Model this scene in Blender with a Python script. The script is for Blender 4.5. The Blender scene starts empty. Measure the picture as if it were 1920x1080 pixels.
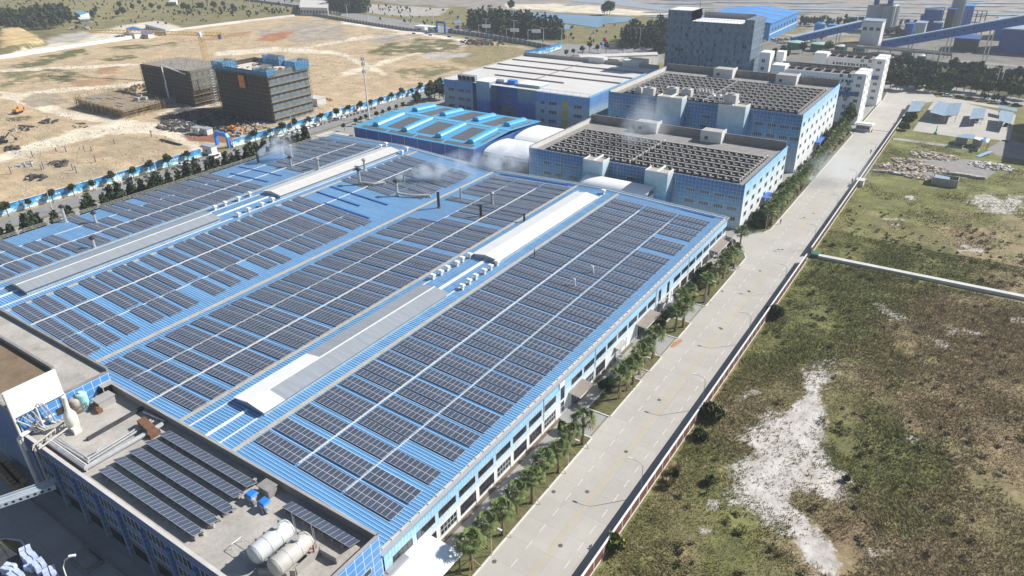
import bpy, math, random
import numpy as np
from mathutils import Matrix, Vector, noise as mnoise
random.seed(7); RS = np.random.RandomState(11)
S = bpy.context.scene
COL = S.collection
# ---------------------------------------------------------------- camera and pixel helpers
H = 85.0; FPX = 1329.94
YAW, PITCH, ROLL = .597385616, .484864524, -.0174121291
def _rot():
    f = np.array([-math.sin(YAW)*math.cos(PITCH), math.cos(YAW)*math.cos(PITCH), -math.sin(PITCH)])
    r = np.array([math.cos(YAW), math.sin(YAW), 0.]); u = np.cross(r, f)
    return np.array([r*math.cos(ROLL)+u*math.sin(ROLL), -r*math.sin(ROLL)+u*math.cos(ROLL), f])
RM = _rot(); EYE = np.array([0, 0, H])
def ray(x, y): return RM.T @ np.array([(x-960)/FPX, -(y-540)/FPX, 1.])
def G(x, y, z=0.):
    d = ray(x, y); return EYE + d*((z-H)/d[2])
def GX(x, y, X):
    d = ray(x, y); return EYE + d*(X/d[0])
def GY(x, y, Y):
    d = ray(x, y); return EYE + d*(Y/d[1])
def pix(P):
    c = (np.asarray(P, float)-EYE) @ RM.T
    return 960+FPX*c[..., 0]/c[..., 2], 540-FPX*c[..., 1]/c[..., 2]
def zat(X, Y, py):
    lo, hi = -5., 250.
    for _ in range(50):
        m = (lo+hi)/2
        if pix((X, Y, m))[1] > py: lo = m
        else: hi = m
    return lo
RXS = [-211.5, -174.3, -133.3, -94.0, -53.5]; RZS = [9.8, 10.7, 8.4, 9.8, 8.2]
def zroof(X): return float(np.interp(X, RXS, RZS))
def GR(x, y, dz=.0):
    z = 9.
    for _ in range(40):
        p = G(x, y, z); z = .5*z+.5*(zroof(p[0])+dz)
    return G(x, y, z)
cam = bpy.data.cameras.new('camera'); co = bpy.data.objects.new('camera', cam); COL.objects.link(co)
cam.sensor_width = 36.; cam.lens = FPX/1920*36; cam.clip_start = .5; cam.clip_end = 6000
co.matrix_world = Matrix([[*(RM[0][i], RM[1][i], -RM[2][i]), EYE[i]] for i in range(3)]+[[0, 0, 0, 1]])
S.camera = co
# ---------------------------------------------------------------- mesh builder
class MB:
    def __init__(s): s.v = []; s.f = []; s.m = []
    def face(s, pts, m=0):
        n = len(s.v); s.v += [tuple(map(float, p)) for p in pts]; s.f.append(tuple(range(n, n+len(pts)))); s.m.append(m); return s
    def box(s, x0, y0, z0, x1, y1, z1, m=0, mt=None):
        if x0 > x1: x0, x1 = x1, x0
        if y0 > y1: y0, y1 = y1, y0
        if z0 > z1: z0, z1 = z1, z0
        return s.hexa([(x0, y0, z0), (x1, y0, z0), (x1, y1, z0), (x0, y1, z0)], [(x0, y0, z1), (x1, y0, z1), (x1, y1, z1), (x0, y1, z1)], m, mt)
    def hexa(s, b, t, m=0, mt=None):
        n = len(s.v); k = len(b); s.v += [tuple(map(float, p)) for p in list(b)+list(t)]
        s.f.append(tuple(n+i for i in reversed(range(k)))); s.m.append(m)
        s.f.append(tuple(n+k+i for i in range(k))); s.m.append(m if mt is None else mt)
        for i in range(k):
            j = (i+1) % k; s.f.append((n+i, n+j, n+k+j, n+k+i)); s.m.append(m)
        return s
    def prism(s, poly, z0, z1, m=0, mt=None):
        a = sum(poly[i][0]*poly[(i+1) % len(poly)][1]-poly[(i+1) % len(poly)][0]*poly[i][1] for i in range(len(poly)))
        if a < 0: poly = poly[::-1]
        return s.hexa([(p[0], p[1], z0) for p in poly], [(p[0], p[1], z1) for p in poly], m, mt)
    def obox(s, c, dx, dy, dz, rz=0, m=0, tilt=0):
        R = Matrix.Rotation(rz, 3, 'Z') @ Matrix.Rotation(tilt, 3, 'X'); c = Vector(c)
        P = lambda a, b, e: tuple(c+R @ Vector((a*dx/2, b*dy/2, e*dz/2)))
        return s.hexa([P(-1, -1, -1), P(1, -1, -1), P(1, 1, -1), P(-1, 1, -1)], [P(-1, -1, 1), P(1, -1, 1), P(1, 1, 1), P(-1, 1, 1)], m)
    def tube(s, pts, r, n=8, m=0, caps=True, r1=None):
        pts = [Vector(p) for p in pts]; rings = []
        for i, p in enumerate(pts):
            t = (pts[min(i+1, len(pts)-1)]-pts[max(i-1, 0)]).normalized()
            a = Vector((0, 0, 1)) if abs(t.z) < .9 else Vector((1, 0, 0))
            u = t.cross(a).normalized(); w = t.cross(u)
            rr = r if r1 is None else r+(r1-r)*i/max(1, len(pts)-1)
            b = len(s.v); rings.append(b)
            for k in range(n):
                q = p+u*(rr*math.cos(2*math.pi*k/n))+w*(rr*math.sin(2*math.pi*k/n)); s.v.append(tuple(q))
        for a, b in zip(rings, rings[1:]):
            for k in range(n):
                l = (k+1) % n; s.f.append((a+k, a+l, b+l, b+k)); s.m.append(m)
        if caps:
            s.f.append(tuple(rings[0]+k for k in reversed(range(n)))); s.m.append(m)
            s.f.append(tuple(rings[-1]+k for k in range(n))); s.m.append(m)
        return s
    def bar(s, a, b, r, m=0, n=4): return s.tube([a, b], r, n, m)
    def lathe(s, c, prof, n=16, m=0):
        rings = []
        for r, z in prof:
            b = len(s.v); rings.append(b)
            for k in range(n): s.v.append((c[0]+r*math.cos(2*math.pi*k/n), c[1]+r*math.sin(2*math.pi*k/n), c[2]+z))
        for a, b in zip(rings, rings[1:]):
            for k in range(n):
                l = (k+1) % n; s.f.append((a+k, a+l, b+l, b+k)); s.m.append(m)
        s.f.append(tuple(rings[0]+k for k in reversed(range(n)))); s.m.append(m)
        s.f.append(tuple(rings[-1]+k for k in range(n))); s.m.append(m)
        return s
    def build(s, name, mats, parent=None, smooth=False, loc=None, wloc=None):
        me = bpy.data.meshes.new(name)
        off = Vector((0, 0, 0))
        if parent is not None and loc is None: off = Vector(parent['_o']) if '_o' in parent else Vector((0, 0, 0))
        if wloc is not None: off = Vector(tuple(map(float, wloc))); loc = wloc
        v = np.array(s.v, float).reshape(-1, 3)-np.array(off)
        me.from_pydata(v.tolist(), [], s.f)
        if not isinstance(mats, (list, tuple)): mats = [mats]
        for mm in mats: me.materials.append(mm)
        if len(mats) > 1: me.polygons.foreach_set('material_index', np.array(s.m, np.int32))
        if smooth: me.polygons.foreach_set('use_smooth', np.ones(len(s.f), bool))
        me.update()
        o = bpy.data.objects.new(name, me); COL.objects.link(o)
        if parent is not None: o.parent = parent
        if loc is not None and parent is None: o.location = tuple(map(float, loc))
        return o
def thing(name, label, cat, loc=(0, 0, 0), group=None, rz=0):
    o = bpy.data.objects.new(name, None); COL.objects.link(o); o.location = tuple(map(float, loc)); o.rotation_euler.z = rz
    o.empty_display_size = .3
    o['_o'] = tuple(map(float, loc)); o['label'] = label; o['category'] = cat
    if group: o['group'] = group
    return o
def tag(o, label, cat, group=None, kind=None):
    o['label'] = label; o['category'] = cat
    if group: o['group'] = group
    if kind: o['kind'] = kind
    return o
def struct(o, kind='structure'):
    o['kind'] = kind; return o
def dup(root, loc, label, rz=0, scale=1., group=None):
    r = root.copy(); COL.objects.link(r); r.location = tuple(map(float, loc)); r.rotation_euler.z = rz; r.scale = (scale,)*3
    r['label'] = label
    if group: r['group'] = group
    for ch in list(root.children):
        c = ch.copy(); COL.objects.link(c); c.parent = r
        for g2 in list(ch.children):
            d = g2.copy(); COL.objects.link(d); d.parent = c
    return r
_T = ['', 'first', 'second', 'third', 'fourth', 'fifth', 'sixth', 'seventh', 'eighth', 'ninth', 'tenth', 'eleventh', 'twelfth', 'thirteenth', 'fourteenth', 'fifteenth', 'sixteenth', 'seventeenth', 'eighteenth', 'nineteenth']
_D = {2: 'twent', 3: 'thirt', 4: 'fort', 5: 'fift', 6: 'sixt', 7: 'sevent', 8: 'eight', 9: 'ninet'}
def nth(n):
    if n < 20: return _T[n]
    t, u = divmod(n, 10)
    return _D[t]+'ieth' if u == 0 else _D[t]+'y-'+_T[u]
# ---------------------------------------------------------------- materials
def _nt(name):
    m = bpy.data.materials.new(name); m.use_nodes = True; nt = m.node_tree
    return m, nt, nt.nodes['Principled BSDF']
def N(nt, t, **k):
    n = nt.nodes.new(t)
    for a, b in k.items(): setattr(n, a, b)
    return n
def L(nt, a, b): nt.links.new(a, b)
def math_n(nt, op, a, b=None, c=None, clamp=False):
    n = N(nt, 'ShaderNodeMath', operation=op, use_clamp=clamp)
    for i, q in enumerate((a, b, c)):
        if q is None: continue
        if isinstance(q, (int, float)): n.inputs[i].default_value = q
        else: L(nt, q, n.inputs[i])
    return n.outputs[0]
def mixc(nt, f, a, b, blend='MIX'):
    n = N(nt, 'ShaderNodeMix', data_type='RGBA', blend_type=blend)
    for i, q in ((0, f), (6, a), (7, b)):
        if isinstance(q, (int, float)): n.inputs[i].default_value = q
        elif isinstance(q, (tuple, list)): n.inputs[i].default_value = (*q[:3], 1)
        else: L(nt, q, n.inputs[i])
    return n.outputs[2]
def posn(nt): return N(nt, 'ShaderNodeNewGeometry').outputs['Position']
def noise_n(nt, vec, scale, detail=4, rough=.6, dim='3D'):
    n = N(nt, 'ShaderNodeTexNoise'); n.inputs['Scale'].default_value = scale; n.inputs['Detail'].default_value = detail
    n.inputs['Roughness'].default_value = rough; L(nt, vec, n.inputs['Vector']); return n.outputs['Fac']
def scalev(nt, vec, s):
    n = N(nt, 'ShaderNodeVectorMath', operation='MULTIPLY'); L(nt, vec, n.inputs[0]); n.inputs[1].default_value = s; return n.outputs[0]
def ramp(nt, fac, stops, interp='LINEAR'):
    n = N(nt, 'ShaderNodeValToRGB'); n.color_ramp.interpolation = interp
    e = n.color_ramp.elements
    while len(e) < len(stops): e.new(.5)
    for i, (p, c) in enumerate(stops):
        e[i].position = p; e[i].color = (*c, 1) if len(c) == 3 else c
    L(nt, fac, n.inputs[0]); return n.outputs[0]
def mat(name, c, rough=.7, var=.18, scale=.6, metal=0., c2=None, spec=None, bump=0., bscale=4., stain=None):
    """plain surface: base colour with two octaves of wear-like variation"""
    m, nt, b = _nt(name); P = posn(nt)
    f = noise_n(nt, P, scale, 5, .65); f2 = noise_n(nt, P, scale*9, 3, .6)
    lo = tuple(x*(1-var) for x in c); hi = tuple(min(1, x*(1+var)) for x in c) if c2 is None else c2
    f = math_n(nt, 'ADD', math_n(nt, 'MULTIPLY', f, .7), math_n(nt, 'MULTIPLY', f2, .3))
    f = math_n(nt, 'MULTIPLY_ADD', f, 3., -1., True)
    col = mixc(nt, f, lo, hi)
    if stain:
        s = math_n(nt, 'MULTIPLY_ADD', noise_n(nt, P, stain[1], 6, .7), 5., -2.9, True)
        col = mixc(nt, math_n(nt, 'MULTIPLY', s, stain[2]), col, stain[0])
    L(nt, col, b.inputs['Base Color']); b.inputs['Roughness'].default_value = rough; b.inputs['Metallic'].default_value = metal
    if spec is not None: b.inputs['Specular IOR Level'].default_value = spec
    if bump:
        bn = N(nt, 'ShaderNodeBump'); bn.inputs['Strength'].default_value = bump; bn.inputs['Distance'].default_value = .05
        L(nt, noise_n(nt, P, bscale, 4), bn.inputs['Height']); L(nt, bn.outputs[0], b.inputs['Normal'])
    return m
def clad(name, stops, zmin, zmax, grid=(1.2, 1.2), line=(.75, .82, .88), lw=.07, mosaic=.22, rough=.45, mos=.6, step=False, lstr=.8):
    """printed cladding panels: colour bands by height, pale joints, panel-to-panel variation"""
    m, nt, b = _nt(name); P = posn(nt)
    sx = N(nt, 'ShaderNodeSeparateXYZ'); L(nt, P, sx.inputs[0])
    u = math_n(nt, 'ADD', sx.outputs[0], sx.outputs[1]); z = sx.outputs[2]
    t = math_n(nt, 'DIVIDE', math_n(nt, 'SUBTRACT', z, zmin), zmax-zmin, None, True)
    cu = math_n(nt, 'FLOOR', math_n(nt, 'DIVIDE', u, mos)); cz = math_n(nt, 'FLOOR', math_n(nt, 'DIVIDE', z, mos*.7))
    cv = N(nt, 'ShaderNodeCombineXYZ'); L(nt, cu, cv.inputs[0]); L(nt, cz, cv.inputs[1])
    w = N(nt, 'ShaderNodeTexWhiteNoise', noise_dimensions='2D'); L(nt, cv.outputs[0], w.inputs['Vector'])
    t2 = math_n(nt, 'ADD', t, math_n(nt, 'MULTIPLY_ADD', w.outputs['Value'], mosaic, -mosaic/2))
    col = ramp(nt, t2, stops, 'CONSTANT' if step else 'LINEAR')
    br = math_n(nt, 'MULTIPLY_ADD', noise_n(nt, P, .35, 4), .5, .75)
    h = N(nt, 'ShaderNodeHueSaturation'); L(nt, col, h.inputs['Color']); L(nt, br, h.inputs['Value']); col = h.outputs[0]
    lu = math_n(nt, 'LESS_THAN', math_n(nt, 'FRACT', math_n(nt, 'DIVIDE', u, grid[0])), lw/grid[0])
    lz = math_n(nt, 'LESS_THAN', math_n(nt, 'FRACT', math_n(nt, 'DIVIDE', z, grid[1])), lw/grid[1])
    g = math_n(nt, 'MULTIPLY', math_n(nt, 'MAXIMUM', lu, lz), lstr)
    col = mixc(nt, g, col, line)
    L(nt, col, b.inputs['Base Color']); b.inputs['Roughness'].default_value = rough
    return m
def corr(name, c, rough=.4, var=.12, dirt=(.3, .24, .16), damt=.5, stretch=(.25, 2.5, 1)):
    m, nt, b = _nt(name); P = posn(nt); Q = scalev(nt, P, stretch)
    f = math_n(nt, 'MULTIPLY_ADD', noise_n(nt, Q, .35, 6, .7), 2.4, -.7, True)
    col = mixc(nt, f, tuple(x*(1-var*1.5) for x in c), tuple(min(1, x*(1+var)+.02) for x in c))
    d = math_n(nt, 'MULTIPLY_ADD', noise_n(nt, scalev(nt, P, (.06, .5, 1)), .6, 5, .75), 6., -3.6, True)
    col = mixc(nt, math_n(nt, 'MULTIPLY', d, damt), col, dirt)
    L(nt, col, b.inputs['Base Color']); b.inputs['Roughness'].default_value = rough
    return m
M = {}
M['conc'] = mat('concrete', (.36, .345, .32), .85, .16, .25, bump=.2, stain=((.13, .12, .11), .5, .5))
M['conc_d'] = mat('dark_concrete', (.25, .24, .225), .9, .22, .4, stain=((.07, .065, .06), .6, .6))
M['roofconc'] = mat('weathered_roof_concrete', (.40, .375, .34), .9, .25, .18, stain=((.13, .115, .10), .22, .75))
M['conc_l'] = mat('pale_concrete', (.55, .53, .50), .8, .12, .4)
M['white'] = mat('white_paint', (.78, .78, .77), .5, .05, .5)
M['white_w'] = mat('weathered_white_paint', (.66, .65, .62), .6, .10, .6, stain=((.35, .31, .26), .7, .4))
M['white_b'] = mat('bright_white_membrane', (.86, .86, .85), .45, .03, .3)
M['black'] = mat('soot_black', (.02, .02, .021), .6, .3)
M['dark'] = mat('dark_metal', (.055, .057, .062), .5, .3)
M['grey'] = mat('grey_metal', (.30, .31, .32), .45, .12, .5)
M['steel'] = mat('galvanised_steel', (.52, .53, .54), .35, .15, 1.2, metal=.35)
M['rust'] = mat('rusty_steel', (.17, .085, .05), .85, .35, 1.5)
M['blue'] = mat('blue_paint', (.03, .13, .45), .45, .12, .4)
M['blue_d'] = mat('deep_blue_sheet', (.022, .075, .28), .45, .15, .3)
M['blue_b'] = mat('bright_blue_paint', (.03, .22, .72), .45, .10, .5)
M['yellow'] = mat('yellow_paint', (.68, .46, .14), .55, .12)
M['yline'] = mat('yellow_road_paint', (.56, .44, .20), .8, .2, 1.5, c2=(.52, .46, .33))
M['wline'] = mat('white_road_paint', (.60, .59, .57), .8, .15, 1.5)
M['glass'] = mat('dark_window_glass', (.025, .032, .04), .08, .4, .3, spec=.6)
M['glass_b'] = mat('bluish_window_glass', (.05, .08, .11), .1, .4, .3, spec=.6)
M['wframe'] = mat('brown_window_frame', (.06, .04, .035), .5, .2)
M['aframe'] = mat('pale_window_frame', (.5, .51, .52), .4, .1)
M['tan'] = mat('tan_walkway', (.42, .395, .34), .7, .18, .8)
M['wood'] = mat('bamboo_timber', (.34, .22, .10), .8, .3, 1.5)
M['netb'] = mat('blue_safety_net', (.05, .20, .42), .8, .3, 1.2)
M['green_d'] = mat('green_tank_paint', (.03, .16, .11), .5, .2)
M['green_l'] = mat('pale_green_roof', (.32, .52, .42), .6, .15)
M['orange'] = mat('orange_paint', (.70, .25, .04), .55, .15)
M['red'] = mat('red_paint', (.45, .03, .03), .5, .15)
M['teal'] = mat('pale_teal_plastic', (.33, .62, .62), .4, .08)
M['cream'] = mat('cream_plastic', (.72, .71, .62), .45, .08)
M['tyre'] = mat('tyre_rubber', (.02, .02, .02), .9, .2)
M['skin'] = mat('skin', (.45, .26, .18), .6, .1)
M['cloth_d'] = mat('dark_cloth', (.03, .035, .05), .9, .2)
M['cloth_r'] = mat('reddish_cloth', (.22, .06, .05), .9, .2)
M['trunk'] = mat('palm_trunk_bark', (.19, .14, .10), .95, .3, 3.)
M['bark'] = mat('bark', (.11, .08, .06), .95, .3, 3.)
M['rock'] = mat('broken_rock', (.34, .30, .26), .95, .35, 1.)
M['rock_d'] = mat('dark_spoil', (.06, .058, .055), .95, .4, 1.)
M['rubble'] = mat('pale_rubble', (.38, .34, .29), .95, .45, 1.6)
M['earth_d'] = mat('dark_earth', (.16, .12, .08), .95, .3, 1.)
M['parcel'] = mat('wrapped_parcel_film', (.50, .58, .80), .35, .2, 2.)
M['brick'] = mat('brick_red_panel', (.20, .075, .055), .8, .4, 2.5)
M['tarp'] = mat('blue_tarpaulin', (.02, .15, .60), .5, .15)
SKY_STRENGTH = .065; EXPOSURE = .45
# ---------------------------------------------------------------- ground sheet
def seg(*parts):
    out = []
    for a, b, st in parts:
        n = max(1, int(round((b-a)/st))); out += list(np.linspace(a, b, n, endpoint=False))
    return np.array(out+[parts[-1][1]])
gx = seg((-3000, -900, 150), (-900, -640, 10), (-640, -262, 2.6), (-262, -31, 11), (-31, 62, 1.0), (62, 130, 2.2), (130, 400, 15), (400, 2500, 300))
gy = seg((-300, 0, 50), (0, 28, 4), (28, 215, 1.0), (215, 345, 1.6), (345, 690, 3.0), (690, 1000, 20), (1000, 3500, 250))
GXX, GYY = np.meshgrid(gx, gy); nx, ny = len(gx), len(gy)
PT = np.stack([GXX.ravel(), GYY.ravel(), np.zeros(nx*ny)], 1)
def vnoise(P, s, seed=0, oct=3):
    """cheap value noise, vectorised"""
    out = np.zeros(len(P)); amp = 1.; tot = 0
    for o in range(oct):
        q = P[:, :2]*s*(2**o)+seed*17.3+o*5.1; i = np.floor(q).astype(np.int64); f = q-i; f = f*f*(3-2*f)
        def h(a, b):
            n = (a*374761393+b*668265263+seed*974711) & 0x7fffffff; n = ((n ^ (n >> 13))*1274126177) & 0x7fffffff
            return ((n ^ (n >> 16)) & 0xffff)/65535.
        v = (h(i[:, 0], i[:, 1])*(1-f[:, 0])+h(i[:, 0]+1, i[:, 1])*f[:, 0])*(1-f[:, 1])+(h(i[:, 0], i[:, 1]+1)*(1-f[:, 0])+h(i[:, 0]+1, i[:, 1]+1)*f[:, 0])*f[:, 1]
        out += v*amp; tot += amp; amp *= .55
    return out/tot
def inpoly(x, y, poly):
    r = np.zeros(len(x), bool); n = len(poly)
    for i in range(n):
        x0, y0 = poly[i]; x1, y1 = poly[(i+1) % n]
        if y0 == y1: continue
        c = ((y0 > y) != (y1 > y)) & (x < (x1-x0)*(y-y0)/(y1-y0)+x0)
        r ^= c
    return r
def safe_pix(P):
    c = (P-EYE) @ RM.T; ok = c[:, 2] > 5
    z = np.where(ok, c[:, 2], 1.)
    return np.where(ok, 960+FPX*c[:, 0]/z, -9999), np.where(ok, 540-FPX*c[:, 1]/z, 9999), z
def line_poly(pts, w):
    """thin strip polygon round a pixel polyline"""
    up = []; dn = []
    for i, (x, y) in enumerate(pts):
        ww = w[i] if isinstance(w, (list, tuple)) else w
        up.append((x, y-ww)); dn.append((x, y+ww))
    return up+dn[::-1]
EARTH = (.47, .36, .225); EARTH_L = (.66, .575, .44); GRN = (.135, .13, .055); OLV = (.20, .18, .085); GRV = (.34, .30, .25); DRY = (.30, .235, .135)
MUD = (.29, .26, .23); WET = (.42, .44, .46); SANDL = (.62, .55, .43)
ZONES = [
 # polygon in the photograph, colour, edge jitter
 ([(-900, -200), (3000, -200), (3000, 62), (1700, 68), (1260, 30), (960, 22), (640, 8), (560, -20), (-900, -60)], MUD, 3),
 ([(-900, -200), (520, -200), (700, 4), (860, 14), (960, 22), (1260, 34), (1260, 110), (1000, 92), (640, 42), (560, 22), (250, 62), (-900, 130)], OLV, 3),
 ([(-900, 140), (-100, 120), (0, 106), (250, 66), (560, 26), (640, 42), (860, 70), (1010, 92), (1040, 104), (830, 162), (690, 206), (560, 240), (380, 285), (130, 372), (0, 404), (-900, 640)], EARTH, 1),
 ([(690, 8), (842, 16), (822, 29), (770, 31), (688, 24)], (.40, .375, .34), 1),
 ([(950, 6), (1120, 12), (1250, 24), (1250, 32), (1100, 24), (950, 16)], SANDL, 1.5),
 ([(0, 0), (330, 0), (300, 30), (190, 40), (0, 52)], (.24, .21, .10), 3),
 ([(0, 106), (75, 86), (150, 68), (230, 47), (300, 40), (352, 54), (270, 66), (140, 88), (0, 112)], SANDL, 1.5),
 ([(85, 74), (150, 58), (190, 60), (150, 78), (90, 82)], (.42, .39, .34), 1.5),
 ([(0, 52), (30, 56), (60, 62), (80, 80), (40, 92), (0, 96)], (.58, .43, .22), 2),
 ([(50, 56), (110, 62), (100, 72), (70, 76)], GRN, 2),
 # pale tracks over the building site
 (line_poly([(0, 133), (90, 128), (180, 125), (290, 119)], 3), EARTH_L, 1),
 (line_poly([(0, 176), (30, 180), (75, 202), (170, 222), (300, 240), (345, 262), (370, 280)], [6, 6, 7, 8, 9, 12, 14]), EARTH_L, 2),
 (line_poly([(35, 180), (130, 168), (270, 156)], 4), EARTH_L, 1.5),
 (line_poly([(0, 294), (90, 270), (190, 243), (300, 236)], [11, 10, 9, 8]), EARTH_L, 2),
 (line_poly([(300, 215), (360, 200), (405, 200)], 5), EARTH_L, 1),
 (line_poly([(400, 100), (520, 92), (640, 100), (720, 140)], 4), EARTH_L, 1.5),
 (line_poly([(640, 140), (720, 118), (800, 95), (890, 80)], 3.5), EARTH_L, 1.2),
 (line_poly([(560, 92), (680, 70), (790, 60), (880, 82)], 2.6), EARTH_L, 1),
 (line_poly([(640, 42), (760, 58), (900, 82)], 2.2), (.66, .62, .55), .5),
 # site vegetation and gravel
 ([(22, 126), (60, 108), (165, 92), (168, 101), (90, 120), (40, 128)], GRN, 2),
 ([(185, 110), (240, 101), (265, 107), (210, 117)], GRN, 1.5), ([(195, 88), (330, 78), (330, 86), (200, 95)], GRN, 1.5),
 ([(0, 135), (110, 130), (158, 134), (150, 142), (60, 155), (0, 165)], OLV, 2.5), ([(95, 138), (150, 134), (140, 150), (110, 155)], GRN, 1.5),
 ([(10, 220), (50, 214), (56, 222), (14, 226)], GRN, 1),
 ([(690, 92), (760, 72), (830, 74), (884, 82), (850, 94), (760, 101), (700, 102)], GRN, 2.5), ([(884, 82), (1020, 96), (1036, 104), (900, 126), (850, 116), (840, 100)], (.27, .22, .11), 2.5),
 ([(735, 136), (800, 120), (862, 124), (840, 146), (750, 150)], OLV, 2.5), ([(700, 60), (790, 66), (760, 78), (700, 84)], GRV, 3),
 ([(480, 56), (600, 36), (645, 48), (660, 70), (560, 78), (500, 72)], GRV, 3), ([(790, 100), (880, 96), (870, 108), (800, 112)], (.42, .40, .36), 2),
 ([(478, 75), (500, 64), (530, 59), (552, 62), (520, 78)], (.38, .17, .075), 1.5), ([(330, 82), (400, 66), (470, 58), (470, 66), (400, 74)], (.40, .24, .12), 2),
 ([(180, 130), (222, 126), (220, 138), (186, 140)], (.38, .24, .13), 1.5), ([(140, 150), (220, 142), (205, 158), (145, 163)], (.38, .25, .14), 2),
 ([(300, 218), (345, 200), (430, 205), (510, 238), (400, 246), (330, 246)], (.10, .09, .078), 2),  # dark soil, with the scaffolded block's shadow also put into the colour
 ([(335, 252), (470, 248), (420, 266), (350, 262)], (.27, .13, .08), 1.5),
 ([(185, 252), (300, 255), (340, 282), (250, 300), (180, 300)], (.37, .295, .19), 4), ([(20, 300), (160, 290), (200, 320), (60, 360)], (.41, .33, .22), 5),
 ([(50, 182), (120, 176), (140, 196), (70, 202)], (.37, .31, .22), 3),
 # far plant
 ([(1420, 74), (1660, 60), (2100, 72), (2100, 140), (1640, 122), (1440, 120)], (.20, .19, .165), 2), ([(1540, 48), (1640, 46), (1640, 62), (1500, 72), (1480, 66)], (.36, .32, .26), 1),
 ([(1560, 74), (1600, 70), (1590, 88), (1560, 92)], (.33, .27, .14), 1),
 ([(1620, 120), (1760, 122), (2200, 190), (2200, 224), (1760, 176), (1625, 176)], (.10, .105, .05), 2),
 ([(1030, 100), (1250, 72), (1250, 135), (1040, 140)], (.22, .20, .11), 2),
]
def field_color(P):
    """grass of the waste field: returns base colour for ground points / tufts there"""
    a = vnoise(P, .035, 3, 4); b = vnoise(P, .16, 5, 3); c = vnoise(P, .6, 9, 2)
    w = np.clip((P[:, 0]+31)/75., 0, 1)*.55+np.clip((170-P[:, 1])/160., 0, 1)*.10
    t = np.clip((a*1.5+b*.7+w-1.09-.22*np.clip((P[:, 1]-185)/25, 0, 1))*1.8, 0, 1)[:, None]
    g1 = np.array((.205, .205, .078)); g2 = np.array((.142, .146, .060)); br = np.array((.310, .235, .142)); br2 = np.array((.245, .200, .112))
    k = np.clip(c*1.6-.3, 0, 1)[:, None]
    return (g1*(1-k)+g2*k)*(1-t)+(br*(1-k)+br2*k)*t
SAND = [
 [(1512, 672), (1545, 668), (1592, 690), (1588, 708), (1545, 714), (1540, 745), (1545, 800), (1548, 850), (1575, 880), (1602, 892), (1585, 912), (1602, 948), (1560, 945), (1535, 925), (1480, 915), (1495, 960), (1540, 1000), (1570, 1030), (1584, 1090), (1518, 1090), (1500, 1040), (1490, 1010), (1440, 1005), (1425, 975), (1400, 960), (1365, 955), (1362, 930), (1370, 900), (1362, 872), (1400, 860), (1415, 840), (1390, 830), (1372, 818), (1400, 797), (1425, 790), (1432, 768), (1460, 772), (1490, 766), (1505, 745), (1500, 720), (1505, 700)],
 [(1622, 560), (1665, 572), (1712, 605), (1702, 614), (1655, 592)], [(1725, 622), (1790, 640), (1802, 658), (1748, 652)], [(1800, 372), (1845, 358), (1925, 372), (1925, 402), (1870, 402), (1826, 388)],
 [(1700, 805), (1742, 818), (1748, 838), (1702, 832)], [(1615, 1030), (1684, 1024), (1690, 1040), (1640, 1052)], [(1325, 928), (1350, 940), (1345, 962), (1326, 958)], [(1370, 745), (1398, 728), (1436, 730), (1410, 742)], [(1420, 650), (1450, 655), (1440, 665)],
 [(1690, 365), (1715, 366), (1712, 372), (1690, 371)], [(1650, 408), (1690, 410), (1688, 416), (1655, 415)], [(1880, 590), (1930, 596), (1930, 612), (1890, 606)], [(1380, 745), (1400, 742), (1398, 756), (1378, 760)], [(1760, 610), (1850, 625), (1846, 634), (1770, 622)], [(1310, 985), (1330, 980), (1345, 1000), (1320, 1010)], [(1795, 455), (1850, 462), (1845, 476), (1800, 470)], [(1560, 372), (1575, 370), (1580, 378), (1562, 380)],
]
def sand_mask(P, X, Y):
    s = np.zeros(len(P))
    for i, pl in enumerate(SAND):
        pl = np.array(pl, float); c = pl.mean(0)
        for gro, wgt in ((1.18, .18), (1.06, .2), (.96, .24), (.85, .2), (.72, .18)):
            s += (1. if i == 0 else .66)*wgt*inpoly(X, Y, (c+(pl-c)*gro).tolist())
    return np.clip(s, 0, 1)
PX, PY, PZ = safe_pix(PT)
jx = (vnoise(PT, .06, 21, 4)-.5); jy = (vnoise(PT, .06, 22, 4)-.5)
col = np.tile(np.array(OLV), (len(PT), 1))
site = PT[:, 0] < -31.4
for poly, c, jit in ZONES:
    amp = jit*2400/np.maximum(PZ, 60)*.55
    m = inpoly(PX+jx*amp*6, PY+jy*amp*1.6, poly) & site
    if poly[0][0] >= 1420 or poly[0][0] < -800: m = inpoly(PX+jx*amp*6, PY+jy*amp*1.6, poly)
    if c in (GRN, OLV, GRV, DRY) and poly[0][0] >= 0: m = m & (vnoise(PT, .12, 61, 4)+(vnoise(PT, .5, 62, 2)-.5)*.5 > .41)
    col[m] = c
fld = (PT[:, 0] >= -31.4) & (PT[:, 1] < 400) & (PT[:, 1] > -100)
col[fld] = field_color(PT[fld])
dryz = inpoly(PX+jx*60, PY+jy*30, [(1800, 440), (1925, 395), (2400, 420), (2400, 640), (1860, 560), (1800, 500)]) & fld
col[dryz] = col[dryz]*.45+np.array((.34, .27, .17))*.55
grz = inpoly(PX+jx*50, PY+jy*30, [(1600, 950), (1690, 940), (1745, 1000), (1730, 1025), (1640, 1005)]) & fld
col[grz] = col[grz]*.4+np.array((.10, .16, .03))*.6
sand = np.where(fld, sand_mask(PT, PX+(vnoise(PT, .25, 31, 3)-.5)*30, PY+(vnoise(PT, .25, 32, 3)-.5)*22), 0)
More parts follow.
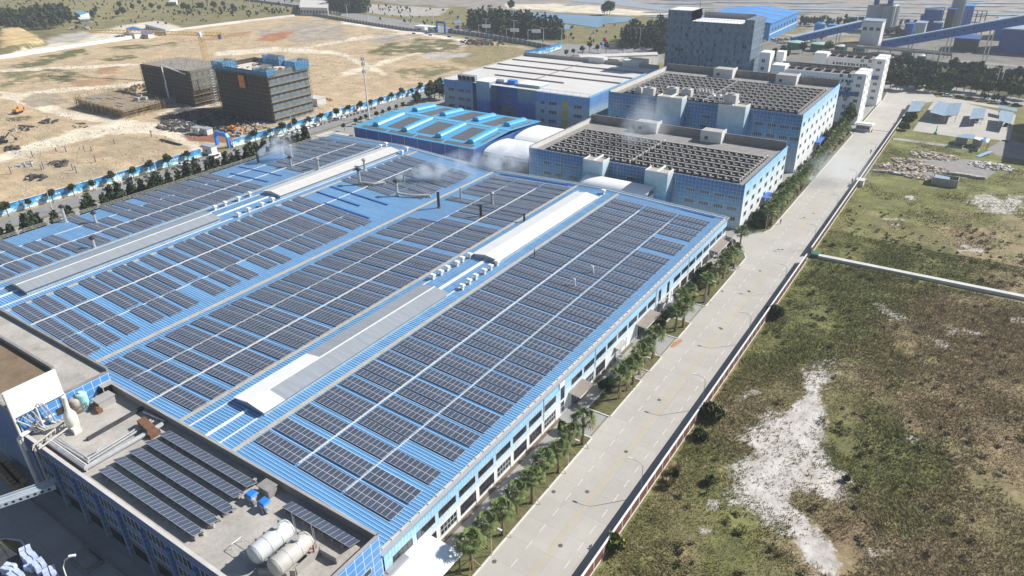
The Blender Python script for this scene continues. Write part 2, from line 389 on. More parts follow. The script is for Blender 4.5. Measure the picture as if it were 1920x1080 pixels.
# gentle relief away from the paved site (buried under the pavement sheets elsewhere)
rel = np.zeros(len(PT))
rel[fld] = (vnoise(PT[fld], .08, 41, 3)-.55)*.7
ws = (PT[:, 0] < -266) & (PT[:, 1] < 470)
rel[ws] = (vnoise(PT[ws], .05, 42, 4)-.5)*1.3*np.clip((-266-PT[ws][:, 0])/20, 0, 1)
mound = inpoly(PX, PY, [(0, 52), (30, 54), (62, 64), (82, 82), (40, 94), (0, 98)])
rel[mound] += 4*vnoise(PT[mound], .05, 43, 3)
edge = np.clip((PT[:, 0]+31.0)/4., 0, 1); rel[fld] *= edge[fld]*np.clip((238-PT[fld][:, 1])/12, 0, 1)
PT[:, 2] = rel-.03
far = np.hypot(PT[:, 0], PT[:, 1])
idx = np.arange(nx*ny).reshape(ny, nx)
quads = np.stack([idx[:-1, :-1], idx[:-1, 1:], idx[1:, 1:], idx[1:, :-1]], -1).reshape(-1, 4)
def np_mesh(name, V, F, cols=None, mats=(), attrs=None, smooth=False):
    me = bpy.data.meshes.new(name); k = F.shape[1]
    me.vertices.add(len(V)); me.vertices.foreach_set('co', np.asarray(V, np.float32).ravel())
    me.loops.add(F.size); me.loops.foreach_set('vertex_index', F.astype(np.int32).ravel())
    me.polygons.add(len(F)); me.polygons.foreach_set('loop_start', np.arange(0, F.size, k, dtype=np.int32))
    if smooth: me.polygons.foreach_set('use_smooth', np.ones(len(F), bool))
    for m in mats: me.materials.append(m)
    if cols is not None:
        a = me.color_attributes.new('Zone', 'FLOAT_COLOR', 'POINT'); c4 = np.ones((len(V), 4), np.float32); c4[:, :3] = cols
        a.data.foreach_set('color', c4.ravel())
    for nme, vals in (attrs or {}).items():
        a = me.attributes.new(nme, 'FLOAT', 'POINT'); a.data.foreach_set('value', np.asarray(vals, np.float32))
    me.update(); me.validate()
    return me
def ground_mat():
    m, nt, b = _nt('ground_earth_and_grass'); P = posn(nt)
    a = N(nt, 'ShaderNodeAttribute'); a.attribute_name = 'Zone'; s = N(nt, 'ShaderNodeAttribute'); s.attribute_name = 'sand'
    n1 = noise_n(nt, P, .9, 6, .7); n2 = noise_n(nt, P, .09, 5, .65); n3 = noise_n(nt, scalev(nt, P, (.12, .9, 1)), .4, 5, .7)
    v = math_n(nt, 'ADD', math_n(nt, 'MULTIPLY_ADD', n1, 1.3, -.2), math_n(nt, 'MULTIPLY_ADD', n2, 1.3, -.2))
    v = math_n(nt, 'ADD', v, math_n(nt, 'MULTIPLY_ADD', n3, .8, -.3))
    h = N(nt, 'ShaderNodeHueSaturation'); L(nt, a.outputs['Color'], h.inputs['Color']); L(nt, v, h.inputs['Value'])
    sn = math_n(nt, 'ADD', s.outputs['Fac'], math_n(nt, 'MULTIPLY_ADD', noise_n(nt, P, .5, 8, .8), 2.6, -1.25))
    sf = math_n(nt, 'MULTIPLY_ADD', sn, 3.2, -1.35, True)
    sc = ramp(nt, math_n(nt, 'MULTIPLY_ADD', noise_n(nt, P, .35, 6, .7), 2.6, -.8, True), [(0, (.31, .275, .24)), (.4, (.49, .455, .42)), (1, (.64, .61, .575))])
    col = mixc(nt, sf, h.outputs[0], sc)
    L(nt, col, b.inputs['Base Color']); b.inputs['Roughness'].default_value = .95; b.inputs['Specular IOR Level'].default_value = .15
    bn = N(nt, 'ShaderNodeBump'); bn.inputs['Strength'].default_value = .6; bn.inputs['Distance'].default_value = .25
    L(nt, noise_n(nt, P, 1.4, 5, .7), bn.inputs['Height']); L(nt, bn.outputs[0], b.inputs['Normal'])
    return m
gm = np_mesh('ground', PT, quads, col, [ground_mat()], {'sand': sand}, True)
ground = bpy.data.objects.new('ground', gm); COL.objects.link(ground); struct(ground)
# ---------------------------------------------------------------- water and mudflat
def poly_sheet(name, pxpoly, z, m, world=None):
    pts = world if world is not None else [G(x, y, z) for x, y in pxpoly]
    b = MB(); b.face([(p[0], p[1], z) for p in pts], 0)
    o = b.build(name, m); struct(o); return o
def water_mat(name, c, rough, wave=.6):
    m, nt, b = _nt(name); P = posn(nt)
    f = noise_n(nt, scalev(nt, P, (.02, .06, 1)), 1., 5, .6)
    L(nt, mixc(nt, f, tuple(x*.8 for x in c), tuple(x*1.2 for x in c)), b.inputs['Base Color']); b.inputs['Roughness'].default_value = rough
    bn = N(nt, 'ShaderNodeBump'); bn.inputs['Strength'].default_value = .12; L(nt, noise_n(nt, P, wave, 3), bn.inputs['Height']); L(nt, bn.outputs[0], b.inputs['Normal'])
    return m
WAT = water_mat('pond_water', (.16, .27, .38), .35); WET_M = water_mat('wet_mud_sheen', (.30, .32, .34), .22)  # sky reflection put into the blue base colour of the ponds
poly_sheet('lake_water', [(915, 24), (960, 20), (1040, 26), (1120, 30), (1190, 32), (1184, 40), (1140, 44), (1120, 52), (1080, 46), (1050, 42), (980, 38), (930, 30)], .25, WAT)
poly_sheet('pond_water', [(1044, 50), (1062, 46), (1076, 50), (1066, 56), (1048, 54)], .25, WAT)
poly_sheet('pond_water', [(850, 40), (862, 37), (866, 42), (852, 45)], .25, WAT)
poly_sheet('tidal_channel', [(1080, -6), (1180, 0), (1260, 14), (1350, 30), (1250, 21), (1150, 9), (1070, 3)], .2, WET_M)
rr = random.Random(5)
for i in range(120):
    x = rr.uniform(1230, 1960); y = rr.uniform(-4, 62)
    if y > 22+(x-1240)*.05+18: continue
    w = rr.uniform(10, 75); h = rr.uniform(.6, 2.0)
    poly_sheet('tidal_pool', [(x-w, y-.4), (x-w*.4, y-h), (x+w*.5, y-h*.3), (x+w, y+.6), (x+w*.3, y+h*.8), (x-w*.5, y+h*.4)], .2+i*.004, WET_M)
# ---------------------------------------------------------------- roads, pavement, lawns
def conc_road(name, c, joint=(4.2, 5.), var=.12):
    m, nt, b = _nt(name); P = posn(nt); sx = N(nt, 'ShaderNodeSeparateXYZ'); L(nt, P, sx.inputs[0])
    f = math_n(nt, 'MULTIPLY_ADD', noise_n(nt, P, .12, 6, .7), 2.4, -.7, True)
    col = mixc(nt, f, tuple(x*(1-var) for x in c), tuple(x*(1+var*.6) for x in c))
    st = math_n(nt, 'MULTIPLY_ADD', noise_n(nt, scalev(nt, P, (2.2, .07, 1)), .7, 5, .75), 5., -2.8, True)
    col = mixc(nt, math_n(nt, 'MULTIPLY', st, .42), col, tuple(x*.55 for x in c))
    ci = N(nt, 'ShaderNodeCombineXYZ'); L(nt, math_n(nt, 'FLOOR', math_n(nt, 'DIVIDE', sx.outputs[0], joint[0])), ci.inputs[0]); L(nt, math_n(nt, 'FLOOR', math_n(nt, 'DIVIDE', sx.outputs[1], joint[1])), ci.inputs[1])
    w = N(nt, 'ShaderNodeTexWhiteNoise', noise_dimensions='2D'); L(nt, ci.outputs[0], w.inputs['Vector'])
    col = mixc(nt, math_n(nt, 'MULTIPLY', w.outputs['Value'], .30), col, tuple(x*.74 for x in c))
    j = math_n(nt, 'MAXIMUM', math_n(nt, 'LESS_THAN', math_n(nt, 'FRACT', math_n(nt, 'DIVIDE', sx.outputs[0], joint[0])), .012), math_n(nt, 'LESS_THAN', math_n(nt, 'FRACT', math_n(nt, 'DIVIDE', sx.outputs[1], joint[1])), .014))
    col = mixc(nt, math_n(nt, 'MULTIPLY', j, .4), col, tuple(x*.45 for x in c))
    L(nt, col, b.inputs['Base Color']); b.inputs['Roughness'].default_value = .85
    return m
M['road'] = conc_road('road_concrete', (.455, .43, .385)); M['yard'] = conc_road('yard_concrete', (.33, .32, .30), (6, 6)); M['asph'] = conc_road('grey_road_surface', (.27, .265, .255), (8, 12), .15)
M['grass'] = mat('mown_lawn', (.095, .105, .035), .95, .35, .7, c2=(.17, .16, .06), bump=.4, bscale=8)
M['kerb'] = mat('kerb_stone', (.62, .61, .58), .85, .10, 1.)
poly_sheet('pavement', None, .006, M['yard'], [(-246.5, -60), (-46.2, -60), (-46.2, 345), (-246.5, 345)])
poly_sheet('pavement', None, .006, M['yard'], [(-170, 345.4), (-46.2, 345.4), (-46.2, 440), (-170, 440)])
poly_sheet('road', None, .012, M['road'], [(-45.9, -60), (-31.5, -60), (-31.5, 452), (-46.0, 452)])
def qs(*p): return [G(x, y)[:2] for x, y in p]
poly_sheet('road', None, .018, M['road'], [(-53.2, 189.6), (-45.7, 174), (-45.7, 204.5), (-49, 199.8), (-53.6, 199.5)])
poly_sheet('road', None, .018, M['road'], qs((1655, 182), (1760, 188), (1745, 172), (1665, 170)))
poly_sheet('street', None, .010, M['asph'], [(-258.3, 20), (-248.2, 20), (-248.2, 306), (-250, 345), (-236, 400), (-246, 402), (-262, 345), (-259.5, 306)])
poly_sheet('street', None, .014, M['asph'], [G(*p)[:2] for p in ((1058, 82), (1240, 92), (1246, 118), (1100, 112), (1030, 108), (1020, 102), (1050, 94))])
poly_sheet('road', None, .02, M['asph'], [G(*p)[:2] for p in ((450, -12), (530, -2), (640, 22), (760, 38), (900, 60), (1060, 84), (1050, 94), (1020, 88), (860, 66), (700, 42), (560, 14), (450, -4))])
poly_sheet('road', None, .02, M['yard'], [G(*p)[:2] for p in ((1770, 160), (1980, 196), (1980, 207), (1765, 173))])
poly_sheet('road', None, .03, M['conc_l'], [G(*p)[:2] for p in ((1782, 171), (1918, 190), (1916, 188.6), (1784, 169.6))])
poly_sheet('pavement', None, .015, M['conc_d'], [G(*p)[:2] for p in ((1795, 112), (1980, 128), (1980, 133), (1797, 116))])
poly_sheet('parking_pavement', None, .02, M['road'], [G(*p)[:2] for p in ((1711, 245), (1752, 188), (1782, 186), (1885, 212), (1905, 215), (1892, 268), (1870, 262), (1800, 258))])
poly_sheet('pavement', None, .03, M['road'], qs((1700, 186), (1770, 182), (1900, 203), (1898, 207), (1770, 187), (1716, 196)))
poly_sheet('pavement', None, .02, M['conc_d'], qs((1712, 300), (1760, 296), (1835, 300), (1868, 322), (1850, 334), (1762, 322), (1745, 330), (1712, 318)))
poly_sheet('pavement', None, .02, M['conc_d'], [G(*p)[:2] for p in ((1850, 280), (1880, 262), (1990, 280), (1990, 310), (1870, 292))])
poly_sheet('path', None, .04, M['conc'], qs((1675, 258), (1700, 261), (1838, 280), (1836, 284), (1698, 265), (1674, 262)))
# dashes, centre lines, manholes
b = MB(); y = 40.
while y < 430:
    for x in (-41.9, -35.2): b.box(x-.07, y, .02, x+.07, y+2.0, .024)
    y += 4.0
struct(b.build('lane_dashes', M['wline']))
b = MB()
for y0, y1 in ((-10, 178), (207, 330)):
    for x in (-38.85, -38.45): b.box(x-.08, y0, .02, x+.08, y1, .025)
struct(b.build('centre_line', M['yline']))
M['iron'] = mat('cast_iron_cover', (.11, .105, .10), .8, .3, 3.)
mh = [(1101, 922), (1236, 750), (1174, 847), (1051, 1023), (1350, 615), (1353, 617), (1405, 547), (1404, 546), (1425, 508), (1508, 408), (1525, 400), (1460, 468), (1467, 468), (927, 1053), (1038, 922), (1193, 722), (1292, 560), (1386, 500), (1354, 546)]
for i, (x, y) in enumerate(mh):
    p = G(x, y); b = MB()
    b.lathe((p[0], p[1], .02), [(.36, 0), (.36, .022), (.30, .03), (.28, .026)], 14)
    tag(b.build('manhole_cover', M['iron'], loc=None), 'dark round iron cover set in the pale concrete road', 'manhole', 'manhole covers in the concrete road')
o = poly_sheet('dirt_spill', None, .022, mat('orange_dirt', (.40, .22, .11), .95, .3, 1.), [tuple(G(x, y)[:2]) for x, y in ((1256, 651), (1262, 642), (1276, 636), (1280, 639), (1270, 647), (1262, 652))])
# lawn islands with kerbs (world outlines)
def island(poly, kerbm=True):
    b = MB(); b.prism([tuple(p) for p in poly], .0, .12, 0); struct(b.build('lawn', M['grass']))
    if kerbm:
        k = MB()
        for i in range(len(poly)):
            p, q = np.array(poly[i]), np.array(poly[(i+1) % len(poly)]); d = q-p; l = np.hypot(*d)
            if l < .1: continue
            n = np.array((d[1], -d[0]))/l*.26; e = d/l*.0
            a = [p-e, q+e, q+n, p+n]; k.prism([tuple(x) for x in a], .0, .15, 0)
        struct(k.build('kerb', M['kerb']))
def ccw(p):
    a = sum(p[i][0]*p[(i+1) % len(p)][1]-p[(i+1) % len(p)][0]*p[i][1] for i in range(len(p)))
    return p if a > 0 else p[::-1]
LW = [(-20, 92.0), (99.6, 113.5), (117.6, 123.8), (133.0, 140.8), (150.4, 172.6)]
for y0, y1 in LW: island([(-45.7, y0), (-45.7, y1), (-50.4, y1), (-50.4, y0)])
island(ccw([(-45.9, 176), (-46.0, 182.5), (-47.2, 185.0), (-50, 186.5), (-52.3, 186.5), (-52.3, 176)]))
island(ccw([(-45.9, 206), (-47.0, 202.4), (-50, 201.0), (-53, 201), (-53, 258), (-45.9, 258)]))
island(ccw([(-45.9, 262), (-53, 262), (-53, 330), (-47.5, 330), (-45.9, 326)]))
island([(-45.9, 350), (-45.9, 395), (-46.9, 395), (-46.9, 350)])
island(ccw([tuple(p) for p in qs((1655, 167), (1663, 174), (1655, 188), (1646, 187), (1648, 172))]))
b = MB()
for y0, y1 in LW: b.box(-53.7, y0, .0, -53.0, y1+2, .03)
struct(b.build('wall_base_gravel', M['earth_d']))
# ---------------------------------------------------------------- the long factory with the solar roof
WX = -53.8
M['clad1'] = clad('factory_wall_cladding', [(0, (.76, .77, .77)), (.34, (.73, .76, .78)), (.46, (.55, .69, .78)), (.68, (.32, .56, .78)), (1, (.18, .44, .74))], 0, 8.3, (.66, 1.15), mos=.42, mosaic=.22, lw=.075, lstr=.7)
M['cladA'] = clad('annex_wall_cladding', [(0, (.30, .34, .38)), (.25, (.14, .21, .33)), (.5, (.075, .145, .32)), (1, (.055, .125, .33))], 0, 12.2, (1.0, .9), mos=.5, mosaic=.25, lw=.06, lstr=.4)  # annex cladding with the shade of the front put into its colour
M['cladA2'] = clad('annex_side_cladding', [(0, (.40, .46, .52)), (.25, (.17, .30, .50)), (.5, (.10, .27, .58)), (1, (.08, .27, .62))], 0, 12.2, (1.5, 1.3), mos=.5, mosaic=.25, lw=.09, lstr=.75)  # same annex cladding, brightened for the sunlit side
M['roofb'] = corr('blue_corrugated_roof', (.09, .29, .56), .40)
M['rib'] = corr('blue_roof_rib', (.44, .60, .76), .36, .10)
M['pvcell'] = mat('solar_glass', (.068, .086, .128), .24, .22, .5, spec=.5)
M['pvframe'] = mat('solar_frame', (.38, .39, .40), .5, .1)
fac = thing('factory', 'long low factory with pale blue walls and blue ribbed roof beside the concrete road', 'factory', (WX, 46.4, 0))
FY0, FY1 = 46.4, 188.2
b = MB()
b.box(WX-.35, FY0, 0, WX, FY1, 8.0)
b.box(-211, FY0, 0, -210.7, FY1, 9.6)
for (xa, xb) in zip(RXS, RXS[1:]):
    a = max(xa, -211); c = min(xb, WX)
    for yy in (FY0, FY1-.3): b.hexa([(a, yy, 0), (c, yy, 0), (c, yy+.3, 0), (a, yy+.3, 0)], [(a, yy, zroof(a)-.2), (c, yy, zroof(c)-.2), (c, yy+.3, zroof(c)-.2), (a, yy+.3, zroof(a)-.2)])
b.build('wall', M['clad1'], fac)
b = MB()
for xa, xb in zip(RXS, RXS[1:]):
    za, zb = zroof(xa), zroof(xb)
    b.hexa([(xa, FY0-.5, za-.18), (xb, FY0-.5, zb-.18), (xb, FY1+.4, zb-.18), (xa, FY1+.4, za-.18)], [(xa, FY0-.5, za), (xb, FY0-.5, zb), (xb, FY1+.4, zb), (xa, FY1+.4, za)])
    y = FY0-.3
    while y < FY1:
        b.hexa([(xa, y, za), (xb, y, zb), (xb, y+.16, zb), (xa, y+.16, za)], [(xa, y+.03, za+.09), (xb, y+.03, zb+.09), (xb, y+.13, zb+.09), (xa, y+.13, za+.09)], 1)
        y += .62
roof = b.build('roof', [M['roofb'], M['rib']], fac)
def strip(name, x, w, y0, y1, m, h=.14, parent=fac, side=None):
    b = MB(); z0, z1 = zroof(x-w/2), zroof(x+w/2)
    b.hexa([(x-w/2, y0, z0+.03), (x+w/2, y0, z1+.03), (x+w/2, y1, z1+.03), (x-w/2, y1, z0+.03)], [(x-w/2, y0, z0+h), (x+w/2, y0, z1+h), (x+w/2, y1, z1+h), (x-w/2, y1, z0+h)])
    return b.build(name, m, parent)
strip('valley_gutter', -133.5, 1.0, FY0, FY1, M['tan'])
strip('gutter', -53.9, .8, FY0-.4, FY1+.3, M['pvframe'], .22)
b = MB()   # railing rods along the right eave
for k in range(4): b.bar((-54.15-.2*(k % 2), FY0, 8.42+.08*k), (-54.15-.2*(k % 2), FY1, 8.42+.08*k), .035)
for k in range(72): b.box(-54.42, FY0+.5+k*1.97, 8.25, -54.05, FY0+.62+k*1.97, 8.72)
b.build('eave_rail', M['white_w'], fac)
for x, w, y0 in ((-87.2, .75, FY0), (-101.4, .75, FY0), (-166.9, .8, FY0), (-182.3, .8, 52)): strip('walkway', x, w, y0, FY1-2, M['tan'], .2)
for x, w, y0, y1 in ((-76.5, .14, 52, 178), (-111.5, .2, 46.6, 178), (-157.1, .18, 48, 172), (-193.05, .24, 52, 182), (-90.6, .22, FY0, FY1-6), (-98.7, .22, FY0, FY1-6), (-169.6, .22, FY0, FY1-6), (-178.6, .22, FY0, FY1-6), (-66.2, .07, 52, 176), (-121.4, .07, 52, 176), (-146.3, .07, 52, 130), (-202.2, .07, 60, 182)): strip('cable_tray', x, w, y0, y1, M['white_w'], .19)
strip('ridge_cap', -93.9, .8, 107, 127, M['white'], .22); strip('ridge_cap', -93.9, .5, FY0, 56, M['white'], .22); strip('ridge_cap', -174.3, .7, 107, 128, M['white'], .22); strip('ridge_cap', -174.3, .5, FY0+3, 56, M['white'], .22)
def monitor(x, y0, y1, zc, mroofs, hw=4.1, split=None, slats=False):
    zr = zroof(x); b = MB(); ze = zr+.95; zp = zr+1.55
    b.box(x-hw+.5, y0+.3, zr-.8, x+hw-.5, y1-.3, ze-.02, 1)
    for sx in (-1, 1):
        a = x; c = x+sx*hw
        def slab(ya, yb, m):
            p = [(a, ya), (c, ya), (c, yb), (a, yb)] if sx > 0 else [(c, ya), (a, ya), (a, yb), (c, yb)]
            zz = lambda q: zp if q[0] == x else ze
            b.hexa([(q[0], q[1], zz(q)-.12) for q in p], [(q[0], q[1], zz(q)) for q in p], m)
        if split and sx < 0: slab(y0, split, 2); slab(split, y1, 0)
        elif split: slab(y0, y0+4.5, 2); slab(y0+4.5, y1, 0)
        else: slab(y0, y1, 0)
    b.hexa([(x-hw, y0+.28, ze-.12), (x+hw, y0+.28, ze-.12), (x+hw, y0+.38, ze-.12), (x-hw, y0+.38, ze-.12)], [(x-.01, y0+.28, zp-.1), (x+.01, y0+.28, zp-.1), (x+.01, y0+.38, zp-.1), (x-.01, y0+.38, zp-.1)], 1)
    b.box(x-.14, y0, zp-.02, x+.14, y1, zp+.05, 2)
    o = b.build('ridge_ventilator', mroofs, fac)
    if slats:
        v = MB(); y = y0+1.2; rr = random.Random(int(y0))
        while y < y1-1.5:
            v.box(x+hw-.52, y, zr-.35, x+hw-.46, y+rr.choice((.6, 1.2, 1.5)), zr+.55); y += rr.choice((1.9, 2.3, 3.1))
        v.build('louvre', M['dark'], o)
    return o
M['mon_g'] = corr('grey_ventilator_sheet', (.30, .33, .36), .4, .08, (.22, .2, .18), .15); M['mon_g2'] = corr('grey_ventilator_side', (.34, .40, .43), .45, .08)
M['mon_w'] = corr('white_ventilator_sheet', (.72, .72, .71), .4, .04, (.5, .47, .42), .25); M['mon_c'] = corr('cream_ventilator_sheet', (.62, .60, .57), .4, .05, (.36, .30, .24), .4)
monitor(-174.2, 55.5, 107, 11, [M['mon_g'], M['mon_g2'], M['white']], slats=True)
monitor(-174.2, 127.6, 181, 11, [M['mon_c'], M['mon_g2'], M['white_w']], slats=True)
monitor(-93.8, 56.3, 107, 11, [M['mon_g'], M['mon_g2'], M['white']], split=73)
monitor(-93.8, 126.6, 178.4, 11, [M['mon_w'], M['mon_g2'], M['white']])
# windows of the road wall
def window_x(parent, X, ya, yb, z0, z1, n=4, fr=None, gl=None, sgn=1, mid=False, name='window'):
    b = MB(); t = .07*sgn
    b.box(X+.002*sgn, ya, z0, X+t*.5, yb, z1, 1)
    for k in range(n+1):
        y = ya+(yb-ya)*k/n; b.box(X+.003*sgn, y-.05, z0-.06, X+t, y+.05, z1+.06, 0)
    for z in ([z0, z1]+([(z0+z1)/2] if mid else [])): b.box(X+.003*sgn, ya-.05, z-.05, X+t*.97, yb+.05, z+.05, 0)
    return b.build(name, [fr or M['wframe'], gl or M['glass']], parent)
def window_y(parent, Y, xa, xb, z0, z1, n=4, fr=None, gl=None, sgn=-1, mid=False, name='window'):
    b = MB(); t = .07*sgn
    b.box(xa, Y+.002*sgn, z0, xb, Y+t*.5, z1, 1)
    for k in range(n+1):
        x = xa+(xb-xa)*k/n; b.box(x-.05, Y+.003*sgn, z0-.06, x+.05, Y+t, z1+.06, 0)
    for z in ([z0, z1]+([(z0+z1)/2] if mid else [])): b.box(xa-.05, Y+.003*sgn, z-.05, xb+.05, Y+t*.97, z+.05, 0)
    return b.build(name, [fr or M['aframe'], gl or M['glass_b']], parent)
y = 48.4
aw = [(97.5, 103.5), (117.0, 121.5), (127.3, 136.5), (147.5, 149.0), (174.5, 186.5)]
k = 0
while y < 186:
    door = any(a-2 < y+2 < c for a, c in aw)
    narrow = abs(y-93.6) < 3 or abs(y-143.4) < 6
    if narrow: window_x(fac, WX, y+1, y+2.2, 3.6, 6.4, 1, mid=True); window_x(fac, WX, y+1, y+2.2, .6, 3.0, 1, M['aframe'], mid=True)
    else: window_x(fac, WX, y, y+4.0, 4.65, 5.9, 4)
    if not door and not narrow: window_x(fac, WX, y, y+4.0, .75, 2.75, 5, M['aframe'] if k % 3 == 2 else M['wframe'], mid=True)
    y += 5.05; k += 1
y = 47.4
while y < 187: b = MB(); b.box(WX+.002, y, 0, WX+.10, y+.85, 2.95); y += 5.05; b.build('pilaster', M['white'], fac)
for i, (ya, yb) in enumerate(((97.8, 103.2), (128, 136), (174.8, 186.2))):
    b = MB(); b.hexa([(WX, ya, 3.45), (WX+2.6, ya, 3.15), (WX+2.6, yb, 3.15), (WX, yb, 3.45)], [(WX, ya, 3.65), (WX+2.6, ya, 3.4), (WX+2.6, yb, 3.4), (WX, yb, 3.65)], 0, 1)
    aw_ = b.build('door_canopy', [M['white'], mat('brown_canopy_top%d' % i, (.26, .215, .18), .8)], fac)
    d = MB(); d.box(WX+.002, ya+1, 0, WX+.06, yb-1, 2.7, 0)
    for q in range(5): d.box(WX+.004, ya+1+q*(yb-ya-2)/5, .05, WX+.09, ya+1.12+q*(yb-ya-2)/5, 2.7, 1)
    d.build('door', [M['glass'], M['white']], fac)
for yy in (174.5, 180.5, 186.3): b = MB(); b.box(WX+2.3, yy, 0, WX+2.7, yy+.35, 3.2); b.build('portico_column', M['white'], fac)
for ya, yb in ((117.2, 121.2), (140.2, 144.2)):
    b = MB(); b.hexa([(WX, ya, 3.2), (WX+1.2, ya, 2.95), (WX+1.2, yb, 2.95), (WX, yb, 3.2)], [(WX, ya, 3.32), (WX+1.2, ya, 3.07), (WX+1.2, yb, 3.07), (WX, yb, 3.32)])
    b.build('door_canopy', M['conc'], fac)
    b = MB(); b.box(WX+.002, ya+.4, 0, WX+.07, yb-.4, 2.8, 0); b.box(WX+.003, ya+.3, 0, WX+.10, ya+.4, 2.9, 1); b.box(WX+.003, yb-.4, 0, WX+.10, yb-.3, 2.9, 1); b.box(WX+.003, (ya+yb)/2-.05, 0, WX+.10, (ya+yb)/2+.05, 2.8, 1)
    b.build('door', [M['mon_g2'], M['white']], fac)
b = MB(); b.box(WX+.01, 94.1, 6.55, WX+.16, 95.9, 7.75, 0)
b.lathe((0, 0, 0), [(.001, 0), (.001, 0)], 3, 1)
sg = b.build('wall_sign', [M['white'], M['grey']], fac)
b = MB(); b.box(WX+.162, 94.5, 6.9, WX+.17, 95.5, 7.0); b.box(WX+.162, 94.7, 7.1, WX+.17, 95.1, 7.5); b.build('emblem', M['blue'], sg)
for yy in (88.6, 108.5, 138.6, 158.9):
    b = MB(); b.bar((WX+.1, yy, .1), (WX+.1, yy, 7.9), .06, 0, 6); b.build('downpipe', M['white_w'], fac)
b = MB()   # rail along the far left eave
for k in range(3): b.bar((-212.3, 58, 10.0+k*.35), (-212.3, FY1, 10.0+k*.35), .05)
for k in range(64): b.bar((-212.3, 58+k*2.04, 9.6), (-212.3, 58+k*2.04, 10.75), .04)
b.build('eave_rail', M['tan'], fac)
b = MB()   # back parapet pipes
for xa, xb in zip(RXS, RXS[1:]):
    for dy, dz, m in ((-.6, .45, 0), (-1.6, .3, 0)): b.tube([(xa, FY1+dy, zroof(xa)+dz), (xb, FY1+dy, zroof(xb)+dz)], .16, 6, m)
b.build('back_pipe', M['white_w'], fac)
# ---------------------------------------------------------------- rows of solar panels
DX, DY = .25, -.12
SL = {
 'r': (1.0, [(-86.6, -76.8), (-76.2, -66.6), (-66.15, -56.9)], 'the slope along the road', 'solar rows on the roof slope along the road'),
 'c': (1.0, [(-131.1, -121.8), (-121.3, -111.9), (-111.2, -102.1)], 'the slope right of the valley gutter', 'solar rows between the valley gutter and the ventilators by the road'),
 'd': (1.0, [(-167.4, -157.4), (-156.8, -146.8), (-146.3, -137.2)], 'the slope left of the valley gutter', 'solar rows left of the valley gutter'),
 'e': (1.0, [(-212.0, -202.8), (-202.3, -193.4), (-192.7, -183.7)], 'the leftmost slope by the hedge', 'solar rows on the leftmost roof slope'),
}
ROWS = {'r': [], 'c': [], 'd': [], 'e': []}
R = ROWS['r']
R += [(51.55, 2, '123'), (55.5, 2, '123'), (60.2, 2, '123'), (64.5, 1, '12'), (66.4, 2, '123'), (70.5, 2, '123')]
for k in range(74, 150, 10): R += [(k+.45, 1, '123'), (k+2.55, 2, '123'), (k+6.5, 2, '123')]
R += [(154.5, 1, '12'), (156.6, 2, '123'), (160.6, 2, '123'), (164.5, 1, '12'), (166.7, 2, '123'), (170.7, 2, '123'), (175.2, 2, '123'), (179.0, 2, '123')]
C_ = ROWS['c']
C_ += [(50.9, 2, '123'), (55.0, 2, '123'), (59.7, 2, '123'), (63.95, 1, '123'), (65.9, 2, '123'), (70.0, 2, '123'), (74.4, 1, '123'), (76.3, 2, '123'), (80.2, 2, '123'), (84.6, 1, '123'), (86.5, 2, '123'), (90.5, 2, '123'), (94.6, 1, '123'), (96.5, 2, '123'), (100.5, 2, '123'), (104.9, 1, '123'), (106.9, 2, '123'), (110.9, 2, '123'), (115.0, 1, '123'), (117.0, 2, '123'), (121.3, 2, '123'), (127.1, 2, '123'), (131.2, 2, '123'), (135.4, 1, '123'), (137.4, 2, '123'), (141.2, 2, '23'), (147.0, 2, '23'), (151.2, 2, '23'), (154.8, 1, '23'), (157.3, 2, '123'), (161.2, 2, '23'), (164.4, 2, '123'), (168.2, 2, '123'), (172.2, 2, '123'), (176.2, 2, '123'), (180.2, 2, '123')]
D_ = ROWS['d']
D_ += [(50.9, 2, '123'), (55.2, 2, '123'), (59.9, 2, '123'), (65.5, 2, '123'), (69.4, 2, '123'), (73.6, 2, '123'), (77.3, 1, '12'), (80.6, 2, '123'), (85.4, 2, '123'), (90.1, 2, '123'), (93.5, 1, '12'), (96.3, 2, '123'), (100.3, 2, '123'), (104.5, 1, '12'), (106.6, 2, '123'), (110.7, 2, '123'), (114.8, 2, '123'), (118.2, 1, '123'), (120.0, 2, '123'), (125.2, 2, '123'), (129.2, 2, '123'), (149.5, 2, '12'), (153.5, 2, '123'), (157.3, 2, '123'), (161.2, 2, '123'), (165.4, 2, '123'), (169.4, 2, '123'), (173.4, 2, '123'), (177.4, 2, '123')]
E_ = ROWS['e']
E_ += [(56.5, 2, '123'), (60.6, 2, '123'), (65.2, 2, '123'), (69.5, 2, '23'), (74.2, 2, '23'), (78.4, 1, '3'), (80.2, 2, '3'), (85.2, 2, '123'), (89.4, 2, '23'), (92.9, 1, '3'), (95.2, 2, '123'), (99.2, 2, '123'), (103.2, 1, '23'), (105.5, 2, '123'), (109.4, 2, '123'), (113.5, 2, '123'), (116.9, 1, '123'), (118.8, 1, '123'), (120.8, 2, '123'), (125.2, 2, '123'), (129.3, 2, '123'), (148.4, 2, '23'), (152.4, 2, '23'), (156.3, 2, '23'), (160.4, 2, '123'), (164.4, 2, '123'), (168.4, 2, '123'), (172.4, 2, '123'), (176.4, 2, '123'), (180.4, 2, '123')]
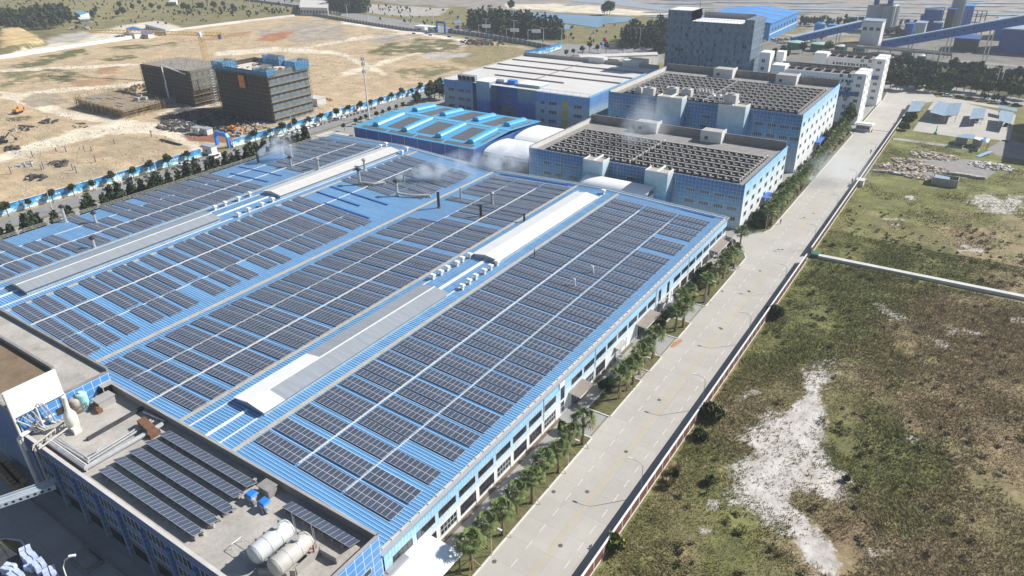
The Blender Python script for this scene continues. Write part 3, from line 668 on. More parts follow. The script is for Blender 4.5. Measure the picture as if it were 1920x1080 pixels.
def pv_block(parent, x0, x1, y0, depth, jit):
    nm = max(1, int(round((x1-x0)/1.0))); b = MB(); gap = .055; md = 1.5 if depth == 2 else 1.6
    y1 = y0+depth*md; lift = .30
    za, zb = zroof(x0)+lift, zroof(x1)+lift
    zf = lambda x: za+(zb-za)*(x-x0)/(x1-x0)
    b.hexa([(x0, y0, za-.06), (x1, y0, zb-.06), (x1, y1, zb-.06), (x0, y1, za-.06)], [(x0, y0, za), (x1, y0, zb), (x1, y1, zb), (x0, y1, za)], 0)
    w = (x1-x0)/nm
    for i in range(nm):
        for j in range(depth):
            a, c = x0+i*w+gap, x0+(i+1)*w-gap; p, q = y0+j*md+gap, y0+(j+1)*md-gap
            b.face([(a, p, zf(a)+.004), (c, p, zf(c)+.004), (c, q, zf(c)+.004), (a, q, zf(a)+.004)], 1)
    for x in np.linspace(x0+.3, x1-.3, 4):
        for yy in (y0+.3, y1-.3): b.box(x-.04, yy-.04, zroof(x), x+.04, yy+.04, zf(x)-.05, 0)
    o = b.build('panel_block', [M['pvframe'], M['pvcell']], parent); return o
for key, (sc, blocks, where, grp) in SL.items():
    for i, (y0, dep, use) in enumerate(ROWS[key]):
        y0 = y0+DY; xs = [blocks[int(c)-1] for c in use]
        kind = 'two-deep' if dep == 2 else 'single'
        t = thing('solar_row', '%s %s solar row from the front on %s' % (nth(i+1), kind, where), 'solar row', (xs[0][0]+DX, y0, zroof(xs[0][0])), grp)
        for x0, x1 in xs:
            e = .6 if (key in 'de' and random.random() < .12) else 0
            pv_block(t, x0+DX, x1+DX-e, y0, dep, 0)
# ---------------------------------------------------------------- roof fans and chimneys
def fan_bm(left):
    b = MB(); s = 1
    b.box(-.32, -.32, -.2, .32, .32, .95, 0); b.box(-.75, -.55, .95, .75, .55, 1.25, 0); b.box(-.68, -.48, 1.25, .68, .48, 1.36, 0)
    return b
fan0 = thing('roof_fan', 'x', 'roof fan', (0, 0, 0))
fb = MB(); fb.box(-.30, -.30, -.3, .30, .30, 1.0); fb.build('duct', M['white_w'], fan0)
fb = MB(); fb.box(-.62, -.5, 1.0, .62, .5, 1.3); fb.box(-.55, -.42, 1.3, .55, .42, 1.42); fb.build('hood', M['white'], fan0)
fb = MB(); fb.box(-1.9, -.06, -.2, -.3, .06, .16); fb.box(-.35, -.35, -.3, -.02, -.3, .3); fb.build('cable_duct', M['grey'], fan0)
fans = [((881, 484), 'left'), ((867, 491), 'left'), ((857, 499), 'left'), ((839, 508), 'left'), ((827, 516), 'left'), ((812, 524), 'left'),
        ((932, 498), 'right'), ((920, 506), 'right'), ((908, 514), 'right'), ((892, 524), 'right'), ((880, 533), 'right'), ((867, 543), 'right')]
fansb = [((469, 368), 'left'), ((448, 377), 'left'), ((423, 386), 'left'), ((404, 394), 'left'), ((512, 379), 'right'), ((492, 388), 'right'), ((467, 398), 'right'), ((448, 407), 'right')]
fansc = [((724, 274), 'left'), ((714, 278), 'left'), ((763, 283), 'right'), ((754, 289), 'right')]
first = True
def put_fan(p, label, grp):
    global first
    if first:
        fan0.location = p; fan0['label'] = label; fan0['group'] = grp; first = False
    else: dup(fan0, p, label, 0, 1, grp)
cnt = {}
for lst, nm in ((fans, 'between the ventilators by the road'), (fansb, 'between the two left ventilators'), (fansc, 'past the far left ventilator')):
    for (x, y), sd in lst:
        k = (nm, sd); cnt[k] = cnt.get(k, 0)+1; p = GR(x, y)
        put_fan((p[0], p[1], zroof(p[0])), '%s white roof fan in the %s row %s' % (nth(cnt[k]), sd, nm), 'white roof fans on the ridges')
p = GR(1131, 364); put_fan((p[0], p[1], zroof(p[0])), 'lone white roof fan past the far end of the white ventilator by the road', 'white roof fans on the ridges')
def chimney(base, top, r, m, label, cap=None, bend=None, mast=False):
    p = GR(*base); z0 = zroof(p[0]); h = max(2., zat(p[0], p[1], top[1])-z0)
    t = thing('chimney', label, 'chimney', (p[0], p[1], z0), 'chimneys on the solar roof')
    b = MB(); b.tube([(p[0], p[1], z0-.2), (p[0], p[1], z0+h)], r, 10); b.tube([(p[0], p[1], z0+h*.97), (p[0], p[1], z0+h)], r*1.15, 10); b.build('flue', m, t)
    b = MB(); b.lathe((p[0], p[1], z0-.1), [(r*2.2, 0), (r*1.6, .25), (r*1.02, .4)], 10); b.build('base_flashing', M['rust'] if m is M['black'] else M['grey'], t)
    if cap:
        b = MB(); b.lathe((p[0], p[1], z0+h+.05), [(r*1.1, 0), (r*2.1, .25), (r*2.1, .45), (r*.5, .95)], 10); b.build('rain_cap', M['black'] if cap == 1 else M['grey'], t)
    if bend:
        q = [GR(x, y) for x, y in bend]; b = MB(); pts = [(p[0]+.3, p[1], z0+1.0)]+[(a[0], a[1], zroof(a[0])+.7) for a in q]+[(q[-1][0]+.1, q[-1][1], zroof(q[-1][0])+.1)]
        b.tube(pts, r*.95, 10); b.build('flue_pipe', M['dirty'], t)
    return p, z0+h
M['dirty'] = mat('sooty_galvanised_pipe', (.36, .37, .36), .5, .3, .8, stain=((.06, .055, .05), .5, .8))
CH = []
for a in [((823, 390), (822, 361), .42, M['black'], 'tall black chimney standing right beside the valley gutter pipe'),
          ((864, 373), (863, 353), .28, M['dirty'], 'thin grey chimney just behind the tall black one, right of the valley gutter'),
          ((923, 383), (923, 365), .36, M['dirty'], 'grey chimney with a rain cap between two thin rows behind the two black chimneys', 2),
          ((902, 407), (901, 386), .40, M['black'], 'squat black chimney beside the white cable tray in front of the white ventilator'),
          ((983, 416), (983, 402), .32, M['dark'], 'short dark chimney touching the left edge of the white ventilator'),
          ((745, 368), (747, 342), .46, M['dirty'], 'sooty grey chimney feeding the nearer horizontal flue pipe', 1, [(775, 371), (806, 370)]),
          ((675, 347), (676, 320), .46, M['dirty'], 'sooty grey chimney feeding the farther horizontal flue pipe', 1, [(700, 349), (721, 346)]),
          ((684, 318), (684, 302), .36, M['dirty'], 'grey chimney with a cap beside the right eave of the cream ventilator', 2),
          ((758, 342), (758, 328), .26, M['dirty'], 'thin grey chimney rising out of the panels where the smoke starts'),
          ((485, 307), (482, 289), .42, M['dark'], 'dark chimney giving off smoke at the left eave'),
          ((546, 313), (545, 297), .40, M['dirty'], 'sooty chimney in the open blue patch right of the smoking one', 1),
          ((531, 290), (529, 274), .30, M['steel'], 'slim steel chimney nearest the left eave behind the smoking one'),
          ((547, 296), (546, 276), .30, M['steel'], 'slim steel chimney with a hood beside another at the left eave', 2),
          ((597, 318), (597, 300), .42, M['dirty'], 'sooty chimney with a bent cap at the edge of the cream ventilator', 2),
          ((124, 416), (118, 390), .38, M['steel'], 'steel chimney with a black cap at the left eave near the front', 1),
          ((180, 418), (176, 402), .36, M['steel'], 'steel chimney with a black cap among the leftmost panels', 1),
          ((178, 465), (174, 449), .36, M['steel'], 'steel chimney with a black cap behind the grey left ventilator', 1),
          ((1002, 484), (1002, 467), .12, M['dark'], 'thin dark vent pole at the ridge end of the panels by the road')]:
    CH.append(chimney(*a))
for i, (x, y) in enumerate(((1112, 513), (1078, 537))):
    p = GR(x, y); z0 = zroof(p[0]); t = thing('vent_pipe', ('farther' if i == 0 else 'nearer')+' of the two white gooseneck vent pipes in the middle of the road-side panels', 'vent pipe', (p[0], p[1], z0), 'gooseneck vent pipes')
    b = MB(); b.tube([(p[0], p[1], z0), (p[0], p[1], z0+1.6), (p[0]-.25, p[1], z0+1.95), (p[0]-.6, p[1], z0+1.9), (p[0]-.75, p[1], z0+1.6)], .17, 8); b.build('pipe', M['white'], t)
    b = MB(); b.lathe((p[0], p[1], z0), [(.5, 0), (.3, .3)], 8); b.build('base_flashing', M['grey'], t)
# dark staining-free duct lines (steel flashings) where the rows are missing
for x0, x1, y in ((-157.5, -139.5, 133.0), (-166, -148, 137.8), (-166, -142, 143.4), (-127, -112.5, 140.6), (-105, -57, 185.6), (-130, -104, 184.9), (-205, -186, 135.5), (-209, -187, 142.0)):
    n = 2 if True else 1; b = MB(); b.hexa([(x0, y, zroof(x0)+.03), (x1, y, zroof(x1)+.03), (x1, y+.5, zroof(x1)+.03), (x0, y+.5, zroof(x0)+.03)], [(x0, y, zroof(x0)+.26), (x1, y, zroof(x1)+.26), (x1, y+.5, zroof(x1)+.26), (x0, y+.5, zroof(x0)+.26)]); b.build('expansion_flashing', M['blue_d'], fac)
# ---------------------------------------------------------------- annex in the near left corner
ax0, ax1, ay0, ay1 = -118.0, WX+.3, 31.0, 46.2; FZ = 10.6; PZt = 12.2
ann = thing('annex_building', 'flat-roofed annex in the near left corner, dark blue gridded walls and grimy concrete roof', 'building', (ax0, ay0, 0))
b = MB()
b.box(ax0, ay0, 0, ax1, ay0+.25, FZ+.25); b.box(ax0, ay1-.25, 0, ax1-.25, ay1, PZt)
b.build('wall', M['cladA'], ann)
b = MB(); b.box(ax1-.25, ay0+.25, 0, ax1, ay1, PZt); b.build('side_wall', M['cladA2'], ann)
b = MB(); b.box(ax0, ay0+.25, FZ-.3, ax1-.25, ay1-.25, FZ); b.build('roof_floor', M['roofconc'], ann)
b = MB(); b.box(ax0, ay0-.10, FZ+.25, ax1, ay0+.45, FZ+.36); b.build('coping', M['conc_l'], ann)
b = MB(); b.box(ax0, ay1-.35, PZt, ax1-.2, ay1+.1, PZt+.1); b.box(ax1-.35, ay0, PZt, ax1+.08, ay1+.1, PZt+.1); b.build('coping', M['conc'], ann)
b = MB(); b.box(ax0, ay1-.30, FZ, ax1-.25, ay1-.252, PZt); b.box(ax1-.30, ay0+.45, FZ, ax1-.252, ay1-.3, PZt); b.build('parapet_inner_face', M['conc_d'], ann)
# shaded street front: pilasters, windows, ground-floor openings
x = ax0+1.5; xs_ = []
while x < ax1: xs_.append(x); x += 6.2
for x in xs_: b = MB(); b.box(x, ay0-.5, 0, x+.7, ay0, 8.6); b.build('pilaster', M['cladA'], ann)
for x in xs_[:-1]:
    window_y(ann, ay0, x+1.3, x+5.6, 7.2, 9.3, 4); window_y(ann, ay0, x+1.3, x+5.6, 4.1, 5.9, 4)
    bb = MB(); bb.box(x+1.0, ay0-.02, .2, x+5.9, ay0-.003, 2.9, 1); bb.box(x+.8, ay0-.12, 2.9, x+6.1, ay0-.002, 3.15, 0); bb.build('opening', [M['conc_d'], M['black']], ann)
window_x(ann, ax1, 33.0, 44.0, 7.3, 8.3, 8, M['aframe'], M['glass_b'])
# upper block
ux0, ux1, uy0, uy1, uz = -165., -118., 31.0, 46.2, 14.6
up = thing('upper_block', 'taller annex block with a stained flat roof and blue tiled side at the left edge', 'building', (ux1, uy0, 0))
b = MB(); b.box(ux0, uy0, 0, ux1-.2, uy1, uz); b.build('wall', M['cladA'], up)
b = MB(); b.box(ux1-.2, uy0, 0, ux1, uy1, uz); b.build('side_wall', M['cladA2'], up)
b = MB(); b.box(ux0-.1, uy0-.1, uz, ux1+.1, uy0+.3, uz+.7); b.box(ux1-.3, uy0+.3, uz, ux1+.1, uy1-.3, uz+.25); b.box(ux0, uy1-.3, uz, ux1+.1, uy1+.1, uz+.85); b.build('parapet', M['conc_d'], up)
b = MB(); b.box(ux0, uy0+.31, uz+.004, ux1-.31, uy1-.31, uz+.06); b.build('roof_floor', M['roofconc'], up)
q = [G(x, y, uz+.06) for x, y in ((0, 633), (52, 668), (98, 697), (60, 735), (0, 735))]
b = MB(); b.prism([(p[0], min(p[1], uy1-.5)) for p in q[:3]]+[(-127.2, uy0+.5), (-140, uy0+.5)], uz+.064, uz+.12); b.build('roof_patch', mat('brown_damp_roof', (.20, .145, .09), .95, .3, .2, stain=((.035, .03, .025), .25, .9)), up)
q = [G(x, y, uz+.5) for x, y in ((0, 633), (98, 692))]
b = MB(); b.box(-147, q[1][1]-.2, uz+.06, -126.3, q[1][1]+.25, uz+1.0); b.build('roof_upstand', M['conc_d'], up)
for yy, wz in ((36.5, 12.5), (40., 12.5), (43.5, 12.3)): window_x(up, ux1, yy, yy+1.8, wz-1.2, wz, 2)
b = MB(); b.box(ux1+.005, 44.2, FZ, ux1+.03, 45.9, FZ+2.2, 1); b.box(ux1, 43.9, FZ+2.25, ux1+1.3, 46.1, FZ+2.4, 0); b.box(ux1+1.1, 43.95, FZ, ux1+1.25, 44.1, FZ+2.25, 0); b.build('doorway', [M['conc'], M['black']], up)
# white screen standing over the pipes
q = [G(10, 738, 15.2), G(104, 690, 15.2)]
b = MB(); X0, Y0 = q[0][0], q[0][1]; X1, Y1 = q[1][0], q[1][1]
sc = thing('white_screen', 'big blank white sheet screen standing above the bent pipes at the left edge', 'screen', (X1, Y1, 12))
b.box(-118.0, 30.5, 14.75, -117.6, 38.4, 19.7); b.build('sheet', M['white_b'], sc)
b = MB(); b.bar((-117.5, 30.4, 19.8), (-117.5, 30.4, 8.5), .22, 0, 6); b.build('post', M['white_w'], sc)
for yy in (33.8, 38.3): b = MB(); b.bar((-117.4, yy, 15), (-117.4, yy, FZ), .14, 0, 6); b.build('post', M['white_w'], sc)
for yy in (32, 37): b = MB(); b.bar((-118.1, yy, 19), (-122, yy, 14.7), .1); b.build('brace', M['white_w'], sc)
# solar tables on the annex roof
def table(px_fl, px_fr, px_bl, label, n):
    za, zb = FZ+1.05, FZ+.5; a, c, d = G(*px_fl, za), G(*px_fr, za), G(*px_bl, zb)
    y0, y1 = a[1], d[1]; x0, x1 = a[0], c[0]
    t = thing('solar_table', label, 'solar table', (x0, y0, FZ), 'tilted solar tables on the annex roof')
    b = MB(); b.hexa([(x0, y0, za-.06), (x1, y0, za-.06), (x1, y1, zb-.06), (x0, y1, zb-.06)], [(x0, y0, za), (x1, y0, za), (x1, y1, zb), (x0, y1, zb)], 0)
    w = (x1-x0)/n; zz = lambda y: za+(zb-za)*(y-y0)/(y1-y0)
    for i in range(n):
        p, q = x0+i*w+.035, x0+(i+1)*w-.035; e, f = y0+.04, y1-.04
        b.face([(p, e, zz(e)+.004), (q, e, zz(e)+.004), (q, f, zz(f)+.004), (p, f, zz(f)+.004)], 1)
    b.build('panels', [M['pvframe'], M['pvcell']], t)
    b = MB()
    for k in range(int((x1-x0)/1.9)+1):
        x = x0+.3+k*1.9
        if x > x1: break
        for yy in (y0+.25, y1-.25): b.box(x-.25, yy-.22, FZ, x+.25, yy+.22, FZ+.32, 1); b.box(x-.05, yy-.05, FZ+.32, x+.05, yy+.05, zz(yy)-.06, 0)
    b.build('footings', [M['steel'], M['conc']], t)
table((183, 881), (364, 1003), (203, 872), 'front solar table nearest the shaded edge of the annex roof', 24)
table((211, 862), (393, 982), (233, 855), 'second solar table from the shaded edge of the annex roof', 24)
table((240, 846), (423, 961), (262, 838), 'middle of the five solar tables on the annex roof', 24)
table((270, 829), (440, 932), (291, 822), 'fourth solar table from the shaded edge, beside the rusty box end', 23)
table((297, 814), (464, 912), (316, 806), 'back solar table of five, along the parapet shadow', 23)
table((528, 950), (657, 1024), (546, 936), 'short single solar table behind the two white tanks', 14)
# loose concrete blocks at the row ends
for i, (x, y) in enumerate(((367, 1010), (380, 1001), (397, 988), (409, 976), (424, 966), (439, 957), (449, 934), (478, 905))):
    p = G(x, y, FZ); b = MB(); b.obox((0, 0, .25), .8, .6, .5, .3*i); b.obox((.1, .05, .6), .5, .5, .22, .5*i)
    tag(b.build('concrete_block', M['conc'], loc=(p[0], p[1], FZ)), 'loose concrete ballast block at the right end of the solar tables', 'block', 'ballast blocks on the annex roof')
# two big tanks
def big_tank(a, c, r, m, label):
    p, q = G(*a, FZ+2.1), G(*c, FZ+2.1); d = (q-p)/np.linalg.norm(q-p); Ln = np.linalg.norm(q-p)
    t = thing('storage_tank', label, 'tank', (p[0], p[1], FZ), None)
    b = MB(); prof = [(-.55, .35), (-.42, .75), (-.18, .95), (0, 1.), (Ln, 1.), (Ln+.18, .95), (Ln+.42, .75), (Ln+.55, .35)]
    u = np.array((-d[1], d[0], 0)); n = 22; rings = []
    for s, k in prof:
        rings.append(len(b.v))
        for i in range(n):
            an = 2*math.pi*i/n; b.v.append(tuple(p+d*s+u*r*k*math.cos(an)+np.array((0, 0, r*k*math.sin(an)))))
    for e, f in zip(rings, rings[1:]):
        for i in range(n): j = (i+1) % n; b.f.append((e+i, e+j, f+j, f+i)); b.m.append(0)
    b.f.append(tuple(rings[0]+i for i in reversed(range(n)))); b.m.append(0); b.f.append(tuple(rings[-1]+i for i in range(n))); b.m.append(0)
    b.build('shell', m, t, smooth=True)
    b = MB()
    for s in (0., Ln*.33, Ln*.66, Ln): c0 = p+d*s; b.tube([tuple(c0-d*.05), tuple(c0+d*.05)], r*1.012, 22, 0, False)
    b.build('weld_band', M['grey'], t)
    b = MB()
    for s in (Ln*.15, Ln*.82):
        c0 = p+d*s; b.obox((c0[0], c0[1], FZ+.55), .5, 2*r*.9, 1.1, math.atan2(d[1], d[0]))
    b.build('saddle', M['conc'], t)
    c0 = p+d*Ln*.72; b = MB(); b.lathe((c0[0], c0[1], FZ+2.1+r*.9), [(.42, 0), (.42, .4), (.5, .4), (.5, .5)], 12); b.build('manhole', M['dirty'], t)
    b = MB()
    for s in (.2, .45, .9):
        c0 = p+d*Ln*s+u*r*.55; b.lathe((c0[0], c0[1], FZ+2.1+r*.8), [(.14, 0), (.14, .22)], 8)
    b.build('nozzle', M['dark'], t)
    c0 = p+d*(Ln*.96); b = MB(); b.bar((c0[0]+.8, c0[1]+.8, FZ), (c0[0]+.8, c0[1]+.8, FZ+5.0), .06); b.bar((c0[0]+1.1, c0[1]+.8, FZ), (c0[0]+1.1, c0[1]+.8, FZ+4.2), .05); b.build('vent_rod', M['steel'], t)
    return p, q, d, u
M['tankw'] = mat('white_tank_paint', (.58, .60, .61), .32, .08, .5, stain=((.40, .30, .2), .5, .35)); M['tankc'] = mat('aged_cream_tank_paint', (.50, .48, .44), .4, .12, .6, stain=((.36, .27, .18), .6, .5))
big_tank((478, 1040), (538, 990), 1.4, M['tankw'], 'clean white horizontal tank, left of the pair on the annex roof')
pt, qt, dt, ut = big_tank((516, 1064), (574, 1012), 1.35, M['tankc'], 'stained cream horizontal tank, right of the pair on the annex roof')
b = MB(); c0 = G(590, 1040, FZ+.6)
b.bar((c0[0], c0[1], FZ), (c0[0], c0[1], FZ+2.3), .12); b.bar((c0[0]-6, c0[1]-1, FZ+.5), (c0[0], c0[1], FZ+1.6), .1); b.bar((c0[0]-6, c0[1]-1, FZ+1.2), (c0[0], c0[1], FZ+.6), .08)
o = tag(b.build('red_pipe_frame', M['red'], wloc=(c0[0], c0[1], FZ)), 'red steel pipe frame beside the stained cream tank', 'pipe frame')
# tank pit walls
b = MB()
for a, c in (((487, 1079), (556, 1079)), ((601, 1037), (634, 1056)), ((601, 1037), (556, 1078))):
    p, q = G(*a, FZ), G(*c, FZ); dv = (q-p)[:2]; nn = np.array((-dv[1], dv[0]))/np.linalg.norm(dv)*.2
    b.prism([tuple(p[:2]-nn), tuple(q[:2]-nn), tuple(q[:2]+nn), tuple(p[:2]+nn)], FZ, FZ+1.1)
b.build('low_wall', M['conc'], ann)
b = MB(); p = G(436, 1030, FZ)
for s in ((0, 0, 2.6, 0), (0, 0, 0, 1.6), (2.6, 0, 2.6, 1.6), (0, 1.6, 2.6, 1.6)): b.bar((p[0]+s[0], p[1]+s[1], FZ+.9), (p[0]+s[2], p[1]+s[3], FZ+.9), .05)
for s in ((0, 0), (2.6, 0), (2.6, 1.6), (0, 1.6)): b.bar((p[0]+s[0], p[1]+s[1], FZ), (p[0]+s[0], p[1]+s[1], FZ+.9), .05)
tag(b.build('roof_hatch_rail', M['white'], wloc=(p[0], p[1], FZ)), 'white pipe rail round a roof hatch left of the white tank', 'railing')
# concrete box and blue tarpaulin pieces
p = G(508, 928, FZ); b = MB(); b.box(-1.1, -.7, 0, 1.1, .8, 1.5); b.box(-1.25, -.85, 1.5, 1.25, .95, 1.65)
tag(b.build('concrete_hut', M['conc_d'], loc=(p[0]-.5, p[1], FZ)), 'small concrete hut between the blue covers and the roof parapet', 'hut')
for i, (x, y) in enumerate(((471, 925), (495, 940))):
    p = G(x, y, FZ+1.4); t = thing('covered_machine', ('farther' if i == 0 else 'nearer')+' of two machines under bright blue covers beside the solar tables', 'machine', (p[0], p[1], FZ), 'machines under blue covers')
    b = MB(); b.hexa([(p[0]-.8, p[1]-.7, FZ+1.25), (p[0]+.8, p[1]-.7, FZ+1.2), (p[0]+.85, p[1]+.7, FZ+1.35), (p[0]-.75, p[1]+.7, FZ+1.4)], [(p[0]-.6, p[1]-.5, FZ+1.5), (p[0]+.6, p[1]-.55, FZ+1.45), (p[0]+.6, p[1]+.5, FZ+1.6), (p[0]-.6, p[1]+.55, FZ+1.6)]); b.build('cover', M['blue_b'], t)
    b = MB(); b.tube([(p[0]-.9, p[1], FZ+.5), (p[0]+1.2, p[1]-.4, FZ+.5)], .32, 8); b.box(p[0]-.6, p[1]-.5, FZ, p[0]+.5, p[1]+.5, FZ+1.2); b.tube([(p[0]+.6, p[1]-.9, FZ+.2), (p[0]-1.6, p[1]+.5, FZ+.4)], .14, 6); b.build('pump_body', M['steel'], t)
# left equipment: cone tank, teal tank, rusty tank, boxes
p = G(140, 803, FZ)
t = thing('funnel_tank', 'cream plastic bottle-shaped stack on the annex roof beside the pipes', 'tank', (p[0], p[1], FZ))
b = MB(); b.lathe((p[0], p[1], FZ), [(.98, 0), (.98, 2.7), (.85, 3.0), (.42, 3.9), (.34, 6.2), (.40, 6.25), (.40, 6.5)], 16); b.build('body', M['cream'], t, True)
b = MB(); b.box(p[0]+.9, p[1]-.9, FZ, p[0]+1.9, p[1]+.3, FZ+1.0); b.build('valve_box', M['white_w'], t)
p = G(161, 766, FZ); t = thing('dosing_tank', 'pale teal upright tank against the blue tiled wall', 'tank', (p[0], p[1], FZ))
b = MB(); b.lathe((p[0], p[1], FZ), [(.9, 0), (.9, 3.0), (.8, 3.2), (.4, 3.35)], 24); b.build('body', M['teal'], t)
b = MB(); b.lathe((p[0], p[1], FZ+3.35), [(.35, 0), (.35, .2)], 10); b.build('lid', M['cream'], t)
p = G(147, 771, FZ); t = thing('dosing_tank', 'rust-streaked upright tank in a pipe frame left of the teal one', 'tank', (p[0], p[1], FZ))
b = MB(); b.lathe((p[0], p[1], FZ), [(.95, 0), (.95, 2.4), (.8, 2.7), (.4, 2.8)], 18); b.build('body', mat('rust_streaked_tank', (.42, .36, .30), .7, .3, .8, stain=((.32, .12, .05), .7, .95)), t, True)
b = MB()
for dx in (-1.3, 1.4):
    for dy in (-1.2, 1.1): b.bar((p[0]+dx, p[1]+dy, FZ), (p[0]+dx, p[1]+dy, FZ+1.7), .06)
for z in (.9, 1.7):
    for s in ((-1.3, -1.2, 1.4, -1.2), (-1.3, 1.1, 1.4, 1.1), (1.4, -1.2, 1.4, 1.1)): b.bar((p[0]+s[0], p[1]+s[1], FZ+z), (p[0]+s[2], p[1]+s[3], FZ+z), .06)
b.build('frame', M['rust'], t)
p = G(200, 757, FZ); b = MB(); b.box(-.9, -1.6, 0, 1.0, 1.2, 1.5); b.box(-1.05, -1.75, 1.5, 1.15, 1.35, 1.66)
tag(b.build('concrete_hut', M['conc'], loc=(p[0], p[1], FZ)), 'low concrete hut beside the teal tank near the blue roof', 'hut')
p = G(190, 768, FZ); b = MB(); b.tube([(-1.6, -.3, .5), (.3, -.6, .5)], .42, 10); b.box(.3, -1., 0, .9, -.1, .7); tag(b.build('motor', M['rust'], loc=(p[0], p[1], FZ)), 'rusty motor lying beside the low concrete hut', 'motor')
p = G(275, 797, FZ+1); b = MB(); b.hexa([(-1.9, -.5, .3), (1.9, -1.0, .3), (1.9, .4, .3), (-1.9, .9, .3)], [(-1.9, -.5, 1.1), (1.9, -1., 1.1), (1.9, .4, 1.1), (-1.9, .9, 1.1)]); b.box(1.6, -1.2, -.9, 2.8, .6, .5)
tag(b.build('rusty_box', M['rust'], loc=(p[0], p[1], FZ+.35)), 'rusty steel box straddling the silver pipes on the annex roof', 'steel box')
p0, p1 = G(165, 826, FZ), G(268, 767, FZ); b = MB(); b.box(p1[0]-.4, p0[1]-.2, 0+FZ, p1[0]+.2, ay1-.4, FZ+.7)
b2 = MB(); dv = p1-p0; nn = np.array((-dv[1], dv[0]))/np.hypot(dv[0], dv[1])*.25; b2.prism([tuple(p0[:2]-nn), tuple(p1[:2]-nn), tuple(p1[:2]+nn), tuple(p0[:2]+nn)], FZ, FZ+.55); b2.build('roof_kerb', M['dark'], ann)
# pipe bundle
PIPES = [([(88, 826), (160, 878), (305, 795)], .42, 'steel', .55), ([(98, 823), (165, 866), (288, 789)], .18, 'steel', .5), ([(102, 820), (165, 860), (283, 787)], .18, 'steel', .5), ([(107, 818), (160, 855), (181, 846), (188, 838)], .11, 'steel', .45), ([(82, 829), (155, 882)], .12, 'rust', .4), ([(93, 824), (162, 872)], .14, 'white_w', .9), ([(270, 772), (310, 790)], .2, 'steel', .5)]
for i, (px, r, mk, dz) in enumerate(PIPES):
    pts = [G(x, y, FZ+dz) for x, y in px]; b = MB(); b.tube([tuple(q) for q in pts], r, 8)
    for q in pts[:-1]: b.box(q[0]-.3, q[1]-.12, FZ, q[0]+.3, q[1]+.12, FZ+dz)
    tag(b.build('pipe', M[mk], loc=None), ['thick silver insulated pipe bending round the annex roof corner', 'outer thin white pipe beside the thick silver one', 'middle thin white pipe beside the thick silver one', 'innermost thin white pipe near the roof kerb', 'rusty thin pipe along the outer roof edge', 'raised white pipe above the silver pipe', 'short silver pipe stub near the parapet gap'][i], 'pipe', 'pipes on the annex roof')
b = MB(); p = [0, G(33, 816, 11.6), G(100, 775, 11.9)]
b.tube([(p[1][0], p[1][1], 0.5), (p[1][0], p[1][1], 11.0), (p[1][0]+.4, p[1][1]+.2, 11.4), tuple(p[2])], .38, 10)
tag(b.build('drain_pipe', M['white_w'], loc=None), 'thick white pipe going over the roof edge and down the shaded wall', 'pipe')
b = MB(); q0, q1 = G(62, 836, 11.6), G(120, 792, 11.6)
b.tube([tuple(q0), tuple(q1)], .16, 6); b.tube([tuple(G(72, 842, 11.6)), tuple(G(126, 803, 11.6))], .16, 6)
for s in np.linspace(0, 1, 8): c0 = q0*(1-s)+q1*s; b.bar(tuple(c0), (c0[0]+1.1, c0[1]-.6, 11.6), .07)
b.tube([tuple(q0), (q0[0], q0[1], 3)], .2, 6); tag(b.build('pipe_rack', M['tan'], loc=None), 'rusty tan pipe rack beside the bottle-shaped tank', 'pipe rack')
for i, (a, c) in enumerate((((33, 790), (70, 806)), ((45, 783), (73, 803)), ((53, 779), (77, 800)), ((62, 773), (80, 797)), ((72, 757), (96, 790)), ((80, 757), (104, 787)))):
    p, q = GX(*a, -117.2), G(*c, 11.2); b = MB(); b.tube([(-118.2, p[1], p[2]-.1), tuple(p), tuple((p+q)/2+np.array((.2, 0, .2))), tuple(q), (q[0]+.3, q[1]+.5, FZ)], .13, 7)
    tag(b.build('pipe', M['tan' if i % 2 else 'steel'], loc=None), 'bent metal pipe dropping from under the white screen', 'pipe', 'bent pipes under the white screen')
# pipe bridge crossing the shaded yard
p, q = G(0, 948, 7.), G(104, 912, 7.); t = thing('pipe_bridge', 'pale steel girder bridge with round holes crossing the shaded yard', 'bridge', (q[0], q[1], 0))
d = np.array((q-p)); d /= np.linalg.norm(d); nrm = np.array((-d[1], d[0], 0)); far = p-d*14; e = q+d*.0
b = MB(); M['bridge'] = mat('pale_bridge_steel', (.42, .48, .54), .5, .12)
for off in (0, 1.9):
    a_, c_ = far+nrm*off, q+nrm*off; b.hexa([a_+(0, 0, -.5)-nrm*.06, c_+(0, 0, -.5)-nrm*.06, c_+(0, 0, -.5)+nrm*.06, a_+(0, 0, -.5)+nrm*.06], [a_+(0, 0, .3)-nrm*.06, c_+(0, 0, .3)-nrm*.06, c_+(0, 0, .3)+nrm*.06, a_+(0, 0, .3)+nrm*.06])
b.build('girder', M['bridge'], t)
b = MB(); Lb = np.linalg.norm(q-far); s = .5
while s < Lb:
    c0 = far+d*s-nrm*.065; b.v_ = 0; n0 = len(b.v)
    ring = [tuple(c0+d*(.24*math.cos(k*math.pi/5))+np.array((0, 0, -.1+.24*math.sin(k*math.pi/5)))) for k in range(10)]; b.face(ring[::-1]); s += .95
b.build('hole', M['black'], t)
b = MB()
for off, r in ((.5, .16), (.95, .12), (1.4, .16)): b.tube([tuple(far+nrm*off+(0, 0, .05)), tuple(q+nrm*off+(0, 0, .05))], r, 6)
b.build('pipe', M['bridge'], t)
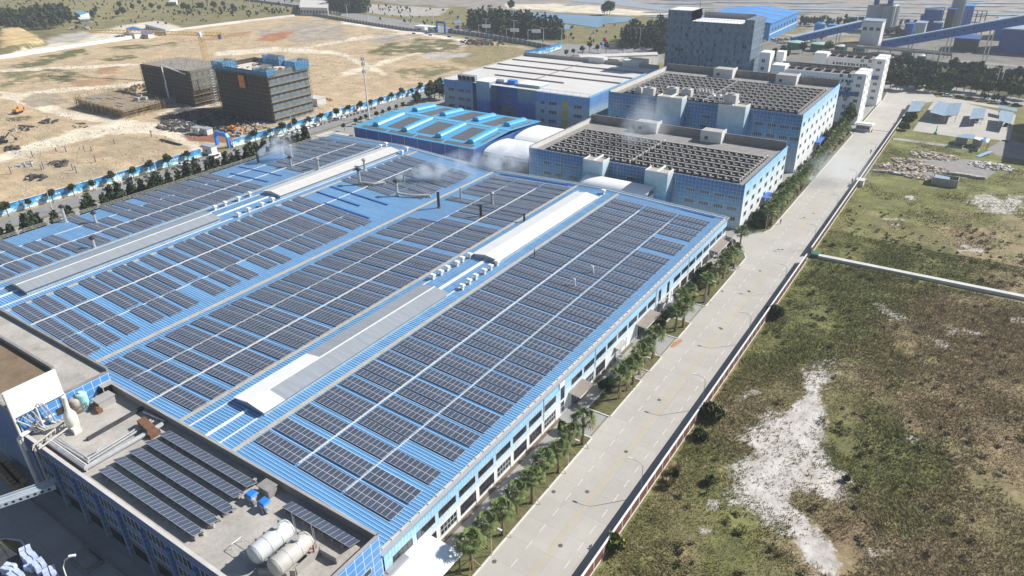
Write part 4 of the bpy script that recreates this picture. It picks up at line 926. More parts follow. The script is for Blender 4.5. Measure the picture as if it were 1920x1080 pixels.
# white flat canopy in front of the factory wall
t = thing('flat_canopy', 'bright white flat canopy over the loading door in the near foreground', 'canopy', (-50, 50, 0))
zc = 4.3; pc = [G(799, 998, zc), G(867, 1037, zc), G(816, 1095, zc), G(736, 1065, zc)]
cy1 = (pc[0][1]+pc[1][1])/2; b = MB(); b.box(WX+.05, cy1-9.5, zc-.25, pc[1][0], cy1, zc); b.build('deck', M['white_b'], t)
b = MB(); b.box(WX+.06, cy1-9.5, zc, WX+1.1, cy1-5.0, zc+.5); b.box(WX+.3, cy1-8.9, zc+.5, WX+.8, cy1-5.4, zc+.62, 0); b.build('cable_box', M['grey'], t)
b = MB()
for yy in (cy1-.4, cy1-9.0): b.bar((pc[1][0]-.4, yy, 0), (pc[1][0]-.4, yy, zc-.25), .12, 0, 6)
b.build('post', M['dark'], t)
# ---------------------------------------------------------------- blue clad factory blocks with pergola-like concrete roofs
M['bluef'] = clad('blue_block_cladding', [(0, (.48, .54, .57)), (.22, (.32, .43, .50)), (.5, (.17, .34, .50)), (.74, (.085, .22, .42)), (.9, (.05, .15, .35)), (1, (.045, .135, .33))], 0, 13.7, (1.15, 1.15), mos=.9, mosaic=.14, lw=.08, lstr=.5)  # front copy of the block cladding, shade put into the darker colour
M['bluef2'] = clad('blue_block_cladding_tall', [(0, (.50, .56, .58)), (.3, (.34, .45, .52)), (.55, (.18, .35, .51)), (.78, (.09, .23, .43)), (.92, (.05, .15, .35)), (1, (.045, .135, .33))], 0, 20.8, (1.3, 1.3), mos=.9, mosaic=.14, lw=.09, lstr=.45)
M['blueR'] = clad('pale_blue_side_cladding', [(0, (.80, .81, .81)), (.35, (.77, .80, .81)), (.6, (.64, .76, .81)), (.82, (.42, .65, .81)), (1, (.28, .55, .79))], 0, 13.7, (1.15, 1.15), mos=.9, mosaic=.16, lw=.06, lstr=.4)  # side copy of the same cladding, sunlight put into the paler colour
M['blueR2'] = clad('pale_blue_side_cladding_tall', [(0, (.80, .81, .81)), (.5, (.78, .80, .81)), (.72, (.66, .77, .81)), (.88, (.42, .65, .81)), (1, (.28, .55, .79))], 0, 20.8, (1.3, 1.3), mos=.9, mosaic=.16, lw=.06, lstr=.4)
M['pale'] = clad('pale_stair_tower_cladding', [(0, (.07, .20, .52)), (.3, (.11, .28, .52)), (.42, (.25, .42, .52)), (.58, (.36, .50, .56)), (.8, (.50, .58, .61)), (1, (.58, .63, .65))], 3, 17, (2.4, .7), mos=1.2, mosaic=.1, lw=.05, lstr=.3)
M['pale2'] = clad('pale_stair_tower_cladding_tall', [(0, (.06, .18, .50)), (.38, (.09, .25, .52)), (.55, (.22, .40, .55)), (.7, (.38, .51, .58)), (1, (.55, .61, .64))], 5, 23.5, (2.4, .7), mos=1.2, mosaic=.1, lw=.05, lstr=.3)
M['roofdark'] = mat('dark_bitumen_roof', (.012, .012, .013), 1., .3, .4, spec=.05)
M['rail'] = mat('roof_beam_concrete', (.56, .53, .49), .85, .16, 1.)
def block(name, label, x0, y0, x1, y1, z, cladm, sidem):
    t = thing(name, label, 'factory block', (x1, y0, 0))
    b = MB(); w = .35
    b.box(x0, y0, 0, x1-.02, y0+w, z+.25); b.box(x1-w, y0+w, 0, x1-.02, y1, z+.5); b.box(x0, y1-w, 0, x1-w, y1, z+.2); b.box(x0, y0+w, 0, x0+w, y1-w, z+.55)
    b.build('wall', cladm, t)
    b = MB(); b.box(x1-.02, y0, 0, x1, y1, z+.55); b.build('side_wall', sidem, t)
    b = MB(); b.box(x0+w, y0+w, z-1.2, x1-w, y1-w, z-1.0); b.build('roof_floor', M['conc_d'], t)
    b = MB(); b.box(x0, y1-.5, z+.2, x1-.36, y1-.05, z+1.9); b.box(x0+.06, y0+.4, z+.56, x0+.3, y1-.5, z+.9)
    b.build('parapet', M['conc_d'], t)
    b = MB(); b.box(x0+w+.004, y0+w+.01, z-1.0, x0+w+.06, y1-w-.1, z+.6); b.box(x0-.03, y0+.01, z+.555, x0+.06, y1, z+.62); b.build('parapet_lining', M['conc_l'], t)
    b = MB(); b.box(x0+w+.1, y1-w-.06, z-1.0, x1-w-.1, y1-w-.004, z+.21); b.build('parapet_lining', M['conc_d'], t)
    return t
def rails(t, x0, x1, y0, pitch, n, z, xs_step, seed, aisle):
    """concrete sunshade grid: long rails, upright stubs with side bars, on a dark roof"""
    d = MB(); d.box(x0-.6, y0-2.6, z-.98, x1+.4, y0+pitch*(n-1)+3.2, z-.94); d.build('bitumen_bed', M['roofdark'], t)
    b = MB(); rr = random.Random(seed)
    for k in range(n):
        y = y0+k*pitch; b.box(x0, y-.17, z-.22, x1, y+.17, z-.02)
        x = x0+.3
        while x < x1: b.box(x-.14, y-.12, z-.94, x+.14, y+.12, z-.30); x += 4.8
    b.build('sunshade_rails', M['rail'], t)
    rest = MB(); cnt_ = 0
    for k in range(n):
        ym = y0-pitch*.42+k*pitch; x = x0+1.9
        while x < x1-1.2:
            if abs(x-aisle) > 1.2:
                b = MB() if cnt_ < 100 else rest; cnt_ += 1
                b.box(x-.2, ym-.16, z-.7, x+.2, ym+.16, z+.1); b.box(x+.2, ym-.13, z-.50, x+1.25, ym+.13, z-.30)
                if cnt_ <= 100: b.build('sunshade_stub', M['rail'], t)
            x += xs_step
    if rest.v: rest.build('sunshade_stubs', M['rail'], t)['kind'] = 'stuff'
    y = y0-1.5
    while y < y0+pitch*(n-1)+2:
        for xx in (aisle, x1+.05): b = MB(); b.box(xx-.22, y-.22, z-.94, xx+.22, y+.22, z+.05); b.box(xx-.07, y+.22, z-.5, xx+.07, y+2.2, z-.3); b.build('sunshade_post', M['rail'], t)
        y += 2.5
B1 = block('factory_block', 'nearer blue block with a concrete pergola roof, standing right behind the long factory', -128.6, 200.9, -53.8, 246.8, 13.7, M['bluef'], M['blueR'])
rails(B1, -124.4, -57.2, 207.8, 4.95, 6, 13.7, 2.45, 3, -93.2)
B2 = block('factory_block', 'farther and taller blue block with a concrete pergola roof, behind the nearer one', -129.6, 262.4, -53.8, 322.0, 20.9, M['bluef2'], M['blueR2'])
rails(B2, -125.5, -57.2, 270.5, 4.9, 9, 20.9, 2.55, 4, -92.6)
# stair towers on the near faces, head houses on the back parapet
def stair(t, x0, x1, y0, y1, z0, z1, m):
    b = MB(); b.box(x0, y0, z0, x1, y1, z1); b.build('stair_tower', m, t)
    b = MB(); b.box(x0, y0, z1, x1, y0+.2, z1+.5); b.box(x1-.25, y0+.2, z1, x1, y1, z1+.7); b.box(x0, y0+.2, z1, x0+.2, y1, z1+.5); b.box((x0+x1)/2-.2, y0+.3, z1, (x0+x1)/2+.2, y1+2.5, z1+.6); b.build('stair_parapet', M['white_w'], t)
    b = MB(); b.box(x0+.21, y0+.21, z1+.003, x1-.26, y1, z1+.05); b.build('stair_roof', M['roofconc'], t)
stair(B1, -104.9, -97.8, 196.2, 200.86, 0, 14.6, M['pale']); stair(B1, -83.4, -75.9, 196.2, 200.86, 0, 14.6, M['pale'])
stair(B2, -106.6, -96.6, 257.2, 262.36, 0, 22.6, M['pale2']); stair(B2, -82.5, -72.5, 256.8, 262.36, 0, 22.4, M['pale2'])
def headhouse(t, x0, x1, y0, y1, z0, z1):
    b = MB(); b.box(x0, y0, z0, x1, y1, z1); b.build('head_house', M['white_w'], t)
    b = MB(); b.box(x0+.25, y0+.25, z1+.003, x1-.25, y1-.25, z1+.06, 0); b.box(x0, y0, z1, x1, y0+.2, z1+.3, 1); b.box(x1-.2, y0+.2, z1, x1, y1, z1+.5, 1); b.build('head_roof', [M['roofconc'], M['white_w']], t)
    b = MB(); b.box(x0+1.6, y0-.05, z0+.9, x0+2.8, y0-.003, z0+2.0); b.build('head_window', M['glass_b'], t)
headhouse(B1, -83.0, -75.4, 242.2, 247.5, 12.7, 16.4); headhouse(B1, -108.5, -99.8, 242.6, 247.5, 12.7, 16.2)
headhouse(B2, -105.5, -97.0, 316.0, 322.6, 19.9, 23.4); headhouse(B2, -78.5, -70.0, 316.0, 322.6, 19.9, 23.4)
# windows on shaded fronts
def wins_front(t, Y, pxs, z0, z1, w, n=4):
    for x in pxs: window_y(t, Y, x, x+w, z0, z1, n)
for x in (-122.5, -118.0, -112.5, -107.8, -91.5, -71.5, -67.0, -62.5, -58.3): window_y(B1, 200.9, x, x+2.9, 9.2, 10.3, 4)
for x in (-122.5, -118, -112.5, -107.8, -71.5, -67.0, -62.5, -58.3):
    window_y(B1, 200.9, x, x+2.9, 5.6, 6.8, 4)
for x in (-71.5, -67.0, -62.5, -58.3): window_y(B1, 200.9, x, x+2.9, 2.4, 3.7, 4)
for x in (-127.3, -122.3, -116.5, -111.2, -90.0, -70.0, -65.5, -61.0, -57.0): window_y(B2, 262.4, x, x+3., 15.6, 16.9, 4)
for x in (-90.5, -70.0, -65.5, -61., -57.): window_y(B2, 262.4, x, x+3., 11.8, 13.1, 4)
for x in (-90.5, -65.5, -61.): window_y(B2, 262.4, x, x+2.6, 7.6, 9.2, 3)
for x in (-127.8, -126.0, -122.3, -120.2): window_y(B2, 262.4, x, x+.9, 10.2, 12.0, 1)
for t, Y, xs, z in ((B1, 200.9, (-115.8, -94.6, -79.8+4.8, -86.4), 13.4), (B2, 262.4, (-110.4, -64.0, -70.6), 19.6)):
    for x in xs: b = MB(); b.bar((x, Y-.12, 1), (x, Y-.12, z), .09, 0, 6); b.build('downpipe', M['white_w'], t)
# sunlit side windows
rr = random.Random(8)
for t, zs, y0, y1, st in ((B1, (10.6, 7.2, 4.0), 203.6, 246, 6.6), (B2, (17.2, 13.2, 9.2, 5.2), 265, 321, 7.2)):
    y = y0
    while y < y1-2.5:
        for z in zs: window_x(t, -53.8, y, y+2.3, z-.75, z+.75, 2, M['aframe'], M['glass_b'])
        y += st
for t, y0, y1, z in ((B1, 222, 228, 3.4), (B2, 291, 303, 4.2)):
    b = MB(); b.box(-53.79, y0, z, -51.6, y1, z+.25); b.build('door_canopy', M['blue'], t)
# roof clutter on the farther block: cooling boxes and vents
def cooling(p, dx, dy, dz, label, m='conc_l'):
    b = MB(); b.box(-dx/2, -dy/2, 0, dx/2, dy/2, dz, 0)
    for k in range(4): b.box(-dx/2-.03, -dy/2+.2, .4+k*.45, dx/2+.03, dy/2-.2, .46+k*.45, 1)
    b.lathe((0, 0, dz), [(min(dx, dy)*.38, 0), (min(dx, dy)*.40, .35), (min(dx, dy)*.36, .35)], 14, 1)
    tag(b.build('cooling_unit', [M[m], M['grey']], loc=p), label, 'cooling unit', 'cooling units on the farther blue block')
zr = 19.9
def onr(x, y, z=zr): p = G(x, y, z); return (p[0], p[1], z)
for (x, y), sz, lab in [((1198, 176), (2.4, 2., 2.6), 'dark-fronted cooling unit, leftmost on the blue block edge'), ((1217, 179), (4.6, 2.4, 3.1), 'long white cooling unit with a row of round vents'), ((1260, 180), (4.4, 3, 3.4), 'big grey cooling unit in the middle of the block edge'), ((1288, 182), (3.9, 3, 3.2), 'second big grey cooling unit, right of the middle one'), ((1370, 195), (4.4, 3.4, 3.6), 'grey cooling unit standing on the pale stair tower')]: cooling(onr(x, y, 22.4 if x == 1370 else zr), *sz, lab)
b = MB()
for k in range(5): b.lathe((k*1.35, 0, 0), [(.55, 0), (.6, 1.4), (.4, 1.8), (.45, 2.3)], 10)
b.box(-.9, -.9, 0, 6.3, .9, .9)
p = onr(1310, 176); tag(b.build('vent_row', M['white_w'], loc=p), 'white row of five round vents behind the grey cooling units', 'vent')
for i, x in enumerate((1338, 1350)):
    p = onr(x, 182, 22.5); b = MB(); b.lathe((0, 0, 0), [(.5, 0), (.75, .2), (.75, .6), (.4, .95)], 12)
    tag(b.build('dome_vent', M['white'], loc=p), ('left' if i == 0 else 'right')+' one of two white dome vents beside the grey unit on the stair tower', 'vent', 'white dome vents')
# ---------------------------------------------------------------- white-roofed block
M['cladW'] = clad('grey_blue_block_cladding', [(0, (.30, .38, .44)), (.62, (.28, .38, .46)), (.74, (.12, .26, .50)), (1, (.10, .24, .50))], 0, 16.5, (2.6, 4.0), mos=1.3, mosaic=.06, lw=.10, lstr=.25)
M['roofw'] = mat('white_roof_membrane', (.60, .585, .56), .7, .08, .08, stain=((.44, .42, .39), .12, .5))
t = thing('white_roof_block', 'three-storey blue-grey block with a wide white roof and yellow panels on its front', 'factory block', (-141.5, 268, 0)); B3 = t
X0, X1, Y0, Y1, Z = -220.2, -141.0, 268.6, 340., 16.0
b = MB(); b.box(X0, Y0, 0, -203, Y1, Z); b.box(-203, Y0+8, 0, -168, Y1, Z); b.box(-168, Y0-.6, 0, X1, Y1, Z); b.build('wall', M['cladW'], t)
b = MB(); b.box(X0+.3, Y0+.3, Z+.004, X1-.3, Y1-.3, Z+.1); b.build('roof', M['roofw'], t)
b = MB(); b.box(X0, Y0, Z, X0+.3, Y1, Z+.75); b.box(X0, Y1-.35, Z, X1, Y1, Z+2.0); b.build('parapet', M['conc'], t)
b = MB(); b.box(X1-.3, Y0-.6, Z, X1, Y1-.4, Z+.85); b.build('parapet_blue', mat('light_blue_parapet', (.20, .46, .72), .5), t)
b = MB()
for y, xa, xb in ((299.5, -219, -142), (287.5, -203.5, -165), (312, -219, -142), (326, -219, -142)): b.box(xa, y, Z+.1, xb, y+.55, Z+.65)
b.box(-181.5, 287, Z+.1, -180.9, 330, Z+.4); b.build('roof_joint', mat('brownish_roof_joint', (.30, .24, .22), .8), t)
cst = clad('grey_blue_stair_cladding', [(0, (.05, .13, .38)), (.48, (.055, .15, .40)), (.56, (.17, .30, .40)), (1, (.30, .41, .46))], 0, 17.2, (2.4, .7), mos=1.4, mosaic=.04, lw=.05, lstr=.2)
for bx in ((-200, Y0-1.2, -192.4, Y0+8, 1.4), (-180.6, Y0+4, -168.6, Y0+12, 1.2)):
    b = MB(); b.box(bx[0], bx[1], 0, bx[2], bx[3], Z+bx[4]); b.build('stair_tower', cst, t); b = MB(); b.box(bx[0], bx[1], Z+bx[4], bx[2], bx[3], Z+bx[4]+.15); b.build('stair_roof', M['white_b'], t)
b = MB(); b.box(-192.4, Y0+4.5, 6, -180.6, Y0+8, Z+.7); b.build('recess_wall', mat('deep_blue_recess_panels', (.055, .15, .40), .5, .1), t)
for x, w in ((-217.5, 3.6), (-211.6, 3.6), (-207.2, 2.9), (-203.9, 0)):
    if w:
        for z in (10.9, 7.0, 3.1): window_y(t, Y0, x, x+w, z, z+1.7, 3)
for z in (10.9, 7.0, 3.1):
    window_y(t, Y0+4.5, -188, -184.3, z-1, z+.7, 3); window_y(t, Y0-.6, -165.3, -163.2, z, z+1.6, 2); window_y(t, Y0-.6, -161.2, -157.2, z, z+1.6, 3)
    window_y(t, Y0-.6, -148.6, -144.6, z, z+1.5, 3)
    b = MB(); b.box(-154.6, Y0-.68, z-.7, -151.4, Y0-.602, z+2.3); b.build('panel', mat('mustard_panel', (.42, .34, .06), .7, .1), t)
b = MB()
for k in range(16): b.bar((X0+.1, Y0+2+k*4.4, Z+.7), (X0+.1, Y0+2+k*4.4, Z+2.0), .06)
for k in range(8): b.bar((-168+k*3.7, Y0-.3, Z), (-168+k*3.7, Y0-.3, Z+1.5), .06)
b.bar((-168, Y0-.3, Z+1.5), (X1, Y0-.3, Z+1.5), .06); b.build('roof_railing', M['white_w'], t)
for x0, x1 in ((-180, -171), (-160.5, -151.5)):
    b = MB(); b.box(x0, Y1-1.2, Z, x1, Y1+3, Z+3); b.build('head_house', M['white_w'], t)
for i in range(4):
    p = (-211.0+i*2.6, Y0+1.6, Z+.1); b = MB(); b.hexa([(-1.1, -.5, 0), (1.1, -.5, 0), (1.1, 1.0, 0), (-1.1, 1.0, 0)], [(-1.1, -1.0, 2.6), (1.1, -1.0, 2.6), (1.1, 1.0, 2.9), (-1.1, 1.0, 2.9)], 0)
    b.face([(-.9, -.62, .4), (.9, -.62, .4), (.9, -1.0, 2.3), (-.9, -1.0, 2.3)], 1)
    tag(b.build('condenser', [M['grey'], M['black']], loc=p), 'black-faced condenser in the row of four on the white roof edge', 'condenser', 'row of four condensers')
for i, (x, m, lab) in enumerate(((-190.5, 'white_w', 'white box unit beside the blue one on the white roof'), (-184.6, 'blue_b', 'bright blue box unit on the edge of the white roof'))):
    b = MB(); b.box(-2, -1.2, 0, 2, 1.2, 1.2); b.box(-2.1, -1.3, 1.2, 2.1, 1.3, 1.35); b.tube([(-2.4, 0, .6), (-2., 0, .6)], .3, 8); tag(b.build('roof_unit', M[m], loc=(x, Y0+6.2, Z+.7)), lab, 'roof unit')
b = MB(); b.hexa([(-141.0, 252, 7.5), (-134, 252, 7.2), (-134, 262, 7.2), (-141.0, 262, 7.5)], [(-141.0, 252, 7.7), (-134, 252, 7.4), (-134, 262, 7.4), (-141.0, 262, 7.7)]);
# ---------------------------------------------------------------- blue shed with eight roof vents
M['shedr'] = corr('cyan_blue_shed_roof', (.085, .345, .56), .4, .10, damt=.25); M['shedv'] = corr('cyan_blue_vent_sheet', (.07, .38, .66), .35, .08)
t = thing('vented_shed', 'blue shed with eight long rounded roof vents and grey panel fields', 'shed', (-156, 205, 0)); SH = t
sx0, sx1, sy0, sy1, ym = -217.5, -155.6, 205.2, 251.5, 228.5; ze, zm = 8.1, 9.6
b = MB(); b.box(sx0, sy0, 0, sx1, sy0+.3, ze-.1); b.box(sx0, sy1-.3, 0, sx1, sy1, ze-.1); b.box(sx1-.3, sy0+.3, 0, sx1, sy1-.3, ze-.1); b.box(sx0, sy0+.3, 0, sx0+.3, sy1-.3, ze-.1); b.build('wall', M['blue_d'], t)
b = MB()
for ya, yb, za, zb in ((sy0-.4, ym, ze, zm), (ym, sy1+.4, zm, ze)): b.hexa([(sx0-.4, ya, za-.15), (sx1+.4, ya, za-.15), (sx1+.4, yb, zb-.15), (sx0-.4, yb, zb-.15)], [(sx0-.4, ya, za), (sx1+.4, ya, za), (sx1+.4, yb, zb), (sx0-.4, yb, zb)])
b.build('roof', M['shedr'], t)
zs = lambda y: ze+(zm-ze)*(1-abs(y-ym)/(ym-sy0))
b = MB(); b.box(sx0, ym-.5, zm-.05, sx1, ym+.5, zm+.12); b.build('ridge_cap', mat('pale_blue_ridge', (.25, .48, .62), .4), t)
for k in range(1, 10): b = MB(); x = sx0+k*(sx1-sx0)/9.; b.box(x-.12, sy0-.1, 0, x+.12, sy0-.003, ze-.2); b.build('wall_rib', M['grey'], t)
def sheet(x0, x1, y0, y1):
    b = MB(); z0, z1 = zs(y0)+.12, zs(y1)+.12
    b.hexa([(x0, y0, z0-.08), (x1, y0, z0-.08), (x1, y1, z1-.08), (x0, y1, z1-.08)], [(x0, y0, z0), (x1, y0, z0), (x1, y1, z1), (x0, y1, z1)], 0)
    n = max(2, int((x1-x0)/1.1)); m = max(2, int(abs(y1-y0)/2.))
    for i in range(n):
        for j in range(m):
            a, c = x0+(x1-x0)*i/n+.06, x0+(x1-x0)*(i+1)/n-.06; p, q = y0+(y1-y0)*j/m+.06, y0+(y1-y0)*(j+1)/m-.06
            b.face([(a, p, zs(p)+.125), (c, p, zs(p)+.125), (c, q, zs(q)+.125), (a, q, zs(q)+.125)], 1)
    b.build('panel_field', [M['pvframe'], mat('aged_solar_glass', (.085, .082, .088), .4, .15, .2)], t)
vx = [-209.2, -193.6, -176.2, -160.6]
for i in range(3): sheet(vx[i]+4.8, vx[i+1]-3.6, sy0+6.0, ym-3.2); sheet(vx[i]+4.8, vx[i+1]-3.6, ym+3.2, sy1-2.5)
for i in range(4): sheet(sx0+3+i*14.6, sx0+16.6+i*14.6, sy0+.9, sy0+3.4)
sheet(-157.8, -156.4, sy0+7, ym-4); sheet(-157.8, -156.4, ym+4, sy1-4)
for x in vx:
    for (y0, y1) in ((sy0+4.4, ym-2.6), (ym+5.8, sy1-4.5)):
        b = MB(); sec = [(-1.55, .1), (-1.7, .7), (-1.3, 1.35), (-.5, 1.65), (.5, 1.65), (1.3, 1.35), (1.7, .7), (1.55, .1)]
        b.hexa([(x+a, y0, zs(y0)+c) for a, c in sec][::1], [(x+a, y1, zs(y1)+c) for a, c in sec][::1]); b.f = [tuple(reversed(f)) for f in b.f]
        o = b.build('roof_vent', M['shedv'], t)
        b = MB(); b.box(x-1.5, y0-.35, zs(y0)-.1, x+1.5, y0-.01, zs(y0)+.9); b.build('vent_hood', M['blue_d'], o)
# curved white canopies
for i, (xa, xb, y0, y1, zt) in enumerate(((-155.0, -134.8, 210.0, 229.5, 7.6), (-154.6, -134.8, 230.2, 252.0, 7.8))):
    t = thing('curved_canopy', ('nearer' if i == 0 else 'farther')+' of two white barrel-curved canopies between shed and blue block', 'canopy', (xb, y0, 0), 'white barrel canopies')
    b = MB(); n = 10; pr = []
    for k in range(n+1):
        a = math.pi*(k/n); pr.append(((y0+y1)/2-math.cos(a)*(y1-y0)/2, zt-2.6+2.6*math.sin(a)**.8))
    for (ya, za), (yb, zb) in zip(pr, pr[1:]): b.hexa([(xa, ya, za-.1), (xb, ya, za-.1), (xb, yb, zb-.1), (xa, yb, zb-.1)], [(xa, ya, za), (xb, ya, za), (xb, yb, zb), (xa, yb, zb)])
    b.build('membrane', M['white_b'], t)
    b = MB()
    for x in (xa+.5, (xa+xb)/2, xb-.5):
        for yy in (y0+.2, y1-.2): b.box(x-.2, yy-.2, 0, x+.2, yy+.2, zt-2.6)
    b.build('post', M['grey'], t)
b = MB(); b.box(-155.2, 207.5, 0, -134.8, 209.8, .4); struct(b.build('loading_kerb', M['conc']))
t = thing('curved_canopy', 'low white curved lean-to roof at the foot of the nearer blue block', 'canopy', (-90, 193, 0))
q = [GY(*p, 192.5) for p in ((1091, 346), (1217, 372))]; b = MB(); xa, xb = q[0][0], q[1][0]; ya = 190.6; yb = 196.1
n = 8
for k in range(n):
    a0, a1 = math.pi*.5*k/n, math.pi*.5*(k+1)/n
    f = lambda a: (ya+(yb-ya)*(1-math.cos(a)), 8.3+2.1*math.sin(a))
    (p0, z0), (p1, z1) = f(a0), f(a1); b.hexa([(xa, p0, z0-.1), (xb, p0, z0-.1), (xb, p1, z1-.1), (xa, p1, z1-.1)], [(xa, p0, z0), (xb, p0, z0), (xb, p1, z1), (xa, p1, z1)])
b.build('membrane', M['white_b'], t); b = MB(); b.box(xa+.1, ya+.1, 0, xb-.1, yb-.1, 8.15); b.build('wall', M['mon_w'], t)
# ---------------------------------------------------------------- white dormitory slabs
M['dorm'] = mat('white_render', (.72, .72, .71), .8, .06, .2, stain=((.5, .49, .47), .4, .3))
def dorm(label, x0, x1, y0, y1, z, lit_x):
    t = thing('dormitory', label, 'building', (x1, y0, 0))
    b = MB(); b.box(x0, y0, 0, x1-5, y1, z-1.2); b.box(x1-5, y0-1.6, 0, x1, y0+6, z); b.box(x1-5, y1-6, 0, x1, y1, z); b.box(x1-5, y0+6, 0, x1, y1-6, z-8); b.box(x0, y0-1, 0, x0+6, y0+6, z+.5)
    b.build('wall', M['dorm'], t)
    b = MB(); b.box(x0+.2, y1-.3, z-1.2, x1-5, y1, z+.2); b.box(x0+6, y0+.3, z-1.19, x1-5.3, y1-.3, z-1.1); b.build('roof', M['conc_d'], t)
    b = MB(); rr = random.Random(int(y0)); x = x0+8
    while x < x1-7:
        for y in (y0+3, y0+6.5, y0+10): b.obox((x+rr.uniform(-.3, .3), y, z-.7), 2.6, .35, .9, 0); b.obox((x, y+1.3, z-.5), 2.8, 1.9, .12, .0)
        x += 3.9
    b.build('roof_racks', [M['pvcell'] if False else M['rock_d']], t)
    for x in np.arange(x0+9, x1-8, 5.4):
        for z0 in ((z-3.2, z-6.4, z-9.6) if True else ()):
            bb = MB()
            for k, (o, w) in enumerate(((0, .9), (1.5, 1.1), (2.9, 1.1), (4.2, .6))): bb.box(x+o, y0-.08, z0-1.1, x+o+w, y0-.003, z0)
            bb.build('window_group', M['glass'], t)
    for z0 in np.arange(3, z-2, 3.3):
        window_y(t, y0-1.6, x1-3.4, x1-1.6, z0, z0+1.3, 2); window_x(t, x1, y0+1.2, y0+2.2, z0, z0+1.4, 1, M['aframe'], M['glass_b']); window_x(t, x1, y1-3., y1-2, z0, z0+1.4, 1, M['aframe'], M['glass_b'])
        window_y(t, y0, x1-11, x1-9.6, z0, z0+1.3, 2); window_y(t, y0, x1-7.6, x1-6.2, z0, z0+1.6, 2)
    b = MB(); b.box(x1-10, y0-2.6, z-9.4, x1-1.5, y0-1.62, z-7.9); b.build('blue_awning', M['blue_d'], t)
    return t
dorm('white dormitory slab with a blue awning, right behind the taller blue block', -88, -47.6, 345, 358, 21.8, 1)
dorm('second white dormitory slab, farther back beside the trees', -78.8, -46.4, 386, 399, 21.8, 1)
b = MB(); t = thing('white_stair_tower', 'narrow white stair tower beside the scaffolded high block', 'tower', (-91, 350, 0))
b.box(-95.5, 349, 0, -90.6, 356, 26.5); b.box(-90, 357, 0, -86.5, 362, 26); b.build('wall', M['dorm'], t)
for z0 in (15, 18.5, 22): window_y(t, 349, -94.2, -92.6, z0, z0+1.5, 2)
# ---------------------------------------------------------------- high block wrapped in blue netting
def net_mat(name, base, dark, gx, gz, seed):
    m, nt, b = _nt(name); P = posn(nt); sx = N(nt, 'ShaderNodeSeparateXYZ'); L(nt, P, sx.inputs[0])
    u = math_n(nt, 'ADD', sx.outputs[0], sx.outputs[1]); z = sx.outputs[2]
    c = N(nt, 'ShaderNodeCombineXYZ'); L(nt, math_n(nt, 'FLOOR', math_n(nt, 'DIVIDE', u, gx)), c.inputs[0]); L(nt, math_n(nt, 'FLOOR', math_n(nt, 'DIVIDE', z, gz)), c.inputs[1]); c.inputs[2].default_value = seed
    w = N(nt, 'ShaderNodeTexWhiteNoise', noise_dimensions='3D'); L(nt, c.outputs[0], w.inputs['Vector'])
    n = noise_n(nt, P, .5, 5, .7)
    f = math_n(nt, 'MULTIPLY_ADD', math_n(nt, 'ADD', math_n(nt, 'MULTIPLY', w.outputs['Value'], .14), n), 1.6, -.5, True)
    col = mixc(nt, f, dark, base)
    wn = math_n(nt, 'MULTIPLY', math_n(nt, 'LESS_THAN', math_n(nt, 'FRACT', math_n(nt, 'DIVIDE', u, 3.4)), .5), math_n(nt, 'LESS_THAN', math_n(nt, 'FRACT', math_n(nt, 'DIVIDE', z, 3.7)), .48))
    col = mixc(nt, math_n(nt, 'MULTIPLY', wn, .55), col, tuple(x*.6 for x in dark))
    gl = math_n(nt, 'LESS_THAN', math_n(nt, 'FRACT', math_n(nt, 'DIVIDE', u, 1.7)), .1)
    col = mixc(nt, math_n(nt, 'MULTIPLY', gl, .5), col, base)
    L(nt, col, b.inputs['Base Color']); b.inputs['Roughness'].default_value = .85
    return m
M['net'] = net_mat('hung_blue_grey_netting', (.23, .32, .41), (.10, .15, .21), 1.0, 1.9, 2.)
t = thing('netted_tower', 'ten-storey block under construction, wrapped in blue-grey scaffold netting', 'building', (-97, 345, 0))
tx0, tx1, ty0, ty1, tz = -140.5, -98.6, 345., 362., 40.
b = MB(); b.box(tx0, ty0, 0, tx1, ty1, tz-1.4); b.box(tx0, ty0, tz-1.4, tx0+12, ty1-4, tz+3.2); b.box(tx1-4.5, ty0, tz-1.4, tx1, ty1, tz+.7); b.build('netting', M['net'], t)
b = MB(); b.box(tx0+12, ty0+.3, tz-1.39, tx1-4.5, ty1-.3, tz-1.3); b.box(tx0+.3, ty0+.3, tz+3.2, tx0+11.7, ty1-4.3, tz+3.3); b.build('roof', M['white_b'], t)
b = MB(); b.box(tx0+12, ty1-.4, tz-1.4, tx1-4.5, ty1, tz+1.3); b.box(tx0+11.7, ty0, tz-1.4, tx0+12, ty1-4, tz+3.3); b.build('parapet', M['conc'], t)
b = MB()
for k in range(28): x = tx0+k*(tx1-tx0)/27.; b.bar((x, ty0-.35, 0), (x, ty0-.35, tz-.2+(3.2 if k < 8 else 0)), .05)
for k in range(12): y = ty0+k*(ty1-ty0)/11.; b.bar((tx1+.35, y, 0), (tx1+.35, y, tz+.6), .05)
for k in range(20):
    z = 2+k*2.; b.bar((tx0, ty0-.35, z), (tx1+.3, ty0-.35, z), .06); b.bar((tx1+.35, ty0-.3, z), (tx1+.35, ty1, z), .06)
b.build('scaffold_poles', M['grey'], t)
rr = random.Random(3)
for k in range(60):
    b = MB()
    x = rr.uniform(tx0+2, tx1-3); z = rr.choice((7, 10.5, 14, 17.5, 21, 24.5, 28, 31.5, 35))+rr.uniform(-.3, .3); b.box(x, ty0-.06, z, x+rr.uniform(.5, 1.0), ty0-.004, z+1.4); b.build('dark_opening', M['black'], t)
b = MB(); b.bar((tx0+14, ty0+4, tz), (tx0+14, ty0+4, tz+7), .12); b.build('mast', M['dark'], t)
